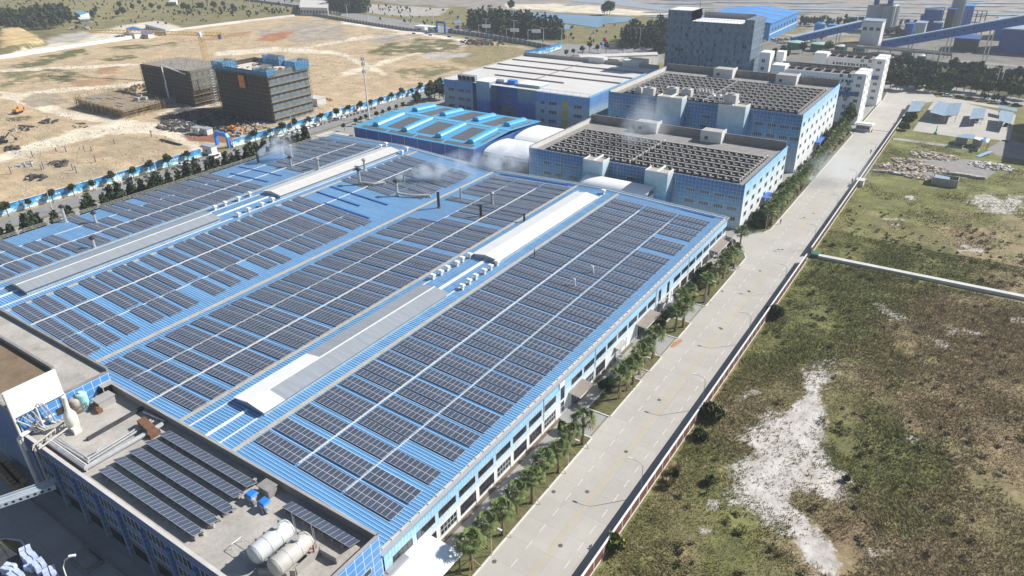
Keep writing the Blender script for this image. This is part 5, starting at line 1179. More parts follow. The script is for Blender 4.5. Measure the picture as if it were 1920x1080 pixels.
# ---------------------------------------------------------------- building site: scaffolded blocks
M['scafA'] = net_mat('bamboo_scaffold_screen', (.085, .07, .045), (.035, .03, .025), 1.2, 1.8, 4.); M['scafB'] = net_mat('faded_grey_green_netting', (.22, .22, .19), (.12, .12, .10), 1.6, 1.9, 7.)
M['bamb'] = mat('bamboo_pole', (.27, .19, .085), .8, .3, 1.); M['slab'] = mat('fresh_concrete_slab', (.62, .58, .52), .9, .18, .4, stain=((.25, .2, .15), .6, .5))
def see_net():
    m, nt, b = _nt('open_blue_safety_net'); P = posn(nt); b.inputs['Base Color'].default_value = (.10, .32, .56, 1); b.inputs['Roughness'].default_value = .8
    f = math_n(nt, 'MULTIPLY_ADD', noise_n(nt, P, 1.6, 5, .7), 3.5, -1.25, True); tr = N(nt, 'ShaderNodeBsdfTransparent'); mx = N(nt, 'ShaderNodeMixShader')
    L(nt, f, mx.inputs[0]); L(nt, tr.outputs[0], mx.inputs[1]); L(nt, b.outputs[0], mx.inputs[2]); L(nt, mx.outputs[0], nt.nodes['Material Output'].inputs[0]); return m
M['netsee'] = see_net()
def scaffold(t, x0, x1, y0, y1, z, step=2.2, lift=1.9, lean=0, top=1.2):
    b = MB(); rr = random.Random(int(x0*3+y0))
    for a, c, fx in ((x0, x1, True), (y0, y1, False)):
        n = int((c-a)/step)
        for k in range(n+1):
            s = a+(c-a)*k/n; h = z+rr.uniform(.2, top)
            if fx: b.bar((s, y0-.6, 0), (s, y0-.6, h), .06); b.bar((s, y1+.6, 0), (s, y1+.6, h), .06)
            else: b.bar((x1+.6, s, 0), (x1+.6, s, h), .06); b.bar((x0-.6, s, 0), (x0-.6, s, h), .06)
    b.build('scaffold_uprights', M['bamb'], t)
    b = MB(); k = 1
    while k*lift < z+.8:
        q = k*lift; w = .075 if k % 2 else .05
        b.bar((x0-.6, y0-.65, q), (x1+.6, y0-.65, q), w); b.bar((x1+.65, y0-.6, q), (x1+.65, y1+.6, q), w)
        if k % 2: b.box(x1+.1, y0-.5, q-.05, x1+1.0, y1+.5, q+.05)
        k += 1
    b.build('scaffold_ledgers', M['bamb'], t)
def corner_net(t, x0, x1, y0, y1, z0, z1):
    b = MB()
    for a in ((x0, y0, x1, y0+.12), (x0, y1-.12, x1, y1), (x0, y0+.12, x0+.12, y1-.12), (x1-.12, y0+.12, x1, y1-.12)): b.box(a[0], a[1], z0, a[2], a[3], z1)
    b.build('blue_netting', M['netsee'], t)
    b = MB()
    for x in np.arange(x0, x1+.1, 1.5):
        b.bar((x, y0-.05, z0-2), (x, y0-.05, z1+.6), .05); b.bar((x, y1+.05, z0-2), (x, y1+.05, z1+.6), .05)
    for y in np.arange(y0, y1+.1, 1.5): b.bar((x1+.05, y, z0-2), (x1+.05, y, z1+.6), .05)
    b.build('netting_poles', M['bamb'], t)
t = thing('scaffolded_building', 'right-hand scaffolded block with blue netting corners and an orange banner', 'building', (-277, 212, 0))
x0, x1, y0, y1, z = -315.5, -277., 212.2, 236., 22.0
b = MB(); b.box(x0, y0, 0, x1, y0+.4, z+1.2); b.box(x0, y0+.4, 0, x0+.4, y1, z+1.2); b.box(x0+.4, y0+.4, 0, x1-.4, y1-.4, z-1.2); b.build('screen_wall', M['scafA'], t)
b = MB(); b.box(x1-.4, y0+.4, 0, x1, y1, z+1.2); b.box(x0+.4, y1-.4, 0, x1-.4, y1, z+1.2); b.build('screen_wall', net_mat('blue_grey_screen', (.24, .29, .31), (.12, .15, .17), 1.5, 1.9, 9.), t)
b = MB(); b.box(x0+.5, y0+.5, z-1.19, x1-.5, y1-.5, z-.9); b.build('top_slab', M['slab'], t)
rr = random.Random(2); b = MB()
for k in range(40): b.obox((rr.uniform(x0+4, x1-4), rr.uniform(y0+3, y1-3), z-.6), rr.uniform(.5, 3), rr.uniform(.3, 1.2), .5, rr.uniform(0, 3), 0)
b.build('stacked_timber', M['wood'], t)
scaffold(t, x0, x1, y0, y1, z+1)
corner_net(t, x0-.7, x0+8, y0-.8, y0+7, z-.5, z+3.2); corner_net(t, x1-9, x1+.8, y0-.8, y0+4, z-.5, z+2.6); corner_net(t, x1-6.5, x1+.8, y1-8, y1+.8, z-.5, z+3.4); corner_net(t, x0+10, x0+22, y1-3, y1+.8, z-.5, z+3.6)
b = MB(); b.box(x0+.2, y0-.85, z-.4, x1+.5, y0-.72, z+1.0); b.build('blue_netting', M['netsee'], t)
b = MB(); b.box(x0+18.2, y0-1.0, z-7.4, x0+22.6, y0-.9, z-1.6, 0)
for cx in (x0+19.2, x0+21.2):
    for cz in (z-3.9, z-6.9):   # four brush-stroke characters on the banner
        b.box(cx-.6, y0-1.04, cz+1.6, cx+.9, y0-1.005, cz+1.85, 1); b.box(cx-.5, y0-1.04, cz+.9, cx+.8, y0-1.005, cz+1.1, 1); b.box(cx+.05, y0-1.045, cz+.1, cx+.3, y0-1.006, cz+2.1, 1); b.box(cx-.6, y0-1.04, cz+.1, cx+.9, y0-1.005, cz+.3, 1); b.box(cx-.6, y0-1.045, cz+.3, cx-.4, y0-1.006, cz+1.5, 1)
b.build('banner', [mat('orange_banner', (.62, .16, .03), .7, .1), M['yellow']], t)
t = thing('scaffolded_building', 'left-hand scaffolded block, lower and shaded, with a grey rooftop', 'building', (-339, 213, 0))
x0, x1, y0, y1, z = -382., -339., 213.2, 237., 17.6
b = MB(); b.box(x0, y0, 0, x1, y1, z); b.build('screen_wall', M['scafA'], t)
b = MB(); b.box(x0+.4, y0+.4, z, x1-.4, y1-.4, z+.1); b.build('top_slab', mat('grey_deck', (.27, .24, .20), .9, .25, .6), t)
scaffold(t, x0, x1, y0, y1, z, top=2.2)
b = MB(); b.box(x1+.7, y0, 8, x1+.8, y1, z+.5); b.build('blue_netting', M['scafB'], t)
b = MB()
for k in range(90): p = (rr.uniform(x0+1, x1-1), rr.uniform(y0+1, y1-1)); b.bar((p[0], p[1], z), (p[0], p[1], z+rr.uniform(.6, 1.6)), .05)
b.build('column_rebar', M['rust'], t)
t = thing('scaffold_stair', 'leaning scaffold stair ramp in the gap between the two scaffolded blocks', 'scaffold', (-330, 212, 0))
b = MB(); p, q = G(402, 197, 0), G(378, 133, 17.5)
for dx in (-1, 1):
    for dy in (0, 2): b.bar((p[0]+dx, p[1]+dy, 0), (q[0]+dx+2.0, p[1]+dy, 17.5), .12)
for k in range(14): s = k/13; c0 = (p[0]*(1-s)+(q[0]+2)*s, p[1], 17.5*s); b.bar((c0[0]-1, c0[1], c0[2]), (c0[0]+1, c0[1], c0[2]), .1); b.bar((c0[0]-1, c0[1], c0[2]), (c0[0]+1, c0[1]+2, c0[2]+1.2), .07); b.bar((c0[0]+1, c0[1], c0[2]), (c0[0]+1, c0[1]+2, c0[2]), .1)
b.build('frame', M['steel'], t)
# concrete pump boom
t = thing('concrete_pump', 'white concrete pump with a tall folded boom in front of the left scaffolded block', 'pump', (-355, 208, 0))
b0 = G(319, 193); zt_ = zat(b0[0], b0[1], 122); b = MB(); b.bar((b0[0], b0[1], .5), (b0[0], b0[1], zt_*.55), .5, 0, 6); b.bar((b0[0]+.5, b0[1], zt_*.5), (b0[0]-.2, b0[1], zt_), .36, 0, 6)
e1 = GY(347, 139, b0[1]+1.5); e2 = GY(360, 138, b0[1]+3.5); b.bar((b0[0]-.2, b0[1], zt_), tuple(e1), .32, 0, 6); b.bar(tuple(e1), tuple(e2), .2, 0, 6); b.build('boom', M['white'], t)
b = MB(); b.box(b0[0]-6, b0[1]-1.3, .5, b0[0]+4, b0[1]+1.3, 1.6); b.box(b0[0]+1.6, b0[1]-1.25, 1.6, b0[0]+4, b0[1]+1.25, 3.0)
for dx in (-5, -3.6, 2.8): b.tube([(b0[0]+dx, b0[1]-1.4, .5), (b0[0]+dx, b0[1]-1.0, .5)], .5, 10, 1); b.tube([(b0[0]+dx, b0[1]+1.0, .5), (b0[0]+dx, b0[1]+1.4, .5)], .5, 10, 1)
for dx, dy in ((-4, 4), (3, 4), (-4, -4), (3, -4)): b.bar((b0[0], b0[1], .9), (b0[0]+dx, b0[1]+dy, .15), .15)
b.build('truck', [M['grey'], M['tyre']], t)
# tower crane
t = thing('tower_crane', 'yellow tower crane with a long lattice jib behind the scaffolded blocks', 'crane', (-360, 262, 0))
bx = G(393, 145); cx, cy = bx[0], bx[1]; zt_ = zat(cx, cy, 70); b = MB(); s = 1.0
def lattice(b, A, B, w, up, n, r):
    A, B, up = np.array(A, float), np.array(B, float), np.array(up, float); d = (B-A)/np.linalg.norm(B-A); sd = np.cross(d, up)
    P = lambda t_, i: A+(B-A)*t_+(sd*w/2*(-1 if i in (0, 3) else 1))+(up*w/2*(-1 if i < 2 else 1))
    for i in range(4): b.bar(tuple(P(0, i)), tuple(P(1, i)), r)
    for k in range(n):
        for i in range(4):
            j = (i+1) % 4; b.bar(tuple(P(k/n, i)), tuple(P((k+1)/n, j)), r*.7); b.bar(tuple(P((k+1)/n, i)), tuple(P((k+1)/n, j)), r*.7)
lattice(b, (cx, cy, 0), (cx, cy, zt_), 2.2, (0, 1, 0), int(zt_/2.6), .14); b.build('mast', M['yellow'], t)
tip = GY(180, 101, cy-26.); ztop = zt_+2.0; b = MB(); jd = np.array((tip[0]-cx, tip[1]-cy, 0)); jl = np.linalg.norm(jd); jd /= jl
lattice(b, (cx, cy, ztop), (cx+jd[0]*jl, cy+jd[1]*jl, ztop), 1.8, (0, 0, 1), 30, .12); b.build('jib', M['yellow'], t)
b = MB(); lattice(b, (cx, cy, ztop), (cx-jd[0]*15, cy-jd[1]*15, ztop), 1.8, (0, 0, 1), 6, .13); b.build('counter_jib', M['yellow'], t)
b = MB(); b.obox((cx-jd[0]*13.5, cy-jd[1]*13.5, ztop-1.2), 2.2, 3, 2.6, math.atan2(jd[1], jd[0])); b.build('counterweight', M['conc_d'], t)
b = MB(); b.obox((cx+1.4, cy-1, ztop-.8), 1.8, 1.8, 2.2); b.obox((cx, cy, ztop+.2), 3, 3, 1.6); b.build('cab', M['white'], t)
# formwork platform
t = thing('formwork_platform', 'low bamboo formwork platform with a timber-strewn deck', 'platform', (-345, 178, 0))
pc = [G(*p, 4.2) for p in ((143, 186), (230, 208), (306, 188), (222, 168))]
b = MB(); b.prism([tuple(p[:2]) for p in pc], 3.6, 4.2); b.build('deck', mat('grey_brown_deck', (.27, .235, .19), .9, .3, .8), t)
b = MB(); rr = random.Random(6)
ctr = sum(pc)/4
for i in range(4):
    p, q = pc[i], pc[(i+1) % 4]; n = int(np.linalg.norm(q-p)/.9)
    for k in range(n): c0 = p+(q-p)*k/n; o = (c0-ctr)/np.linalg.norm((c0-ctr)[:2])*rr.uniform(0, 1.6); b.bar((c0[0]+o[0], c0[1]+o[1], 0), (c0[0]+o[0], c0[1]+o[1], rr.uniform(4.2, 6.2)), .08)
    for z in (1.2, 2.4, 3.5, 4.4): b.bar((p[0], p[1], z), (q[0], q[1], z), .1)
    for k in range(n): c0 = p+(q-p)*rr.random(); o = (c0-ctr)/np.linalg.norm((c0-ctr)[:2])*rr.uniform(.5, 2.2); b.bar((c0[0]+o[0]+rr.uniform(-1, 1), c0[1]+o[1]+rr.uniform(-1, 1), 0), (c0[0]+o[0]*.4, c0[1]+o[1]*.4, rr.uniform(4., 6.8)), .07)
for k in range(160):
    u, v = rr.random(), rr.random(); c0 = pc[0]+(pc[1]-pc[0])*u+(pc[3]-pc[0])*v; b.bar((c0[0], c0[1], 0), (c0[0], c0[1], 3.6), .07)
b.build('bamboo_props', mat('sunlit_bamboo', (.38, .28, .15), .85, .3, 1.), t)
b = MB()
for k in range(46):
    u, v = rr.uniform(.1, .9), rr.uniform(.1, .9); c0 = pc[0]+(pc[1]-pc[0])*u+(pc[3]-pc[0])*v; b.obox((c0[0], c0[1], 4.35), rr.uniform(2, 8), rr.uniform(.2, .5), .25, rr.choice((0.1, 1.5, 1.6))+rr.uniform(-.1, .1))
b.build('timber', M['wood'], t)
b = MB()
for (x, y) in ((258, 188), (272, 187), (262, 183)): p = G(x, y, 4.2); b.obox((p[0], p[1], 5), 2.4, 1.8, 1.4, .4)
b.build('bagged_load', M['rubble'], t)
# blue arch gate, hoarding, sheds
t = thing('arch_gate', 'bright blue arch gate at the entrance of the building site', 'gate', (-262, 150, 0))
p0, p1 = G(404, 278), G(434, 275); p0[0] = p1[0] = -261.5; hA = 6.0; b = MB(); ya, yb = min(p0[1], p1[1])-1, max(p0[1], p1[1])+1
xa_, xb_ = -270.6, -261.4; ya = 175.0; hA = 5.4
b.box(xa_, ya, 0, xa_+1.1, ya+1.3, hA-.9); b.box(xb_-1.1, ya, 0, xb_, ya+1.3, hA-.9); b.hexa([(xa_-.2, ya-.1, hA-.9), (xb_+.2, ya-.1, hA-.9), (xb_+.2, ya+1.4, hA-.9), (xa_-.2, ya+1.4, hA-.9)], [(xa_+.9, ya, hA+.6), (xb_-.9, ya, hA+.6), (xb_-.9, ya+1.3, hA+.6), (xa_+.9, ya+1.3, hA+.6)]); b.build('arch', M['blue_b'], t)
def hoard_mat():
    m, nt, b = _nt('printed_hoarding_sheet'); P = posn(nt); sx = N(nt, 'ShaderNodeSeparateXYZ'); L(nt, P, sx.inputs[0])
    cl = noise_n(nt, scalev(nt, P, (1, .5, 1)), .55, 6, .72); up = math_n(nt, 'MULTIPLY', sx.outputs[2], .09)
    f = math_n(nt, 'MULTIPLY_ADD', math_n(nt, 'SUBTRACT', cl, up), 3.6, -.75, True)
    col = ramp(nt, f, [(0, (.02, .16, .42)), (.35, (.05, .30, .58)), (.6, (.16, .48, .68)), (.8, (.62, .74, .80)), (1, (.80, .82, .82))])
    ch = math_n(nt, 'MULTIPLY', math_n(nt, 'LESS_THAN', math_n(nt, 'FRACT', math_n(nt, 'MULTIPLY', sx.outputs[1], .95)), .6), math_n(nt, 'MULTIPLY', math_n(nt, 'GREATER_THAN', sx.outputs[2], 1.9), math_n(nt, 'LESS_THAN', sx.outputs[2], 2.35)))
    seg_ = math_n(nt, 'LESS_THAN', math_n(nt, 'FRACT', math_n(nt, 'MULTIPLY', sx.outputs[1], .041)), .34)
    col = mixc(nt, math_n(nt, 'MULTIPLY', math_n(nt, 'MULTIPLY', ch, seg_), .8), col, (.8, .82, .84))
    L(nt, col, b.inputs['Base Color']); b.inputs['Roughness'].default_value = .5
    return m
M['hoard'] = hoard_mat()
def hoarding(y0, y1, x, label, h=3.0):
    t = thing('hoarding', label, 'hoarding', (x, y0, 0), 'printed blue hoarding along the street')
    b = MB(); b.box(x-.1, y0, .1, x, y1, h); b.build('printed_sheet', M['hoard'], t)
    b = MB(); b.box(x-.16, y0, h, x+.06, y1, h+.12); b.build('top_rail', M['white'], t)
    b = MB(); y = y0
    while y < y1: b.box(x-.3, y, 0, x-.1, y+.15, h-.1); y += 3
    b.build('brace', M['grey'], t)
hoarding(60, 161.5, -260.6, 'long blue-and-white printed hoarding left of the arch gate', 3.4)
hoarding(176.6, 248, -260.6, 'blue-and-white printed hoarding right of the arch gate, behind the parked cars', 3.4)
hoarding(248.6, 330, -260.0, 'far stretch of blue printed hoarding beyond the tall mast', 3.4)
q = [G(*p) for p in ((985, 106), (1030, 98), (1052, 90))]
t = thing('hoarding', 'small blue printed hoarding at the far road junction', 'hoarding', q[0]); b = MB()
for a, c in zip(q, q[1:]): b.hexa([a, c, c+(.2, .3, 0), a+(.2, .3, 0)], [a+(0, 0, 4.), c+(0, 0, 4.), c+(.2, .3, 4.), a+(.2, .3, 4.)])
b.build('printed_sheet', M['hoard'], t)
for i, (x, y, s, m, lab) in enumerate(((372, 250, (5, 3, 2.8), 'white_w', 'left of two pale site huts beside the arch gate'), (389, 251, (4.6, 3, 2.6), 'white_w', 'right of two pale site huts beside the arch gate'), (395, 288, (6, 2.6, 3.4), 'white', 'white gatehouse beside the street under the arch gate'), (594, 196, (8, 6, 3.6), 'conc_l', 'flat concrete shed right of the scaffolded block'))):
    p = G(x, y); t = thing('site_hut', lab, 'hut', p, 'small huts by the building site')
    b = MB(); b.box(p[0]-s[0]/2, p[1]-s[1]/2, 0, p[0]+s[0]/2, p[1]+s[1]/2, s[2]); b.build('wall', M[m], t)
    b = MB(); b.box(p[0]-s[0]/2-.2, p[1]-s[1]/2-.2, s[2], p[0]+s[0]/2+.2, p[1]+s[1]/2+.2, s[2]+.18); b.build('roof', M['mon_g2'] if i < 3 else M['conc_l'], t)
    window_y(t, p[1]-s[1]/2, p[0]-1, p[0]+.2, 1., 2., 2)
# machines and loose materials
def excavator(px, label, col='yellow', rz=0.5):
    p = G(*px); t = thing('digger', label, 'digger', p, None, rz); t['_o'] = (0, 0, 0)
    b = MB(); b.box(-2, -1.3, 0, 2, -.7, .9); b.box(-2, .7, 0, 2, 1.3, .9); b.build('track', M['tyre'], t)
    b = MB(); b.box(-1.9, -1.2, 1.0, 1.0, 1.2, 2.2); b.box(.2, -1.1, 2.2, 1.5, .1, 3.1); b.build('body', M[col], t)
    b = MB(); b.bar((1.2, .4, 1.8), (3.6, .4, 4.2), .25); b.bar((3.6, .4, 4.2), (5.2, .4, 1.6), .2); b.obox((5.2, .4, 1.1), 1., 1., 1.); b.build('arm', M[col], t)
excavator((436, 247), 'orange digger among the pipes behind the arch gate', 'orange', .2)
excavator((34, 212), 'small orange digger alone at the left edge of the site', 'orange', 2.)
excavator((5, 268), 'dark digger cut by the left edge of the picture', 'dark', 1.)
def pile(px, n, r, m, label, name='spoil_heap', cat='heap', sz=1., grp=None, seed=0, zmax=1.2):
    p = G(*px); rr = random.Random(seed+px[0]); b = MB()
    for k in range(n):
        a = rr.uniform(0, 6.28); d = r*math.sqrt(rr.random()); h = zmax*(1-d/r)*rr.uniform(.4, 1)
        b.obox((d*math.cos(a)*1.4, d*math.sin(a), h*.6), sz*rr.uniform(.5, 1.7), sz*rr.uniform(.4, 1.2), sz*rr.uniform(.3, 1.), rr.uniform(0, 3.1), rr.randrange(len(m)), rr.uniform(-.5, .5))
    return tag(b.build(name, [M[q] for q in m], loc=p), label, cat, grp)
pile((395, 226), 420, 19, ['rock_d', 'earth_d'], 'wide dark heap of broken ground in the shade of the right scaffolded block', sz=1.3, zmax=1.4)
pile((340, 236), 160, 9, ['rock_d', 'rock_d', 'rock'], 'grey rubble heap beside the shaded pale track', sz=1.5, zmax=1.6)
pile((455, 246), 60, 8, ['rock', 'rubble', 'wood'], 'mixed heap of pipes and boards behind the arch gate', sz=1.5)
pile((475, 238), 40, 6, ['rubble', 'wood'], 'heap of broken formwork boards at the foot of the right scaffolded block', sz=1.4)
pile((266, 165), 50, 8, ['wood', 'rock_d'], 'stack of timber behind the bamboo platform', sz=1.6)
pile((112, 308), 26, 3.5, ['earth_d', 'rock_d'], 'dark hollow heap in the middle of the bare left site', sz=1.4)
pile((92, 228), 16, 3.5, ['rock_d'], 'dark rock pile on the pale ground left of the platform', sz=1.3)
pile((38, 243), 14, 4, ['rock_d', 'rock'], 'flat dark debris near the left edge, below the small digger', sz=1.2, zmax=.7)
pile((155, 236), 16, 4, ['rock_d', 'rubble'], 'scattered dark rocks left of the bamboo platform corner', sz=1.1, zmax=.7)
pile((65, 334), 16, 3.5, ['rock_d'], 'dark rock pile above the hoarding at the left', sz=1.3)
pile((22, 278), 16, 3., ['rock_d'], 'dark debris near the left edge beside the track', sz=1.3)
pile((48, 309), 20, 3., ['steel', 'grey'], 'stack of grey steel tubes on the bare left site', sz=1.2)
pile((225, 68), 16, 4, ['dark', 'rock_d'], 'row of dark stacked material in front of the far white sheds', sz=1.2)
pile((150, 54), 30, 9, ['rock', 'rock_d', 'conc_l'], 'row of grey stone heaps below the far trees', sz=2., zmax=2)
pile((605, 188), 18, 3.5, ['rust', 'wood'], 'rusty scrap on the sand beyond the concrete shed', sz=1.2)
pile((590, 12+2), 24, 5, ['rock_d'], 'far dark scrub heap near the road bend', sz=1.4)
pile((905, 80), 90, 13, ['earth_d', 'rock_d'], 'dark spoil heap with a digger at the far corner of the site', sz=1.8, zmax=2)
rr = random.Random(12); posts = [(125, 286), (158, 281), (173, 284), (180, 304), (60, 313), (62, 295), (79, 319), (83, 317), (22, 326), (144, 323), (137, 318), (106, 285), (285, 277-20), (215, 270)]
for x, y in posts:
    p = G(x, y); b = MB(); b.tube([(0, 0, -.5), (rr.uniform(-.2, .2), 0, rr.uniform(1.8, 3.0))], .25, 7)
    tag(b.build('pile_stub', M['conc_d'], loc=p), 'grey concrete pile stub sticking out of the bare ground', 'post', 'pile stubs on the bare site')
for i, ((x0, y0), (x1, y1)) in enumerate((((300, 262), (338, 272)), ((35, 236), (62, 238)))):
    p, q = G(x0, y0), G(x1, y1); b = MB(); b.bar((0, 0, .2), tuple(q-p+(0, 0, .2)), .3, 0, 6); b.bar((.7, .5, .2), tuple(q-p+(.7, .5, .2)), .25, 0, 6)
    tag(b.build('pipe_length', M['dark'], loc=p), ('long dark pipe lying on the pale track below the shaded heap', 'short dark pipe lying on the ground near the left edge')[i], 'pipe')
# far edge of the site: white wall, sheds, fence, gate
def wall_line(px, h, w, m, name, label, cat, posts_=None, group=None):
    q = [G(x, y) for x, y in px]; t = thing(name, label, cat, q[0], group); b = MB()
    for a, c in zip(q, q[1:]):
        d = (c-a)[:2]; n = np.array((-d[1], d[0]))/np.linalg.norm(d)*w/2; nn = np.array((n[0], n[1], 0)); b.hexa([a-nn-(0, 0, .4), c-nn-(0, 0, .4), c+nn-(0, 0, .4), a+nn-(0, 0, .4)], [a-nn+(0, 0, h), c-nn+(0, 0, h), c+nn+(0, 0, h), a+nn+(0, 0, h)])
    b.build('panel', m, t)
    if posts_:
        b = MB()
        for a, c in zip(q, q[1:]):
            n = int(np.linalg.norm(c-a)/posts_)
            for k in range(n): e = a+(c-a)*k/n; b.box(e[0]-.25, e[1]-.25, -.3, e[0]+.25, e[1]+.25, h+.4)
        b.build('posts', M['white_w'], t)
    return t
wall_line([(-60, 122), (0, 111), (80, 98), (160, 87), (250, 72.5)], 2.6, .4, M['white'], 'site_wall', 'long white sheet wall along the far left edge of the site', 'wall', 9)
wall_line([(270, 66), (350, 55), (450, 42), (552, 30.5)], 1.6, 1.2, M['white_w'], 'low_wall', 'low white wall from the far sheds to the bend of the road', 'wall')
wall_line([(560, 24), (640, 38), (720, 51), (782, 60)], 2.4, .3, M['conc_d'], 'boundary_wall', 'grey boundary wall with pale posts along the far road, left of the gate', 'wall', 5)
wall_line([(840, 61), (900, 69), (980, 82), (1035, 93)], 2.8, .3, M['conc_d'], 'boundary_wall', 'grey boundary wall with pale posts along the far road, right of the gate', 'wall', 5)
wall_line([(400, -14), (470, 2), (560, 14), (640, 29)], 2.2, .3, M['conc_d'], 'boundary_wall', 'grey boundary wall curving off the top of the picture', 'wall', 6)
t = thing('portal_gate', 'dark blue portal frame over the far site gate', 'gate', G(827, 62)); p, q = G(820, 61), G(835, 63); b = MB()
for e in (p, q): b.box(e[0]-.7, e[1]-.7, 0, e[0]+.7, e[1]+.7, 8.5)
b.bar((p[0], p[1], 8.2), (q[0], q[1], 8.2), .8); b.build('frame', M['blue'], t)
for i, (x, y, sx_, sy_, h, m, lab) in enumerate(((793, 58, 11, 8, 4, 'white', 'white gatehouse left of the far portal gate'), (813, 60, 7, 6, 4, 'mon_g2', 'grey hut beside the far portal gate'), (255, 60, 0, 0, 0, '', ''), (255, 71, 8, 6, 4.5, 'white', 'white cube hut on the far white wall'))):
    if not sx_: continue
    p = G(x, y); t = thing('hut', lab, 'hut', p); b = MB(); b.box(p[0]-sx_/2, p[1]-sy_/2, 0, p[0]+sx_/2, p[1]+sy_/2, h); b.build('wall', M[m], t)
    b = MB(); b.box(p[0]-sx_/2-.3, p[1]-sy_/2-.3, h, p[0]+sx_/2+.3, p[1]+sy_/2+.3, h+.3); b.build('roof', M['white'], t); window_y(t, p[1]-sy_/2, p[0]-2, p[0]+1, 1.2, 2.6, 2)
def longshed(px4, h, label, mw, mr):
    q = [G(x, y, h) for x, y in px4]; t = thing('long_shed', label, 'shed', q[0]); b = MB(); b.prism([tuple(p[:2]) for p in q], 0, h-.05); b.build('wall', M[mw], t)
    b = MB(); c = sum(q)/4; b.prism([tuple((p+(p-c)*.03)[:2]) for p in q], h-.05, h+.3); b.build('roof', M[mr], t)
    a, d = q[0], q[1]
    for k in range(9): b = MB(); e = a+(d-a)*(k+.5)/9; b.box(e[0]-.6, e[1]-.9, h*.35, e[0]+.6, e[1]+.3, h*.65); b.build('window', M['glass_b'], t)
M['roof_gb'] = mat('grey_blue_sheet_roof', (.30, .38, .46), .4, .1)
longshed(((236, 54), (277, 64), (288, 61), (250, 50)), 3.5, 'white-walled site barrack with a blue edge, nearest of the two', 'white_w', 'blue'); longshed(((272, 46), (310, 56), (316, 51), (282, 43)), 4.5, 'grey long site barrack behind the nearest one', 'mon_g2', 'conc_l')
p4 = [(139, 22), (152, 21), (166, 24), (150, 28)]; longshed(p4, 4.5, 'far farmhouse with a bright blue roof beside the dark trees', 'white_w', 'shedr'); longshed(((146, 33), (168, 32), (169, 36), (150, 37)), 3.5, 'far white low roof below the blue-roofed farmhouse', 'white_w', 'white_w')
longshed(((562, 14), (614, 15), (616, 2), (564, 0)), 7, 'white warehouse with blue doors beyond the far road', 'white_w', 'conc_l'); longshed(((316, 4), (330, 4), (332, -2), (320, -2)), 4, 'tiny white house at the top edge of the picture', 'white_w', 'white_w')
# right-hand plaza by the netted tower: long flat canopy with walls
t = thing('flat_canopy', 'long grey flat-roofed gateway canopy left of the netted tower', 'canopy', G(1150, 105)); q = [G(*p, 6) for p in ((1085, 103), (1232, 98), (1234, 103), (1088, 108))]
b = MB(); b.prism([tuple(p[:2]) for p in q], 5.4, 6.2); b.build('deck', M['conc_l'], t); b = MB()
a, c = q[3], q[2]; 
for s, e in ((.02, .12), (.36, .44), (.62, .98)): u, v = a+(c-a)*s, a+(c-a)*e; b.box(u[0], u[1], 0, v[0], v[1]+3, 5.4)
b.build('wall', M['conc'], t)
t = thing('gatehouse', 'small grey cube gatehouse at the back of the white roof', 'hut', G(1152, 125)); p = G(1152, 126, 0); b = MB(); b.box(p[0]-4, p[1]-3, 0, p[0]+4, p[1]+4, 5); b.build('wall', M['conc'], t); b = MB(); b.box(p[0]-4.3, p[1]-3.3, 5, p[0]+4.3, p[1]+4.3, 5.5); b.build('roof', M['conc_l'], t)
# ---------------------------------------------------------------- far industrial plant, top right
M['plantr'] = corr('bright_blue_plant_roof', (.05, .27, .68), .4, .10); M['plantw'] = mat('blue_plant_wall', (.06, .24, .56), .5, .12)
def tophexa(b, px4, z0, z1, m=0, mt=None):
    q = [G(x, y, z1) for x, y in px4]; b.prism([tuple(p[:2]) for p in q], z0, z1, m, mt); return q
t = thing('plant_hall', 'big bright blue hall on the shore behind the netted tower', 'hall', (-146, 560, 0))
hx0, hx1, hy0, hy1, hz = -205, -147.5, 556, 634, 12
b = MB(); b.box(hx0, hy0, 0, hx1, hy1, hz); b.build('wall', M['plantw'], t)
b = MB()
xm = (hx0+hx1)/2
for xa, xb, za, zb in ((hx0-1, xm, hz, hz+3), (xm, hx1+1, hz+3, hz)): b.hexa([(xa, hy0-1, za+.02), (xb, hy0-1, zb+.02), (xb, hy1+1, zb+.02), (xa, hy1+1, za+.02)], [(xa, hy0-1, za+.4), (xb, hy0-1, zb+.4), (xb, hy1+1, zb+.4), (xa, hy1+1, za+.4)])
b.build('roof', M['plantr'], t)
b = MB()
for y in (572, 596, 618): b.hexa([(xm, y, hz+3.3), (hx1+.5, y, hz+.4), (hx1+.5, y+1.6, hz+.4), (xm, y+1.6, hz+3.3)], [(xm, y, hz+3.6), (hx1+.5, y, hz+.7), (hx1+.5, y+1.6, hz+.7), (xm, y+1.6, hz+3.6)])
b.build('roof_strip', M['tan'], t)
b = MB(); b.box(hx1+.004, hy0, hz*.32, hx1+.15, hy1, hz*.38); b.box(hx1+.004, hy0, hz-.5, hx1+.3, hy1, hz); b.build('wall_stripe', M['white_w'], t)
for k in range(9): window_x(t, hx1, hy0+6+k*8, hy0+9+k*8, 6, 8, 2)
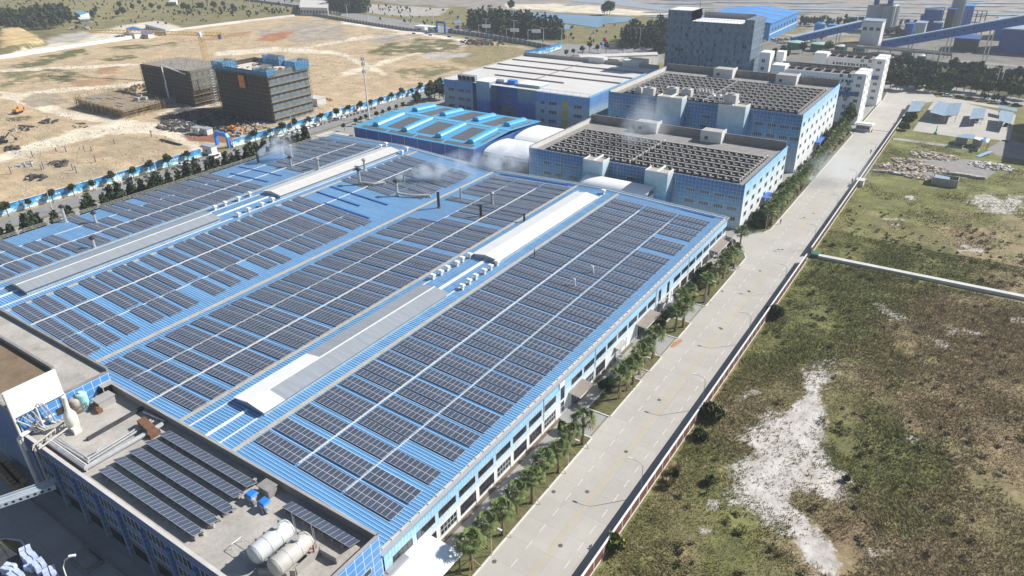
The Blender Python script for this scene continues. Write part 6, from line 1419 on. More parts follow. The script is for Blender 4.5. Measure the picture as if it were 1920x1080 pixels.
def conveyor(a, za, c, zc, w, h, label, legs):
    p, q = G(*a, za), G(*c, zc); t = thing('conveyor', label, 'conveyor', (p[0], p[1], 0)); d = q-p; n = np.array((-d[1], d[0], 0)); n /= np.linalg.norm(n); n *= w/2; up = np.array((0, 0, h))
    b = MB(); b.hexa([p-n, q-n, q+n, p+n], [p-n+up, q-n+up, q+n+up, p+n+up], 0, 0); b.build('gallery', M['blue'], t)
    b = MB(); b.hexa([p-n*1.05+up, q-n*1.05+up, q+n*1.05+up, p+n*1.05+up], [p-n*1.05+up*1.12, q-n*1.05+up*1.12, q+n*1.05+up*1.12, p+n*1.05+up*1.12]); b.build('roof', mat('pale_blue_gallery_roof', (.40, .55, .70), .4), t)
    b = MB(); N_ = int(np.linalg.norm(d)/5.)
    sd = -n if (p-n)[1] < (p+n)[1] else n
    for k in range(1, N_): e = p+d*k/N_+sd*1.01+up*.6; f = d/np.linalg.norm(d)*.6; b.hexa([e-f-(0, 0, .4), e+f-(0, 0, .4), e+f+sd*.02-(0, 0, .4), e-f+sd*.02-(0, 0, .4)], [e-f+(0, 0, .4), e+f+(0, 0, .4), e+f+sd*.02+(0, 0, .4), e-f+sd*.02+(0, 0, .4)])
    b.build('gallery_windows', M['black'], t)
    b = MB()
    for s in legs: e = p+d*s; b.bar((e[0]-1, e[1], 0), (e[0]-1, e[1], e[2]), .35); b.bar((e[0]+1, e[1], 0), (e[0]+1, e[1], e[2]), .35)
    b.build('legs', M['white_w'], t)
conveyor((1482, 82), 1.5, (1613, 52), 12, 4.5, 4.2, 'left blue enclosed conveyor climbing to the white transfer house', (.35, .7))
conveyor((1652, 92), 2, (1965, 38), 26, 5.5, 5, 'right blue enclosed conveyor rising across the plant to the picture edge', (.2, .45, .7))
# silo block, transfer house
t = thing('silo', 'grey rectangular twin silo with two dark caps on top', 'silo', G(1650, 60)); p = G(1622, 58); q = G(1668, 61); zt_ = zat(p[0], p[1], 10); b = MB()
for s in (.26, .76): c0 = p+(q-p)*s; b.lathe((c0[0], c0[1]+7, 0), [(7.2, 0), (7.2, zt_)], 24)
b.build('shell', M['grey'], t); b = MB(); b.box(q[0]-1, q[1], 0, q[0]+.6, q[1]+14, zt_+.3); b.build('side_stair', M['white_w'], t); b = MB(); b.box(p[0]+2, p[1]+2, zt_+.02, q[0]-2, q[1]+10, zt_+.8); b.build('deck', M['rust'], t); b = MB()
for s in (.2, .75): c0 = p+(q-p)*s; b.lathe((c0[0], c0[1]+4, zt_+.8), [(2, 0), (2, 3.4), (2.4, 3.4), (2.4, 4)], 10)
b.build('cap', M['blue_d'], t)
def ibox(px, top, w, d, m, label, name='plant_house', roofm='conc_l', wins=0, zbase=0):
    """box house: px is the foot of its near left and right corners"""
    p, q = G(*px[0]), G(*px[1]); z = zat(p[0], p[1], top); t = thing(name, label, 'building', (p[0], p[1], 0)); b = MB(); y = min(p[1], q[1]); b.box(p[0], y, 0, q[0], y+d, z); b.build('wall', M[m] if isinstance(m, str) else m, t)
    b = MB(); b.box(p[0]-.4, y-.4, z, q[0]+.4, y+d+.4, z+.7); b.build('roof', M[roofm], t)
    for k in range(wins): x = p[0]+(q[0]-p[0])*(k+.5)/wins; window_y(t, y, x-1.2, x+1.2, z*.62, z*.76, 2, M['aframe'], M['black'])
    return t
ibox([(1610, 82), (1648, 83)], 40, 0, 14, 'white_w', 'white transfer house under the grey silos, greenery at its foot', roofm='roof_gb', wins=3)
ibox([(1694, 66), (1708, 68)], 45, 0, 10, 'blue', 'small blue house beside the grey one in the plant', roofm='blue'); ibox([(1710, 74), (1730, 74)], 44, 0, 12, 'mon_g2', 'grey plant house right of the small blue one', roofm='roof_gb')
ibox([(1724, 62), (1758, 62)], 18, 0, 16, 'blue_d', 'tall dark blue boiler house left of the stack', roofm='roof_gb'); ibox([(1719, 62), (1730, 62)], 31, 0, 10, 'blue_d', 'stepped low wing of the dark blue boiler house', roofm='blue_d')
ibox([(1745, 66), (1762, 66)], 43, 0, 9, 'blue_d', 'dark blue boiler annex with a curved roof', roofm='roof_gb')
ibox([(1798, 54), (1816, 55)], 12, 0, 12, 'blue', 'bright blue filter tower right of the stack', roofm='plantr'); ibox([(1766, 62), (1782, 62)], 18, 0, 8, 'dark', 'dark scrubber tower left of the stack', roofm='blue')
ibox([(1868, 98), (1990, 103)], 55, 0, 30, 'blue_d', 'big deep blue plant hall under the right conveyor', roofm='roof_gb'); ibox([(1862, 72), (1930, 74)], 39, 0, 20, 'blue', 'blue hall with a pale roof behind the right conveyor', roofm='roof_gb')
ibox([(1785, 94), (1830, 98)], 72, 0, 20, 'dark', 'dark open steel structure under the right conveyor', roofm='blue_d')
p = G(1783, 60); t = thing('stack', 'thick pale grey plant stack cut by the top edge of the picture', 'chimney', p); b = MB(); b.lathe((p[0], p[1]+5, 0), [(4.6, 0), (4.0, 60)], 24); b.build('shaft', M['grey'], t); b = MB(); b.bar((p[0]+4.6, p[1]+3, 0), (p[0]+4.2, p[1]+3, 60), .5); b.build('ladder', M['white_w'], t)
b = MB()
for k in range(4): z = 4+k*4; b.box(p[0]-16, p[1]-4, z, p[0]-8, p[1]-3.4, z+.4); b.box(p[0]+8, p[1]-2, z, p[0]+20, p[1]-1.4, z+.4)
for k in range(5):
    for x in (p[0]-16+k*2, p[0]+8+k*3): b.bar((x, p[1]-3.6, 0), (x, p[1]-3.6, 16.5), .3)
b.build('pipework', M['dark'], t)
# storage tanks
for i, (x, y, w, h, mt, lab) in enumerate(((1487, 93, 18, 81, 'green_l', 'first and widest green tank from the left behind the dormitories'), (1531, 97, 18, 84, 'green_l', 'second green tank from the left, its roof yellowish'), (1573, 101, 13, 88, 'mon_c', 'third green tank from the left, narrower'), (1607, 103, 13, 90, 'mon_c', 'fourth green tank from the left, narrow'), (1698, 108, 10, 98, 'mon_w', 'fifth green tank, half hidden in trees with a white top'), (1725, 117, 9, 106, 'mon_w', 'sixth green tank, nearest the road trees with a white top'))):
    p = G(x, y); e = G(x+w, y); r = abs(e[0]-p[0]); z = zat(p[0], p[1], h); t = thing('storage_tank', lab, 'tank', (p[0], p[1]+r, 0), 'green storage tanks'); b = MB(); b.lathe((p[0], p[1]+r, 0), [(r, 0), (r, z)], 28); b.build('shell', M['green_d'], t, False); b = MB(); b.lathe((p[0], p[1]+r, z+.004), [(r*1.01, 0), (r*.98, .25), (.5, 1.2)], 28); b.build('roof', M[mt], t)
t = thing('pipe_bridge', 'long thin pipe bridge in front of the plant, over the green tanks', 'bridge', G(1600, 90, 6)); pa, pb = G(1585, 86, 6), G(1785, 103, 6); b = MB(); b.bar(tuple(pa), tuple(pb), .7); b.bar(tuple(pa+(0, 2, 1)), tuple(pb+(0, 2, 1)), .4)
for k in range(10): e = pa+(pb-pa)*k/9; b.bar((e[0], e[1], 0), tuple(e), .3)
b.build('pipes', M['conc'], t)
b = MB(); p = G(1535, 62); b.lathe((0, 0, 0), [(4, 0), (4, 7), (2, 8)], 14); b.box(6, -3, 0, 12, 3, 7); tag(b.build('dust_filter', M['plantw'], loc=p), 'small blue filter unit on the yard between hall and silos', 'machine')
pile((1470, 76), 60, 14, ['rubble', 'rock'], 'pale gravel heap beside the blue hall', sz=2.5, zmax=2.5); pile((1655, 105), 30, 9, ['rubble'], 'pale sand heap by the green tanks', sz=2)
# ---------------------------------------------------------------- right side: car park, rubble, wall, strip
M['cproof'] = corr('grey_blue_carport_sheet', (.26, .34, .42), .35, .10, stretch=(2.5, .25, 1))
CP = [([(1701, 209.5), (1710.5, 189), (1737, 190), (1724, 208.7)], 'leftmost single carport roof beside the boundary wall'), ([(1743, 210.2), (1759.7, 189), (1779.3, 193.6), (1769.5, 217)], 'left leaf of the wide twin carport roof'), ([(1769.5, 217), (1779.3, 193.6), (1803.5, 192.8), (1796, 215.5)], 'right leaf of the wide twin carport roof'), ([(1817, 223), (1825.4, 202.6), (1850.3, 202), (1844.2, 221.5)], 'middle single carport roof'), ([(1872.3, 225.4), (1876, 206.5), (1902.4, 211.7), (1894, 232.1)], 'rightmost tall carport roof'), ([(1872.3, 202.6), (1872.3, 196), (1907.7, 204), (1906, 209.5)], 'thin carport roof behind the rightmost one')]
for i, (px4, lab) in enumerate(CP):
    hz_ = [3.6, 3.4, 3.4, 3.4, 3.6, 3.6][i]
    zz = [hz_+(.5 if i in (1, 4) and j in (0, 1) else .5 if i == 2 and j in (2, 3) else 0) for j in range(4)]; q = [G(x, y, z) for (x, y), z in zip(px4, zz)]
    a = sum(q[j][0]*q[(j+1) % 4][1]-q[(j+1) % 4][0]*q[j][1] for j in range(4)); q = q if a > 0 else q[::-1]
    t = thing('carport', lab+', grey-blue sheet', 'carport', (q[0][0], q[0][1], 0), 'carports'); b = MB(); b.hexa([p-(0, 0, .12) for p in q], q); b.build('roof', M['cproof'], t)
    b = MB(); c0 = sum(q)/4
    for p in q: e = p+(c0-p)*.22; b.bar((e[0], e[1], 0), (e[0], e[1], e[2]-.1), .1)
    b.build('post', M['white_w'], t)
t = thing('open_shed', 'open shed with grey and white roof sheets below the car park', 'shed', G(1820, 270)); b = MB(); q1 = [G(*p, 3.6) for p in ((1793, 257), (1806, 251), (1828, 252), (1826, 261))]; b.prism([tuple(p[:2]) for p in q1], 3.5, 3.65); q2 = [G(*p, 3.4) for p in ((1826, 260), (1829, 256), (1857, 261), (1853, 268))]; b.prism([tuple(p[:2]) for p in q2], 3.3, 3.42, 1); b.build('roof', [M['cproof'], M['white_w']], t)
b = MB()
for p in q1+q2: b.bar((p[0], p[1], 0), (p[0], p[1], 3.4), .1)
q = [G(*p) for p in ((1790, 270), (1850, 280))]; b.box(q[0][0], q[0][1]+1, 0, q[0][0]+4, q[0][1]+5, 2.6); b.box(q[0][0]+6, q[0][1], 0, q[0][0]+9, q[0][1]+4, 2.8); b.build('posts_and_bays', M['grey'], t)
b = MB(); p = G(1846, 262, 4); b.hexa([(-.5, -3, -.1), (.5, -3, -.1), (.5, 3, -.1), (-.5, 3, -.1)], [(-.5, -3, .1), (.5, -3, .1), (.5, 3, .3), (-.5, 3, .3)]); tag(b.build('blue_sheet', M['plantr'], loc=p), 'narrow blue sheet lying on the white shed roof', 'sheet')
b = MB(); p = G(1845, 291); b.obox((0, 0, .5), 1.6, 8, .15, -.5, 0, .1); tag(b.build('blue_sheet', mat('pale_blue_sheet', (.33, .50, .60), .4), loc=p), 'pale blue sheet lying tilted beside the rubble yard', 'sheet')
b = MB(); p = G(1754, 251); b.lathe((0, 0, 0), [(.75, 0), (.65, .5), (.25, .9), (.08, 3.6)], 10); tag(b.build('green_cone', mat('bright_green_cover', (.05, .42, .14), .6), loc=p), 'bright green pointed cover standing on the car park', 'cover')
for i, (x, y, r, lab) in enumerate(((1690, 316, 5.5, 'left pale rubble heap on the waste yard'), (1703, 303, 4.2, 'tall brownish rubble heap at the back left of the waste yard'), (1747, 292, 5.5, 'rubble heap at the back of the waste yard'), (1738, 316, 5, 'rubble heap at the middle front of the waste yard'), (1857, 312, 5, 'white slab heap at the right of the waste yard'), (1763, 294, 4.5, 'small rubble heap beside the back one'), (1720, 330, 4, 'low dark rubble row at the front left'))): pile((x, y), 130, r, ['rubble', 'conc_l', 'rock', 'wood'] if i != 4 else ['white_w', 'conc_l', 'rock'], lab, 'rubble_heap', 'heap', .85, 'rubble heaps on the waste yard', i, 1.2)
for i, (x0_, x1_, y) in enumerate(((1640, 1680, 322), (1680, 1712, 327), (1776, 1800, 326), (1800, 1822, 329), (1822, 1846, 333))):
    p, q = G(x0_, y), G(x1_, y+3); rr = random.Random(i); b = MB()
    for k in range(9): c0 = (q-p)*(k+rr.random()*.6)/9; b.obox((c0[0], c0[1], .4), rr.uniform(.9, 2.4), rr.uniform(.6, 1), rr.uniform(.4, .9), rr.uniform(-.4, .4), k % 2)
    tag(b.build('slab_row', [M['conc_l'], M['rubble']], loc=p), ['leftmost ragged row of broken slabs', 'second ragged row of broken slabs from the left', 'white slab row in front of the waste yard', 'second white slab row in front of the yard', 'rightmost white slab row in front of the yard'][i], 'slabs', 'slab rows on the waste yard')
p = G(1770, 346); t = thing('roofless_hut', 'small grey roofless hut below the rubble yard', 'hut', p); b = MB()
for a in ((-4, -2, 4, -1.8), (-4, 2.8, 4, 3), (-4, -1.8, -3.8, 2.8), (3.8, -1.8, 4, 2.8)): b.box(p[0]+a[0], p[1]+a[1], 0, p[0]+a[2], p[1]+a[3], 2.6)
b.build('wall', M['conc'], t); b = MB(); b.hexa([(p[0]-3.5, p[1]-1.7, 2.3), (p[0]+1.2, p[1]-1.7, 2.0), (p[0]+1.2, p[1]+2.6, 2.0), (p[0]-3.5, p[1]+2.6, 2.3)], [(p[0]-3.5, p[1]-1.7, 2.45), (p[0]+1.2, p[1]-1.7, 2.15), (p[0]+1.2, p[1]+2.6, 2.15), (p[0]-3.5, p[1]+2.6, 2.45)]); b.build('roof_sheet', M['roof_gb'], t)
p = G(1608, 347); t = thing('small_hut', 'tiny white hut against the boundary wall beside the field', 'hut', p); b = MB(); b.box(p[0]-.6, p[1]-1.5, 0, p[0]+1.8, p[1]+1.5, 2.1); b.build('wall', M['white_w'], t); b = MB(); b.box(p[0]-.8, p[1]-1.7, 2.1, p[0]+2., p[1]+1.7, 2.25); b.build('roof', M['conc_l'], t)
# concrete drain cap running into the field
p, q = G(1530, 481), G(1990, 574); t = thing('concrete_channel', 'straight pale concrete channel cover running across the right field', 'channel', p); b = MB(); b.hexa([(p[0], p[1]-.75, -.3), (q[0], q[1]-.75, -.3), (q[0], q[1]+.75, -.3), (p[0], p[1]+.75, -.3)], [(p[0], p[1]-.75, .7), (q[0], q[1]-.75, .7), (q[0], q[1]+.75, .7), (p[0], p[1]+.75, .7)]); b.build('cap', mat('pale_channel_concrete', (.56, .55, .52), .85, .1, .5, stain=((.3, .28, .25), .4, .4)), t)
b = MB(); b.box(p[0]-1.2, p[1]-.9, -.2, p[0]+.6, p[1]+.9, .9); b.box(p[0]-1.2, p[1]-1.1, .9, p[0]+.7, p[1]+1.1, 1.05); b.build('end_box', M['green_d'], t)
# boundary wall along the road
def bwall(y0, y1, label):
    x = -31.45; h = 2.35; t = thing('boundary_wall', label, 'wall', (x, y0, 0), 'boundary wall along the concrete road'); b = MB(); b.box(x-.1, y0, .35, x+.1, y1, h); b.build('panel', M['brick'], t)
    b = MB(); b.box(x-.15, y0, h, x+.15, y1, h+.12); b.build('coping', M['white'], t); b = MB(); b.box(x-.14, y0, -.3, x+.14, y1, .3); b.build('plinth', M['white_w'], t); b = MB(); y = y0
    while y < y1: b.box(x-.14, y, .3, x+.14, y+.16, h); y += 3.1
    b.build('posts', M['white_w'], t)
    b = MB(); y = y0+.5
    while y < y1: b.box(x+.1, y, .45, x+.13, y+.10, h-.1); y += .42
    b.build('bars', M['rust'], t)
bwall(10, 188.5, 'red-panelled white-capped wall between the near road and the field'); bwall(193.5, 397, 'farther stretch of the white-capped wall, beyond the channel opening')
# slim mast, lamps
p = G(692, 222); t = thing('lattice_mast', 'tall slim white mast with antenna clusters beside the left street', 'mast', p); z = zat(p[0], p[1], 108); b = MB(); b.tube([tuple(p), (p[0], p[1], z)], .42, 8, r1=.22); b.build('pole', M['white_w'], t); b = MB()
for zz in (z*.78, z*.9, z*.98):
    for k in range(6): a = k*1.05; b.box(p[0]+.7*math.cos(a)-.15, p[1]+.7*math.sin(a)-.15, zz-.7, p[0]+.7*math.cos(a)+.15, p[1]+.7*math.sin(a)+.15, zz+.7)
b.build('antenna', M['grey'], t)
def lamp_proto(h, arm, dirx, lab, grp, r=.075, col='grey', double=False):
    t = thing('street_lamp', lab, 'street lamp', (0, 0, 0), grp); b = MB(); b.tube([(0, 0, 0), (0, 0, h-.9)], r*1.2, 8, r1=r*.8)
    for s in ((1, -1) if double else (1,)): b.tube([(0, 0, h-.95), (dirx*.1*s, 0, h-.5), (dirx*arm*.5*s, 0, h-.08), (dirx*arm*s, 0, h)], r*.7, 6)
    b.build('pole', M[col], t); b = MB()
    for s in ((1, -1) if double else (1,)): b.obox((dirx*(arm+.25)*s, 0, h-.02), .75, .26, .13)
    b.build('lamp_head', M['white_w'], t); return t
# ---------------------------------------------------------------- foliage
def leafmat(name, c, c2, sc=.5):
    m, nt, b = _nt(name); P = posn(nt)
    f = math_n(nt, 'MULTIPLY_ADD', noise_n(nt, P, sc, 4, .6), 2.6, -.8, True)
    L(nt, mixc(nt, f, c, c2), b.inputs['Base Color']); b.inputs['Roughness'].default_value = .75; b.inputs['Specular IOR Level'].default_value = .2
    return m
LF = {'dark': leafmat('dark_evergreen_leaves', (.028, .045, .019), (.062, .080, .030)), 'mid': leafmat('green_leaves', (.045, .070, .022), (.10, .125, .040)), 'light': leafmat('light_green_leaves', (.06, .095, .02), (.12, .16, .04)), 'yell': leafmat('yellow_green_leaves', (.16, .17, .03), (.30, .28, .05)), 'dry': leafmat('dry_reed_leaves', (.17, .12, .06), (.30, .22, .12)), 'palm': leafmat('palm_fronds', (.075, .12, .035), (.20, .23, .09), 1.4), 'straw': leafmat('straw_plumes', (.34, .28, .15), (.46, .39, .24))}
def crown_np(rs, n, R, Hc, z0, leaf, shape='round', clumps=9):
    if shape == 'cone':
        t = rs.rand(n)**1.4; r = R*(1-t)*(.35+.65*np.sqrt(rs.rand(n)))+.05*R; a = rs.rand(n)*6.283
        c = np.stack([r*np.cos(a), r*np.sin(a), z0+Hc*t], 1); c += rs.randn(n, 3)*leaf*.5
    else:
        cc = rs.randn(clumps, 3); cc /= np.linalg.norm(cc, axis=1)[:, None]; cc *= (rs.rand(clumps, 1)**.4)*.62; cc[:, 2] *= .9
        k = rs.randint(0, clumps, n); d = rs.randn(n, 3); d /= np.linalg.norm(d, axis=1)[:, None]; rad = (.32+.22*rs.rand(clumps))[k][:, None]*(rs.rand(n, 1)**.33)
        c = (cc[k]+d*rad)*np.array((R, R, Hc/2))+np.array((0, 0, z0+Hc/2))
    u = rs.randn(n, 3); u /= np.linalg.norm(u, axis=1)[:, None]; w = np.cross(u, rs.randn(n, 3)); w /= np.linalg.norm(w, axis=1)[:, None]
    s = leaf*(.6+.8*rs.rand(n, 1)); u = u*s; w = w*s*.55
    V = np.stack([c-u, c-w*.9, c+u, c+w], 1).reshape(-1, 3)
    return V
def leaves_mesh(name, V, m): return np_mesh(name, V, np.arange(len(V)).reshape(-1, 4), None, m)
TREES = {}
def tree_proto(kind, seed):
    key = (kind, seed)
    if key in TREES: return TREES[key]
    rs = np.random.RandomState(seed*13+5)
    if kind == 'hedge': a = crown_np(rs, 620, 2.0, 6.2, .5, .42, 'cone'); c2 = crown_np(rs, 260, 1.7, 4.2, .3, .40, 'round', 6); h = 6; lm = ['dark', 'mid']
    elif kind == 'street': a = crown_np(rs, 420, 1.75, 3.1, 1.9, .36, 'round', 8); c2 = crown_np(rs, 150, 1.6, 2.6, 2.4, .33, 'round', 6); h = 4; lm = ['dark', 'mid']
    elif kind == 'belt': a = crown_np(rs, 520, 3.6, 7.4, 1.4, .75, 'round', 11); c2 = crown_np(rs, 240, 3.3, 6.4, 2.4, .7, 'round', 9); h = 7; lm = ['dark', 'mid']
    elif kind == 'lightbelt': a = crown_np(rs, 420, 3.2, 6.4, 1.0, .7, 'round', 10); c2 = crown_np(rs, 300, 3.1, 6.0, 1.6, .65, 'round', 9); h = 6; lm = ['mid', 'light']
    elif kind == 'roundtree': a = crown_np(rs, 900, 3.2, 9.5, 1.2, .5, 'round', 14); c2 = crown_np(rs, 420, 3.0, 9., 1.8, .45, 'round', 12); h = 8; lm = ['mid', 'light']
    elif kind == 'bush': a = crown_np(rs, 420, 1.0, 1.5, .05, .26, 'round', 7); c2 = crown_np(rs, 200, .98, 1.4, .2, .24, 'round', 6); h = .7; lm = ['dark', 'mid']
    elif kind == 'ybush': a = crown_np(rs, 380, .9, 1.3, .05, .24, 'round', 6); c2 = crown_np(rs, 150, .9, 1.2, .2, .22, 'round', 6); h = .6; lm = ['light', 'yell']
    elif kind == 'scrub': a = crown_np(rs, 1500, 2.4, 2.9, .0, .34, 'round', 12); c2 = crown_np(rs, 600, 2.3, 2.8, .1, .3, 'round', 10); h = 1.2; lm = ['dark', 'mid']
    t = [leaves_mesh('crown', a, [LF[lm[0]]]), leaves_mesh('crown', c2, [LF[lm[1]]])]
    V = np.concatenate([a, c2]); F = np.arange(len(V)).reshape(-1, 4)
    me = np_mesh('crown', V, F, None, [LF[lm[0]], LF[lm[1]]]); mi = np.zeros(len(F), np.int32); mi[len(a)//4:] = 1; me.polygons.foreach_set('material_index', mi)
    b = MB(); r = .05*h**.6+.05; b.tube([(0, 0, -.2), (.05, .02, h*.4), (0, .06, h*.8)], r, 7, r1=r*.45)
    for k in range(4): an = k*1.6+seed; b.bar((0, 0, h*(.35+.1*k)), (math.cos(an)*h*.16, math.sin(an)*h*.16, h*(.55+.1*k)), r*.4)
    tm = bpy.data.meshes.new('trunk'); tm.from_pydata(b.v, [], b.f); tm.materials.append(M['bark'])
    TREES[key] = (me, tm); return TREES[key]
def put_tree(kind, seed, loc, label, name='tree', cat='tree', grp=None, s=1., rz=None, sz=1.):
    me, tm = tree_proto(kind, seed); t = thing(name, label, cat, loc, grp, random.uniform(0, 6.28) if rz is None else rz); t.scale = (s, s, s*sz)
    for nm, m_ in (('crown', me), ('trunk', tm)):
        o = bpy.data.objects.new(nm, m_); COL.objects.link(o); o.parent = t
    return t
# hedge along the left eave
y = 70.; k = 0
while y < 188:
    k += 1; put_tree('hedge', k % 4, (-224.5+random.uniform(-2.2, 2.2), y, 0), '%s tree from the near end of the dark hedge row along the factory eave' % nth(k), 'hedge_tree', 'tree', 'dark hedge trees along the left factory eave', random.uniform(1.15, 1.75)); y += random.uniform(1.6, 3.6)
for i, (x, y, s) in enumerate(((806, 190, 1.0), (815, 186, 1.2), (824, 184, 1.1), (832, 187, .9), (782, 196, .8))):
    p = G(x, y); put_tree('belt', i % 3, p, '%s tree from the left in the clump at the left end of the white-roofed block' % nth(i+1), 'tree', 'tree', 'trees at the end of the white-roofed block', s)
# street trees
y = 74.; k = 0
while y < 316:
    if not (160 < y < 178): k += 1; put_tree('street', k % 4, (-258.7+random.uniform(-.4, .4), y, 0), '%s street tree from the near end of the row before the blue hoarding' % nth(k), 'street_tree', 'tree', 'street trees before the blue hoarding', random.uniform(.8, 1.2))
    y += random.uniform(6.6, 9.0)
for i, (x, y) in enumerate(((667, 236), (677, 232), (687, 228), (707, 223), (719, 219), (730, 214), (744, 209), (756, 205), (646, 246))):
    put_tree('street', i % 4, G(x, y), '%s small tree along the right side of the street beyond the mast' % nth(i+1), 'street_tree', 'tree', 'small trees right of the left street', .75)
# plaza and median trees around the far junction
for i, (x, y, s) in enumerate(((1075, 106, .8), (1092, 104, 1.), (1105, 97, 1.1), (1120, 98, .8), (1136, 100, 1.2), (1168, 99, 1.1), (1190, 98, .7), (1062, 108, .8), (1176, 93, .9), (1205, 95, .8), (1218, 92, .9))):
    put_tree('street', i % 4, G(x, y), '%s small tree from the left on the plaza beside the netted tower' % nth(i+1), 'street_tree', 'tree', 'small trees on the plaza by the netted tower', s*1.3)
# road-end and belt trees, top right
rr = random.Random(4); k = 0
for row, (xa, ya, xb, yb, n, s0) in enumerate(((1640, 150, 1925, 186, 22, 1.05), (1632, 160, 1770, 176, 13, 1.0), (1625, 138, 1925, 170, 20, .95), (1690, 128, 1925, 152, 14, .85), (1640, 124, 1700, 130, 5, .8))):
    for i in range(n):
        k += 1; s = i/(n-1); p = G(xa+(xb-xa)*s+rr.uniform(-5, 5), ya+(yb-ya)*s+rr.uniform(-2.5, 2.5))
        put_tree('lightbelt' if (row == 0 and k % 2) or k % 5 == 0 else 'belt', k % 4, p, '%s tree from the left in the %s row of the belt between road and plant' % (nth(i+1), nth(row+1)), 'belt_tree', 'tree', 'trees of the belt between road and plant', s0*rr.uniform(.8, 1.25))
for i, (x, y, s) in enumerate(((1588, 238, 1.), (1576, 250, .75), (1562, 262, .7), (1555, 268, .6), (1545, 275, .65), (1583, 246, .7))):
    put_tree('roundtree', i % 2, G(x, y), ['tall round tree at the corner of the white dormitory, by the road', 'second tree from the dormitory corner along the road', 'third tree from the dormitory corner along the road', 'fourth tree from the dormitory corner along the road', 'fifth tree from the dormitory corner along the road', 'short tree tucked against the tall dormitory tree'][i], 'tree', 'tree', None, s)
for i, (x, y, s) in enumerate(((1449, 118, 1.), (1470, 112, 1.1), (1504, 100, .9), (1552, 100, 1.), (1540, 78, .9), (1630, 80, 1.1), (1641, 79, 1.), (1665, 70, .9), (1680, 69, .9), (1690, 72, .8), (1528, 50, .8), (1505, 47, .8))):
    put_tree('belt', i % 4, G(x, y), '%s dark tree from the left around the green tanks and silos' % nth(i+1), 'tree', 'tree', 'dark trees among the plant', s)
for i, (x, y, s) in enumerate(((28, 4, 1.), (58, 6, 1.3), (225, 16, 1.), (180, 25, .8), (176, 36, 1.1), (222, 32, 1.), (232, 30, 1.2), (262, 10, .8), (285, 18, .9), (345, 20, 1.1), (355, 22, 1.), (378, 20, 1.2), (402, 18, 1.1), (420, 14, .9), (438, 21, 1.), (300, 20, .8), (250, 20, .9), (958, 20, 1.4), (1138, 28, 1.7), (1143, 27, 1.7), (1133, 29, 1.3))):
    put_tree('belt', i % 4, G(x, y), '%s lone tree or bush from the left scattered on the far open land' % nth(i+1), 'tree', 'tree', 'lone trees on the far open land', s*.9)
# far woods that read as one mass
def wood(name, label, polys, dens, s, kind='round', seed=1):
    rs = np.random.RandomState(seed); VV = []
    for pl in polys:
        q = np.array([G(x, y)[:2] for x, y in pl]); mn, mx = q.min(0), q.max(0); n = int((mx[0]-mn[0])*(mx[1]-mn[1])*dens); c = mn+rs.rand(n, 2)*(mx-mn); c = c[inpoly(c[:, 0], c[:, 1], q.tolist())][:420]
        for p in c:
            e = s*(.7+.6*rs.rand()); V = crown_np(rs, 75, (2.4 if kind == 'round' else 2.2)*e, (7 if kind == 'round' else 9.5)*e, .2, 1.0*e, kind, 6); VV.append(V+np.array((p[0], p[1], 0)))
    V = np.concatenate(VV); me = leaves_mesh(name, V, [LF['dark']]); o = bpy.data.objects.new(name, me); COL.objects.link(o); return tag(o, label, 'wood', None, 'stuff')
wood('far_wood', 'dense dark wood at the left edge below the open land', [[(-60, 36), (0, 34), (60, 30), (100, 24), (122, 28), (140, 40), (112, 52), (98, 57), (40, 58), (0, 50), (-60, 60)]], .03, 1.5, 'round', 2)
wood('far_wood', 'dark wood beyond the road at the top edge', [[(615, 0), (690, 2), (688, 24), (640, 26), (618, 20)]], .04, 1.4, 'cone', 3)
wood('far_wood', 'dark belt of slender trees between far road and lake', [[(880, 46), (930, 44), (1000, 58), (1048, 64), (1062, 76), (1000, 74), (940, 64), (882, 54)]], .05, 1.25, 'cone', 4)
wood('far_wood', 'dark wood left of the netted tower', [[(1160, 88), (1180, 72), (1250, 58), (1252, 88), (1200, 92)], [(1230, 92), (1250, 90), (1248, 104), (1236, 104)]], .05, 1.15, 'cone', 5)
wood('shore_scrub', 'low dark scrub along the shore at the top right', [[(1500, 42), (1560, 40), (1620, 44), (1620, 50), (1500, 50)], [(1676, 46), (1720, 47), (1720, 56), (1676, 56)], [(1260, 36), (1330, 30), (1340, 36), (1262, 42)]], .03, .8, 'round', 6)
wood('roadside_scrub', 'scattered scrub along the far road and shore path', [[(640, 12), (960, 26), (960, 29), (640, 15)], [(690, 34), (860, 56), (860, 58), (690, 36)], [(330, 24), (450, 18), (550, 24), (540, 28), (440, 30), (340, 32)], [(900, 64), (1040, 84), (1040, 88), (900, 67)]], .012, .6, 'round', 7)
wood('open_land_scrub', 'thin low scrub dotted over the far open land at the top left', [[(0, 0), (560, 0), (560, 26), (380, 44), (250, 52), (120, 60), (0, 52)], [(640, 14), (900, 26), (880, 56), (700, 30)], [(1050, 56), (1180, 44), (1230, 60), (1160, 88), (1070, 78)]], .0035, .42, 'round', 9)
wood('verge_scrub', 'green verge scrub between the belt road and parking', [[(1785, 176), (1940, 199), (1940, 204), (1780, 182)], [(1690, 225), (1712, 222), (1708, 248), (1688, 244)], [(1680, 120), (1960, 150), (1960, 168), (1700, 134)]], .03, .55, 'round', 8)
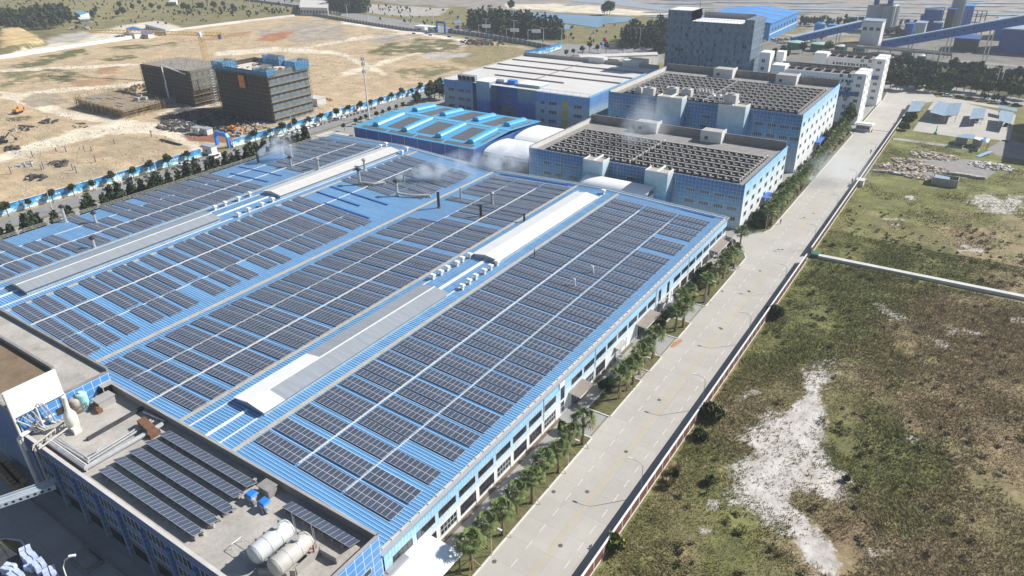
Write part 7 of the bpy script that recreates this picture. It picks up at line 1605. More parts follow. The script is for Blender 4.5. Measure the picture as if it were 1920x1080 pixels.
# ---------------------------------------------------------------- palms
def palm_proto(seed):
    rs = random.Random(seed); b = MB(); hc = 4.6
    for k in range(30):
        az = k*2.39996+rs.uniform(-.3, .3); el = math.radians(84-108*(k/30.)**.9+rs.uniform(-9, 9)); ln = rs.uniform(.75, 1.3)
        d = Vector((math.cos(az)*math.cos(el), math.sin(az)*math.cos(el), math.sin(el))); c = Vector((0, 0, hc)); e = c+d*ln
        sd = Vector((-math.sin(az), math.cos(az), 0)); up = sd.cross(d); up = up if up.z > 0 else -up
        b.face([c-sd*.03, c+sd*.03, e+sd*.02, e-sd*.02]); R = rs.uniform(.85, 1.15)
        for j in range(-4, 5):
            a0 = j*.36; dd = (d*math.cos(a0)+sd*math.sin(a0)); tip = e+dd*R*(1-.04*abs(j))+Vector((0, 0, -.30-.05*abs(j))); m1 = e+dd*R*.5; pe = dd.cross(up).normalized()*.085
            b.face([e, m1+pe+up*.05, tip, m1-pe+up*.05], 0 if k < 28 else 1)
    fm = b.build('fronds', [LF['palm'], LF['dry']]); me = fm.data; bpy.data.objects.remove(fm)
    t = MB(); t.tube([(0, 0, -.2), (.03, 0, 1.2), (0, .03, 2.8), (0, 0, hc+.1)], .24, 9, r1=.16); t.lathe((0, 0, hc-.7), [(.2, 0), (.3, .4), (.28, .7)], 9)
    tm = t.build('trunk', M['trunk']); tme = tm.data; bpy.data.objects.remove(tm)
    p = MB()
    for a in (0.4, 2.5, 4.6): p.bar((math.cos(a)*1.15, math.sin(a)*1.15, 0), (math.cos(a)*.15, math.sin(a)*.15, 1.7), .05)
    pm = p.build('prop', M['wood']); pme = pm.data; bpy.data.objects.remove(pm)
    return me, tme, pme
PALM = [palm_proto(i) for i in range(4)]
def put_palm(loc, label, s=1., grp='palms along the concrete road', prop=True):
    a, c, d = random.choice(PALM); t = thing('palm_tree', label, 'palm', loc, grp, random.uniform(0, 6.28)); t.scale = (s*1.22, s*1.22, s*1.15)
    for nm, m_ in (('fronds', a), ('trunk', c), ('prop', d)):
        if nm == 'prop' and not prop: continue
        o = bpy.data.objects.new(nm, m_); COL.objects.link(o); o.parent = t
pp = [G(640+x/3, 720+y/3) for x, y in ((735, 1042), (822, 925), (908, 850), (988, 735), (1073, 670), (1140, 562), (1220, 500), (1283, 400), (1356, 340))]
pp += [G(980+x/6, 560+y/6) for x, y in ((1080, 1130), (1165, 1040), (1240, 965), (1310, 850), (1378, 768), (1468, 668), (1715, 372), (1800, 325))]
pp += [G(1200+x/6, 400+y/6) for x, y in ((440, 1150), (520, 1090), (725, 1000), (770, 920), (880, 795), (935, 735), (985, 680), (1050, 620), (1118, 402))]
pp = [np.array((min(p[0], -46.2) if p[1] < 175 else p[0], p[1], 0)) for p in pp]
for i, p in enumerate(sorted(pp, key=lambda q: q[1])): put_palm(p, '%s fan palm from the near end of the lawn strip beside the long factory' % nth(i+1), random.uniform(.92, 1.12))
k = 0; y = 206.
while y < 256: k += 1; put_palm((-47.0+random.uniform(-.5, .5), y, 0), '%s fan palm from the near corner of the planting beside the nearer blue block' % nth(k), random.uniform(.95, 1.25), 'palms beside the nearer blue block', False); y += random.uniform(2.4, 4.0)
k = 0; y = 264.
while y < 322: k += 1; put_palm((-47.4+random.uniform(-.5, .5), y, 0), '%s fan palm from the near end of the planting beside the taller blue block' % nth(k), random.uniform(.9, 1.2), 'palms beside the taller blue block', False); y += random.uniform(3.5, 6.)
# shrubs
SB = [((1258, 584), 'ybush', 1.), ((1250, 590), 'ybush', .9), ((1232, 606), 'ybush', 1.1), ((1226, 612), 'ybush', .9), ((1245, 600), 'bush', 1.), ((1262, 594), 'bush', 1.), ((1240, 612), 'bush', 1.1), ((1300, 545), 'bush', 1.3), ((1315, 520), 'bush', 1.6), ((1306, 535), 'bush', 1.4), ((1322, 508), 'ybush', 1.1), ((1330, 500), 'ybush', 1.), ((1298, 552), 'bush', 1.2), ((1318, 530), 'bush', 1.6), ((1330, 515), 'bush', 1.5), ((1285, 560), 'bush', 1.), ((1312, 545), 'bush', 1.3), ((1365, 462), 'bush', 1.4), ((1372, 458), 'bush', 1.2), ((1352, 468), 'bush', 1.4), ((1360, 470), 'bush', 1.2), ((1382, 462), 'bush', .8), ((1360, 506), 'bush', 1.5), ((1368, 496), 'bush', 1.4), ((1216, 662), 'bush', 1.4), ((1208, 668), 'bush', 1.5), ((1196, 682), 'bush', 1.3), ((1055, 808), 'bush', 1.3), ((1130, 730), 'bush', 1.2), ((1140, 725), 'bush', 1.4)]
for i, ((x, y), kd, s) in enumerate(sorted(SB, key=lambda q: -q[0][1])): p = G(x, y); put_tree(kd, i % 3, p, '%s %s shrub from the near end in the beds along the factory' % (nth(i+1), 'yellow-green' if kd == 'ybush' else 'dark green'), 'shrub', 'shrub', 'shrubs along the factory', s*1.1)
k = 0
for y0, y1, n in ((205, 256, 46), (263, 328, 48)):
    for i in range(n): k += 1; put_tree('bush', k % 3, (random.uniform(-52.5, -47.5), random.uniform(y0, y1), 0), '%s round shrub in the crowded planting beside the blue blocks' % nth(k), 'shrub', 'shrub', 'shrubs beside the blue blocks', random.uniform(1., 1.8))
for i, ((x, y), s, lab) in enumerate((((1450, 594), 1.0, 'big dark bush leaning on the boundary wall in the middle of the field edge'), ((1335, 785), 1.15, 'big dark green bush at the field edge, near the white sand'), ((1312, 822), .7, 'smaller dark bush below the big one at the field edge'), ((1150, 1030), .8, 'bright green bush against the near end of the boundary wall'), ((1585, 900), .35, 'small bush on the white sand'), ((1330, 905), .5, 'low bush left of the white sand'), ((1700, 232), 1.3, 'bushy growth between boundary wall and car park'), ((1708, 225), 1.1, 'second bushy growth beside the leftmost carport'), ((1695, 244), 1.1, 'third bushy growth beside the path'))):
    put_tree('scrub' if i != 3 else 'ybush', i % 3, G(x, y), lab, 'bush', 'bush', None, s if i != 3 else 2.2)
# pampas clumps
for i, (x, y) in enumerate(((1268, 886), (1255, 912), (1262, 900))):
    p = G(x, y); rs = np.random.RandomState(i); n = 160; a = rs.rand(n)*6.28; r = rs.rand(n)*.7; h = 1.0+rs.rand(n)*.9; bx = np.stack([.25*r*np.cos(a), .25*r*np.sin(a), 0*r], 1); tx = np.stack([r*np.cos(a)*1.5, r*np.sin(a)*1.5, h], 1); w = np.stack([-np.sin(a), np.cos(a), 0*a], 1)*.08
    V = np.stack([bx-w, bx+w, tx+w, tx-w], 1).reshape(-1, 3); me = leaves_mesh('pampas_clump', V, [LF['straw'] if i < 2 else LF['mid']]); o = bpy.data.objects.new('pampas_clump', me); COL.objects.link(o); o.location = tuple(p); tag(o, ['pale straw pampas clump beside the boundary wall, the farther one', 'pale straw pampas clump beside the boundary wall, the nearer one', 'green grass clump between the two pampas clumps'][i], 'grass clump')
# ---------------------------------------------------------------- grass of the waste field
def tufts(name, label, n, seed, region, hmul, keep):
    rs = np.random.RandomState(seed); P = np.stack([rs.uniform(region[0], region[1], n), rs.uniform(region[2], region[3], n), np.zeros(n)], 1)
    X, Y, Z = safe_pix(P); ok = (X > -30) & (X < 1960) & (Y > 150) & (Y < 1130); P = P[ok]; X = X[ok]; Y = Y[ok]
    s = sand_mask(P, X+(vnoise(P, .25, 31, 3)-.5)*30, Y+(vnoise(P, .25, 32, 3)-.5)*22); ok = (s*.68+rs.rand(len(P))*.55 < .74)
    for pl in ([(1700, 262), (1716, 186), (1790, 183), (1930, 205), (1930, 300), (1870, 335), (1745, 332), (1712, 318), (1712, 300), (1840, 290), (1838, 280)],): ok &= ~inpoly(X, Y, pl)
    ok &= ~((np.abs(P[:, 1]-194.0) < 1.3)); P = P[ok]
    c = field_color(P); d = vnoise(P, .10, 51, 3); ok = keep(d+rs.rand(len(P))*.25-.12, c); P = P[ok]; c = c[ok]; n = len(P)
    z0 = (vnoise(P, .08, 41, 3)-.55)*.7*np.clip((P[:, 0]+31)/4., 0, 1)-.05
    K = 4; a = rs.rand(n, K)*6.283; hp = .45+1.1*np.clip(vnoise(P, .11, 71, 3)*2.2-.6, 0, 1)[:, None]; h = (.14+.24*rs.rand(n, K))*hmul*hp*(.6+.8*rs.rand(n, 1)); le = (.3+1.1*rs.rand(n, K))*h; r = .2*rs.rand(n, K)
    bx = P[:, None, :]+np.stack([r*np.cos(a), r*np.sin(a), 0*r], -1); bx[..., 2] += z0[:, None]
    tip = bx+np.stack([le*np.cos(a), le*np.sin(a), h], -1); w = np.stack([-np.sin(a), np.cos(a), 0*a], -1)*(.035+.05*rs.rand(n, K))[..., None]
    V = np.stack([bx-w, bx+w, tip], 2).reshape(-1, 3); cc = np.repeat(np.clip(c*(.92+.5*rs.rand(n, 1)), 0, 1), K*3, 0)
    m, nt, bs = _nt(name+'_blades'); at = N(nt, 'ShaderNodeAttribute'); at.attribute_name = 'Zone'; L(nt, at.outputs['Color'], bs.inputs['Base Color']); bs.inputs['Roughness'].default_value = .85; bs.inputs['Specular IOR Level'].default_value = .1
    me = np_mesh(name, V, np.arange(len(V)).reshape(-1, 3), cc, [m]); o = bpy.data.objects.new(name, me); COL.objects.link(o); return tag(o, label, 'grass', None, 'stuff')
tufts('field_grass', 'rank green and brown grass covering the waste field', 330000, 3, (-30.8, 72, 36, 215), 1.0, lambda d, c: d > .30)
tufts('field_grass_far', 'thin grass of the far waste field and yards', 60000, 4, (-30.8, 60, 215, 345), .9, lambda d, c: d > .42)
def field_bushes(n, seed):
    rs = np.random.RandomState(seed); P = np.stack([rs.uniform(-30, 72, n), rs.uniform(38, 240, n), np.zeros(n)], 1); X, Y, Z = safe_pix(P); ok = (X < 1950) & (Y < 1110) & (Y > 260); P = P[ok]; X = X[ok]; Y = Y[ok]
    s_ = sand_mask(P, X, Y); ok = (s_+.4*rs.rand(len(P)) < .5) & (np.abs(P[:, 1]-194) > 2) & (vnoise(P, .06, 81, 3)+.3*rs.rand(len(P)) > .55); P = P[ok]; c = field_color(P); VV, CC = [], []
    for p, k in zip(P, c):
        R = rs.uniform(.35, 1.25); V = crown_np(rs, int(30+60*R), R, R*1.1, -.1, .17, 'round', 6)+np.array((p[0], p[1], 0)); VV.append(V); CC.append(np.repeat(np.clip(k*rs.uniform(.75, 1.25)*(.7+.6*rs.rand(len(V)//4, 1)), 0, 1), 4, 0))
    V = np.concatenate(VV); me = np_mesh('field_bushes', V, np.arange(len(V)).reshape(-1, 4), np.concatenate(CC), [bpy.data.materials['field_grass_blades']]); o = bpy.data.objects.new('field_bushes', me); COL.objects.link(o); tag(o, 'low bushy clumps dotted over the waste field', 'bushes', None, 'stuff')
field_bushes(1100, 9)
def debris(n, seed):
    rs = np.random.RandomState(seed); P = np.stack([rs.uniform(-560, -266, n), rs.uniform(90, 460, n), np.zeros(n)], 1); X, Y, Z = safe_pix(P); ok = (X > -20) & (X < 1000) & (vnoise(P, .04, 91, 3)+.25*rs.rand(n) > .58) & inpoly(X, Y, ZONES[2][0]); P = P[ok]; n = len(P); z0 = (vnoise(P, .05, 42, 4)-.5)*1.3*np.clip((-266-P[:, 0])/20, 0, 1)
    s_ = (.10+.32*rs.rand(n)**3)[:, None]; o8 = np.array([(-1, -1, -.6), (1, -1, -.6), (1, 1, -.6), (-1, 1, -.6), (-.7, -.6, .7), (.6, -.7, .8), (.7, .6, .6), (-.5, .7, .7)]); V = (P+np.stack([0*z0, 0*z0, z0], 1))[:, None, :]+o8[None]*s_[:, :, None]*(.6+.8*rs.rand(n, 8, 1)); F = np.array([(4, 5, 6, 7), (0, 1, 5, 4), (1, 2, 6, 5), (2, 3, 7, 6), (3, 0, 4, 7)])
    me = np_mesh('site_debris', V.reshape(-1, 3), (F[None]+8*np.arange(n)[:, None, None]).reshape(-1, 4), None, [M['rock']]); o = bpy.data.objects.new('site_debris', me); COL.objects.link(o); tag(o, 'stones and lumps scattered over the bare site', 'debris', None, 'stuff')
debris(22000, 5)
# ---------------------------------------------------------------- lamps
LL = lamp_proto(6.4, 1.4, 1, 'x', 'lamps on the lawn side of the concrete road', .06, 'conc_l')
lamps = [(922, 1042), (1065, 873), (1198, 715), (1321, 568), (1377, 508), (1435, 432), (1501, 352), (1560, 286)]
for i, (x, y) in enumerate(lamps):
    p = G(x, y); lab = '%s white lamp from the near end on the lawn side of the concrete road' % nth(i+1)
    if i == 0: LL.location = (p[0], p[1], 0); LL['label'] = lab
    else: dup(LL, (p[0], p[1], 0), lab)
RL = lamp_proto(7.3, 2.0, -1, 'x', 'lamps along the boundary wall', .06, 'grey')
for i, y in enumerate((55.3, 83.3, 111.3, 139.3, 168, 198, 226, 254, 290)):
    lab = '%s grey lamp from the near end along the boundary wall' % nth(i+1)
    if i == 0: RL.location = (-31.95, y, 0); RL['label'] = lab
    else: dup(RL, (-31.95, y, 0), lab)
SLm = lamp_proto(8.5, 2.2, 1, 'x', 'lamps along the left street', .11, 'white_w')
for i, (x, y) in enumerate(((54, 393), (100, 397), (181, 357), (226, 352), (294, 323), (157, 396), (549, 246), (601, 229), (700, 200))):
    p = G(x, y); lab = '%s white street lamp from the near end of the left street' % nth(i+1)
    if i == 0: SLm.location = (p[0], p[1], 0); SLm['label'] = lab
    else: dup(SLm, (p[0], p[1], 0), lab)
FL = lamp_proto(13, 2.5, 1, 'x', 'tall lamps along the far road', .2, 'white_w', True)
for i, (x, y) in enumerate(((470, 14), (530, 20), (576, 25), (652, 37), (691, 39), (731, 46), (769, 49), (813, 53), (863, 59), (912, 68), (949, 55), (964, 71), (1000, 68), (1019, 88), (1053, 88), (1064, 78), (1110, 96), (1167, 86), (1199, 88), (1744, 130), (1757, 128), (1872, 172), (1862, 176))):
    p = G(x, y); lab = '%s tall pale lamp from the left along the far roads' % nth(i+1)
    if i == 0: FL.location = tuple(p); FL['label'] = lab
    else: dup(FL, p, lab)
for i, (x, y, lab) in enumerate(((898, 66, 'left white road sign over the far road'), (950, 74, 'middle white road sign gantry over the far road'), (990, 76, 'right white road sign gantry over the far road'))):
    p = G(x, y); t = thing('road_sign', lab, 'road sign', p); b = MB(); b.bar((p[0], p[1], 0), (p[0], p[1], 8), .25); b.bar((p[0], p[1], 7.5), (p[0]+9, p[1]+3, 7.8), .2); b.build('post', M['white_w'], t); b = MB(); b.obox((p[0]+6, p[1]+2, 7), 7, .3, 2.6, .3); b.build('board', M['white'], t)
b = MB(); b.lathe((0, 0, 4.), [(.2, 0), (1.4, .6), (1.8, 1.6), (1.3, 2.8), (.2, 3.2)], 12); b.bar((0, 0, 0), (0, 0, 4.2), .12); p = G(1134, 90); tag(b.build('flag_sphere', M['red'], loc=p), 'red round banner ornament on the far plaza', 'ornament')
b = MB(); b.lathe((0, 0, 2.), [(.2, 0), (1.1, .5), (1.4, 1.2), (1., 2.2), (.2, 2.5)], 12); b.bar((0, 0, 0), (0, 0, 2.2), .12); p = G(1128, 91); tag(b.build('flag_sphere', M['blue_b'], loc=p), 'blue round banner ornament beside the red one', 'ornament')
# ---------------------------------------------------------------- cars
def car_proto(m, lab):
    t = thing('parked_car', lab, 'car', (0, 0, 0)); b = MB()
    b.hexa([(-2.2, -.86, .3), (2.2, -.86, .3), (2.2, .86, .3), (-2.2, .86, .3)], [(-2.15, -.84, .88), (2.1, -.82, .80), (2.1, .82, .80), (-2.15, .84, .88)]); b.hexa([(-1.75, -.78, .86), (1.05, -.78, .84), (1.05, .78, .84), (-1.75, .78, .86)], [(-1.15, -.62, 1.46), (.35, -.62, 1.46), (.35, .62, 1.46), (-1.15, .62, 1.46)]); b.build('body', m, t)
    b = MB()
    b.face([(1.06, -.7, .88), (1.06, .7, .88), (.40, .58, 1.42), (.40, -.58, 1.42)]); b.face([(-1.77, .7, .90), (-1.77, -.7, .90), (-1.2, -.58, 1.42), (-1.2, .58, 1.42)])
    for s in (1, -1): b.face([(q, s*(w+.006), z) for q, w, z in ((-1.5, .765, .92), (.85, .765, .92), (.3, .63, 1.40), (-1.1, .63, 1.40))][::s])
    b.build('window', M['glass'], t)
    for sx_ in (-1.35, 1.4):
        for sy_ in (-.8, .8): b = MB(); b.tube([(sx_, sy_-.1, .33), (sx_, sy_+.1, .33)], .33, 12); w = b.build('wheel', M['tyre'], t); c = MB(); c.tube([(sx_, sy_-.11, .33), (sx_, sy_+.11, .33)], .18, 8); c.build('rim', M['steel'], w)
    for s in (-.6, .6): b = MB(); b.box(2.09, s-.18, .58, 2.17, s+.18, .72); b.build('headlight', M['white'], t)
    return t
CW, CD, CS = car_proto(mat('white_car_paint', (.75, .75, .75), .25, .03), 'x'), car_proto(mat('dark_car_paint', (.03, .035, .05), .2, .1), 'x'), car_proto(mat('silver_car_paint', (.42, .45, .48), .25, .05, metal=.4), 'x')
used = set()
def put_car(pr, p, rz, lab, grp):
    if id(pr) in used: dup(pr, p, lab, rz, 1, grp)
    else: used.add(id(pr)); pr.location = tuple(map(float, p)); pr.rotation_euler.z = rz; pr['label'] = lab; pr['group'] = grp
for i, (x, y) in enumerate(((526, 256), (546, 251), (562, 246), (578, 241), (593, 237), (632, 225), (646, 221), (345, 310), (352, 313))):
    p = G(x, y); put_car(CW if i != 8 else CD, (max(-257.3, min(p[0], -251)), p[1], 0), math.pi/2, '%s parked along the left street' % ('%s white car from the near end of the row' % nth(i+1) if i < 7 else ('white car by the dark hedge' if i == 7 else 'dark car by the dark hedge')), 'cars along the left street')
for i, (x, y) in enumerate(((1776, 181), (1799, 184.5), (1819, 187), (1842, 190), (1863, 194), (1884, 196), (1906, 199.5))):
    put_car([CW, CD, CD, CS, CS, CD, CD][i], G(x, y), .2, '%s car from the left in the row along the car park edge, %s' % (nth(i+1), ['white', 'dark', 'dark', 'silver', 'silver', 'dark', 'dark'][i]), 'cars along the car park edge')
for i, (x, y) in enumerate(((1723, 209), (1783, 217), (1787, 214), (1833, 229), (1837, 226), (1888, 236))):
    put_car([CS, CW, CW, CW, CS, CD][i], G(x, y), 1.3, '%s car from the left sheltering under the carports' % nth(i+1), 'cars under the carports')
p = G(397, 297); t = thing('white_van', 'white van on the street before the arch gate', 'van', (-253.5, p[1], 0)); b = MB(); b.box(-254.5, p[1]-2.5, .4, -252.5, p[1]+2.6, 2.1); b.build('body', M['white'], t); b = MB(); b.box(-254.52, p[1]-2.3, 1.3, -252.48, p[1]+2.0, 1.9); b.build('window', M['glass'], t); b = MB()
for dy in (-1.7, 1.7): b.tube([(-254.55, p[1]+dy, .38), (-252.45, p[1]+dy, .38)], .38, 10)
b.build('wheel', M['tyre'], t)
# street-side gatehouse left of the blue shed
p = G(644, 248); t = thing('gatehouse', 'white flat-roofed gatehouse left of the vented blue shed', 'hut', p); b = MB(); b.box(-233, 199, 0, -221.5, 206, 3.2); b.build('wall', M['white_w'], t); b = MB(); b.box(-234, 198, 3.2, -220.5, 207, 3.6); b.build('roof', M['conc_l'], t)
for x in (-232, -228.5, -225): window_y(t, 199, x, x+2, 1, 2.5, 2)
# guard booth on the road
p = G(1616, 248); t = thing('guard_booth', 'glazed white guard booth in the middle of the far road', 'booth', (-42, 345, 0)); bx0, bx1, by0 = -46.3, -40.4, G(1625, 247)[1]; b = MB(); b.box(bx0, by0, 0, bx1, by0+4, 2.6); b.build('wall', M['white_w'], t); b = MB(); b.box(bx0-.8, by0-.8, 2.6, bx1+.8, by0+4.8, 2.9); b.box(bx0-.4, by0, 2.9, bx1+.4, by0+1.2, 2.95, 1); b.build('roof', [M['white'], M['dark']], t); window_y(t, by0, bx0+.5, bx1-.5, .9, 2.2, 5); b = MB(); b.bar((bx1+.6, by0+.5, 1.), (-32.2, by0+.5, 1.), .07); b.box(bx1+.4, by0+.2, 0, bx1+.8, by0+.8, 1.1); b.build('barrier', M['red'], t)
# white path lights and parasol-like lamps near the last palms
for i, (x, y) in enumerate(((1362, 476), (1380, 479), (1374, 485))):
    p = G(x, y+6); b = MB(); b.lathe((0, 0, 0), [(.06, 0), (.06, 2.3), (.7, 2.35), (.5, 2.7), (.1, 2.9)], 10); tag(b.build('globe_lamp', M['white'], loc=p), ['left white mushroom lamp among the last palms', 'right white mushroom lamp among the last palms', 'nearest white mushroom lamp among the last palms'][i], 'lamp', 'white mushroom lamps by the doorway')
# ---------------------------------------------------------------- near-left yard
for i, (x, y, s) in enumerate(((53, 1044, 1.), (60, 1054, 1.05), (60, 1066, .8), (78, 1068, 1.0), (97, 1081, 1.1), (20, 1072, .9), (32, 1084, 1.))):
    p = G(x, y, .5); rr = random.Random(i); b = MB()
    for dx in (-.5, .5):
        for dy in (-.4, .4):
            for dz in (0, .7): b.hexa([(dx+ax*.46, dy+ay*.37, dz) for ax, ay in ((-1, -1), (1, -1), (1, 1), (-1, 1))], [(dx+ax*.42*rr.uniform(.8, 1.1), dy+ay*.34*rr.uniform(.8, 1.1), dz+.66*rr.uniform(.85, 1.05)) for ax, ay in ((-1, -1), (1, -1), (1, 1), (-1, 1))], 0)
    b.box(-1, -.8, -.18, 1, .8, -.02, 1)
    o = tag(b.build('wrapped_pallet', [M['parcel'], M['wood']], loc=(p[0], p[1], .5)), '%s film-wrapped pale blue pallet load from the back in the shaded yard' % nth(i+1), 'pallet load', 'wrapped pallet loads in the shaded yard'); o.scale = (s, s, s*rr.uniform(.8, 1.2)); o.rotation_euler.z = rr.uniform(-.4, .4)
b = MB(); p, q = G(8, 1040, .3), G(55, 1079, .3); b.obox((0, 0, 0), 10, 7, .3, .1); b.bar((-5, 3.4, .2), (2, 3.6, 1.2), .05); tag(b.build('loading_platform', M['dark'], loc=(p[0], p[1]-2.5, .17)), 'low dark loading platform under the wrapped pallets', 'platform')
h = G(131, 1043, 7.5); t = thing('street_lamp', 'lone white curved lamp standing in the shaded near-left yard', 'street lamp', (h[0]-1.5, h[1]-1.2, 0)); b = MB(); bx = G(124, 1080, 4.6); b.tube([(bx[0], bx[1], 0), (bx[0], bx[1], 4.8), (bx[0]-.25, bx[1]+.15, 6.0), ((bx[0]+h[0])/2-.3, (bx[1]+h[1])/2, 7.0), tuple(h)], .09, 8); b.build('pole', M['white'], t); b = MB(); b.obox((h[0]+.2, h[1]+.2, h[2]+.02), .9, .36, .2, .8); b.build('lamp_head', M['white'], t)
for i in range(14):
    x, y = 4+(i % 7)*5.5+(i//7)*6, 884+(i % 7)*6-(i//7)*9; p = G(x, y); b = MB(); rr = random.Random(i); 
    for k in range(3): b.box(-.8, -.6, k*.45, .8, .6, k*.45+.4)
    tag(b.build('crate_stack', M['wood'], loc=p), '%s brown crate stack %s in the dark corner of the yard' % (nth(i % 7+1), 'in the front row' if i < 7 else 'in the back row'), 'crates', 'brown crate stacks in the dark yard')
isl = [tuple(G(*p)[:2]) for p in ((-40, 1024), (10, 1012), (38, 1016), (52, 1036), (30, 1060), (-40, 1060))]; island(ccw(isl))
b = MB(); a, c = G(150, 965), G(330, 1090); b.hexa([(ax0, ay0-3.4, 0), (ax1, ay0-3.4, 0), (ax1, ay0-3.2, 0), (ax0, ay0-3.2, 0)], [(ax0, ay0-3.4, .5), (ax1, ay0-3.4, .5), (ax1, ay0-3.2, .5), (ax0, ay0-3.2, .5)]); b.build('low_wall', M['conc_d'], ann)
for k in range(3): b = MB(); x = -98+k*14; b.box(x, ay0-6.2, 0, x+4.5, ay0-3.6, .5); b.box(x+.2, ay0-5.8, .5, x+4.2, ay0-4, 1.1); b.build('ground_duct', M['conc_d'], ann)
# ---------------------------------------------------------------- people
def person(p, rz, label, shirt, trousers, stride):
    t = thing('person', label, 'person', p, None, rz); t['_o'] = (0, 0, 0)
    J = [(0, 0, .95), (0, 0, 1.2), (0, 0, 1.42), (0, 0, 1.52), (0, .02, 1.64), (0, .02, 1.74), (.20, 0, 1.40), (.27, -.06*stride, 1.12), (.27, .10*stride, .88), (-.20, 0, 1.40), (-.27, .06*stride, 1.12), (-.27, -.1*stride, .88), (.1, 0, .9), (.11, .14*stride, .5), (.11, .10*stride, .08), (.11, .26*stride, .03), (-.1, 0, .9), (-.11, -.08*stride, .5), (-.11, -.3*stride, .10), (-.11, -.18*stride, .03)]
    E_ = [(0, 1), (1, 2), (2, 3), (3, 4), (4, 5), (2, 6), (6, 7), (7, 8), (2, 9), (9, 10), (10, 11), (0, 12), (12, 13), (13, 14), (14, 15), (0, 16), (16, 17), (17, 18), (18, 19)]
    rad = [.14, .15, .13, .055, .095, .06, .06, .048, .038, .06, .048, .038, .09, .062, .042, .03, .09, .062, .042, .03]
    me = bpy.data.meshes.new('body'); me.from_pydata(J, E_, []); me.materials.append(M['skin']); o = bpy.data.objects.new('body', me); COL.objects.link(o); o.parent = t
    md = o.modifiers.new('skin', 'SKIN'); 
    for v, r in zip(me.skin_vertices[0].data if me.skin_vertices else [], rad): v.radius = (r, r)
    if me.skin_vertices: me.skin_vertices[0].data[0].use_root = True
    o.modifiers.new('sub', 'SUBSURF').levels = 1
    b = MB(); b.tube([(0, 0, .92), (0, 0, 1.2), (0, 0, 1.45)], .19, 10); b.tube([J[6], J[7]], .075, 8); b.tube([J[9], J[10]], .075, 8); b.tube([(-.22, 0, 1.4), (.22, 0, 1.4)], .085, 8); b.build('shirt', M[shirt], t)
    b = MB(); b.tube([(0, 0, .85), (0, 0, 1.0)], .18, 10)
    for a, c, d in ((12, 13, 14), (16, 17, 18)): b.tube([J[a], J[c], J[d]], .10, 8, r1=.065)
    b.build('trousers', M[trousers], t); b = MB(); b.lathe((0, .0, 1.64), [(.105, 0), (.115, .06), (.07, .13)], 10); b.build('hair', M['black'], t)
person(G(1632, 288), .4, 'person in dark clothes walking down the concrete road near the wall', 'cloth_d', 'cloth_d', 1.)
person(G(1597, 343), .2, 'person in a reddish top on the concrete road, nearer than the dark one', 'cloth_r', 'cloth_d', .8)
person(G(1463, 420), 1.2, 'person in black standing at the kerb by the palm planting', 'cloth_d', 'cloth_d', .3)
b = MB(); b.obox((0, 0, .35), 1.6, 1.1, .7, .3); b.obox((1.8, .6, .25), 1.1, .8, .5, .8); b.obox((-1.4, 1.2, .15), 2., .2, .3, .5); p = G(1163, 676); tag(b.build('white_bundle', M['white_w'], loc=p), 'white bundles dropped on the path beside the factory door', 'bundle')
# ---------------------------------------------------------------- smoke
def smoke(name, label, a, c, r0, r1, dens, seed, nscale=.35, thr=.42, fin=10.):
    """a drifting plume: tapered hull between two world points, density broken up by noise"""
    A, C = Vector(a), Vector(c); d = C-A; ln = d.length
    me = bpy.data.meshes.new(name); n = 12; V = []; F = []; st = 9
    for i in range(st+1):
        t = i/st; r = (r0+(r1-r0)*t)
        for k in range(n): an = 2*math.pi*k/n; V.append((t*ln, r*math.cos(an), r*math.sin(an)))
    for i in range(st):
        for k in range(n): j = (k+1) % n; F.append((i*n+k, i*n+j, (i+1)*n+j, (i+1)*n+k))
    F.append(tuple(reversed(range(n)))); F.append(tuple(st*n+k for k in range(n)))
    me.from_pydata(V, [], F); o = bpy.data.objects.new(name, me); COL.objects.link(o); o.location = A; o.rotation_mode = 'QUATERNION'; o.rotation_quaternion = d.to_track_quat('X', 'Z')
    m = bpy.data.materials.new(name+'_volume'); m.use_nodes = True; nt = m.node_tree; nt.nodes.remove(nt.nodes['Principled BSDF'])
    pv = N(nt, 'ShaderNodeVolumePrincipled'); L(nt, pv.outputs[0], nt.nodes['Material Output'].inputs['Volume']); pv.inputs['Color'].default_value = (.88, .94, 1., 1); pv.inputs['Anisotropy'].default_value = .3
    tc = N(nt, 'ShaderNodeTexCoord').outputs['Object']; sx = N(nt, 'ShaderNodeSeparateXYZ'); L(nt, tc, sx.inputs[0])
    t = math_n(nt, 'DIVIDE', sx.outputs[0], ln, None, True); rr_ = math_n(nt, 'MULTIPLY_ADD', t, r1-r0, r0)
    q = math_n(nt, 'SQRT', math_n(nt, 'ADD', math_n(nt, 'MULTIPLY', sx.outputs[1], sx.outputs[1]), math_n(nt, 'MULTIPLY', sx.outputs[2], sx.outputs[2])))
    fall = math_n(nt, 'SUBTRACT', 1., math_n(nt, 'DIVIDE', q, rr_), None, True); endf = math_n(nt, 'MULTIPLY', math_n(nt, 'MULTIPLY', t, fin, None, True), math_n(nt, 'MULTIPLY_ADD', t, -1.6, 1.6, True))
    of = N(nt, 'ShaderNodeVectorMath', operation='ADD'); L(nt, tc, of.inputs[0]); of.inputs[1].default_value = (seed*3.1, seed*7.7, 0)
    nz = noise_n(nt, of.outputs[0], nscale, 4, .6); nz = math_n(nt, 'MULTIPLY_ADD', nz, 4., -4.*thr, True)
    dn = math_n(nt, 'MULTIPLY', math_n(nt, 'MULTIPLY', math_n(nt, 'MULTIPLY', fall, endf), nz), dens); dn = math_n(nt, 'MULTIPLY', dn, math_n(nt, 'DIVIDE', r0+.6, rr_))
    L(nt, dn, pv.inputs['Density']); me.materials.append(m); tag(o, label, 'smoke', None, 'stuff'); return o
z0 = CH[9][1]; p = CH[9][0]; e = G(552, 262, z0+3)
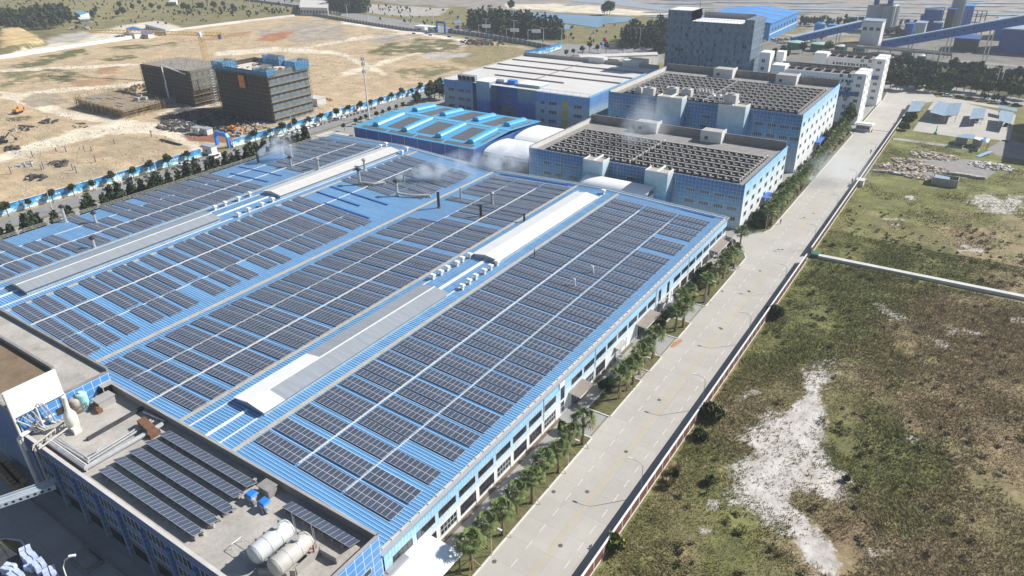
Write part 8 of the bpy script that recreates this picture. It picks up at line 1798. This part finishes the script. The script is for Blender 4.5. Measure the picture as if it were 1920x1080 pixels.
smoke('smoke_plume', 'white smoke blowing from the dark chimney at the left eave', (p[0], p[1], z0-.2), e, .9, 6.5, 4.5, 1)
p = CH[8][0]; e = G(905, 300, 15)
smoke('smoke_plume', 'pale smoke trailing over the panels toward the white barrel canopies', (p[0]-3, p[1]-1, zroof(p[0])+1.0), e, .9, 7.5, 3.0, 2, .22)
smoke('smoke_plume', 'grey smoke hanging in the dark gap before the white barrel canopies', G(880, 312, 9), G(1010, 285, 13), 3.5, 9, 1.5, 3, .2, .42, 3.)
smoke('smoke_plume', 'bluish smoke rising before the taller blue block', G(1165, 262, 15), G(1245, 205, 24), 4., 13., .6, 4, .12, .40, 2.5)
smoke('smoke_plume', 'thin smoke drifting over the road beside the blue blocks', G(1500, 330, 4), G(1640, 300, 6), 5., 11., .14, 5, .10, .3, 2.5)
# ---------------------------------------------------------------- daylight
EL, AZ = math.radians(38.5), math.radians(43.)
sd = Vector((math.sin(AZ)*math.cos(EL), math.cos(AZ)*math.cos(EL), math.sin(EL)))
sl = bpy.data.lights.new('sun', 'SUN'); sl.energy = 5.0; sl.angle = math.radians(.53); sl.color = (1., .965, .91); so = bpy.data.objects.new('sun', sl); COL.objects.link(so); so.rotation_mode = 'QUATERNION'; so.rotation_quaternion = (-sd).to_track_quat('-Z', 'Y'); so.location = (0, 0, 120)
w = bpy.data.worlds.new('World'); S.world = w; w.use_nodes = True; nt = w.node_tree
sk = nt.nodes.new('ShaderNodeTexSky'); sk.sky_type = 'NISHITA'; sk.sun_disc = False; sk.sun_elevation = EL; sk.sun_rotation = AZ; sk.air_density = 1.; sk.dust_density = .6; sk.ozone_density = 1.4
nt.links.new(sk.outputs[0], nt.nodes['Background'].inputs[0]); nt.nodes['Background'].inputs[1].default_value = SKY_STRENGTH
HAZE = 0.00018
if HAZE:
    b = MB(); b.box(-3100, -320, -4, 2600, 3600, 92); hz = b.build('haze', []) if False else None
    me = bpy.data.meshes.new('haze'); me.from_pydata(b.v, [], b.f); hz = bpy.data.objects.new('haze', me); COL.objects.link(hz); tag(hz, 'thin bluish air haze over the whole scene', 'haze', None, 'stuff')
    m = bpy.data.materials.new('haze_air'); m.use_nodes = True; n2 = m.node_tree; n2.nodes.remove(n2.nodes['Principled BSDF']); pv = n2.nodes.new('ShaderNodeVolumePrincipled'); pv.inputs['Density'].default_value = HAZE; pv.inputs['Color'].default_value = (.80, .88, 1., 1); pv.inputs['Anisotropy'].default_value = .2
    n2.links.new(pv.outputs[0], n2.nodes['Material Output'].inputs['Volume']); me.materials.append(m)
p = G(1900, 262); t = thing('workshop_hall', 'dark hall standing just past the right edge, shading the car park corner', 'hall', (p[0]+20, p[1]+8, 0)); b = MB(); b.box(p[0]+17, p[1]-16, 0, p[0]+40, p[1]+46, 22); b.build('wall', M['blue_d'], t); b = MB(); b.box(p[0]+16.6, p[1]-16.4, 22, p[0]+40.4, p[1]+46.4, 22.5); b.build('roof', M['roof_gb'], t)  # hall added out of view only to cast the car park shadow
S.view_settings.view_transform = 'Standard'; S.view_settings.look = 'None'; S.view_settings.exposure = EXPOSURE; S.view_settings.gamma = 1
S.cycles.max_bounces = 5; S.cycles.diffuse_bounces = 2; S.cycles.glossy_bounces = 2; S.cycles.transparent_max_bounces = 8; S.cycles.volume_bounces = 2; S.cycles.volume_step_rate = 2.; S.cycles.volume_max_steps = 128
for o in list(COL.objects):
    if '_o' in o: del o['_o']
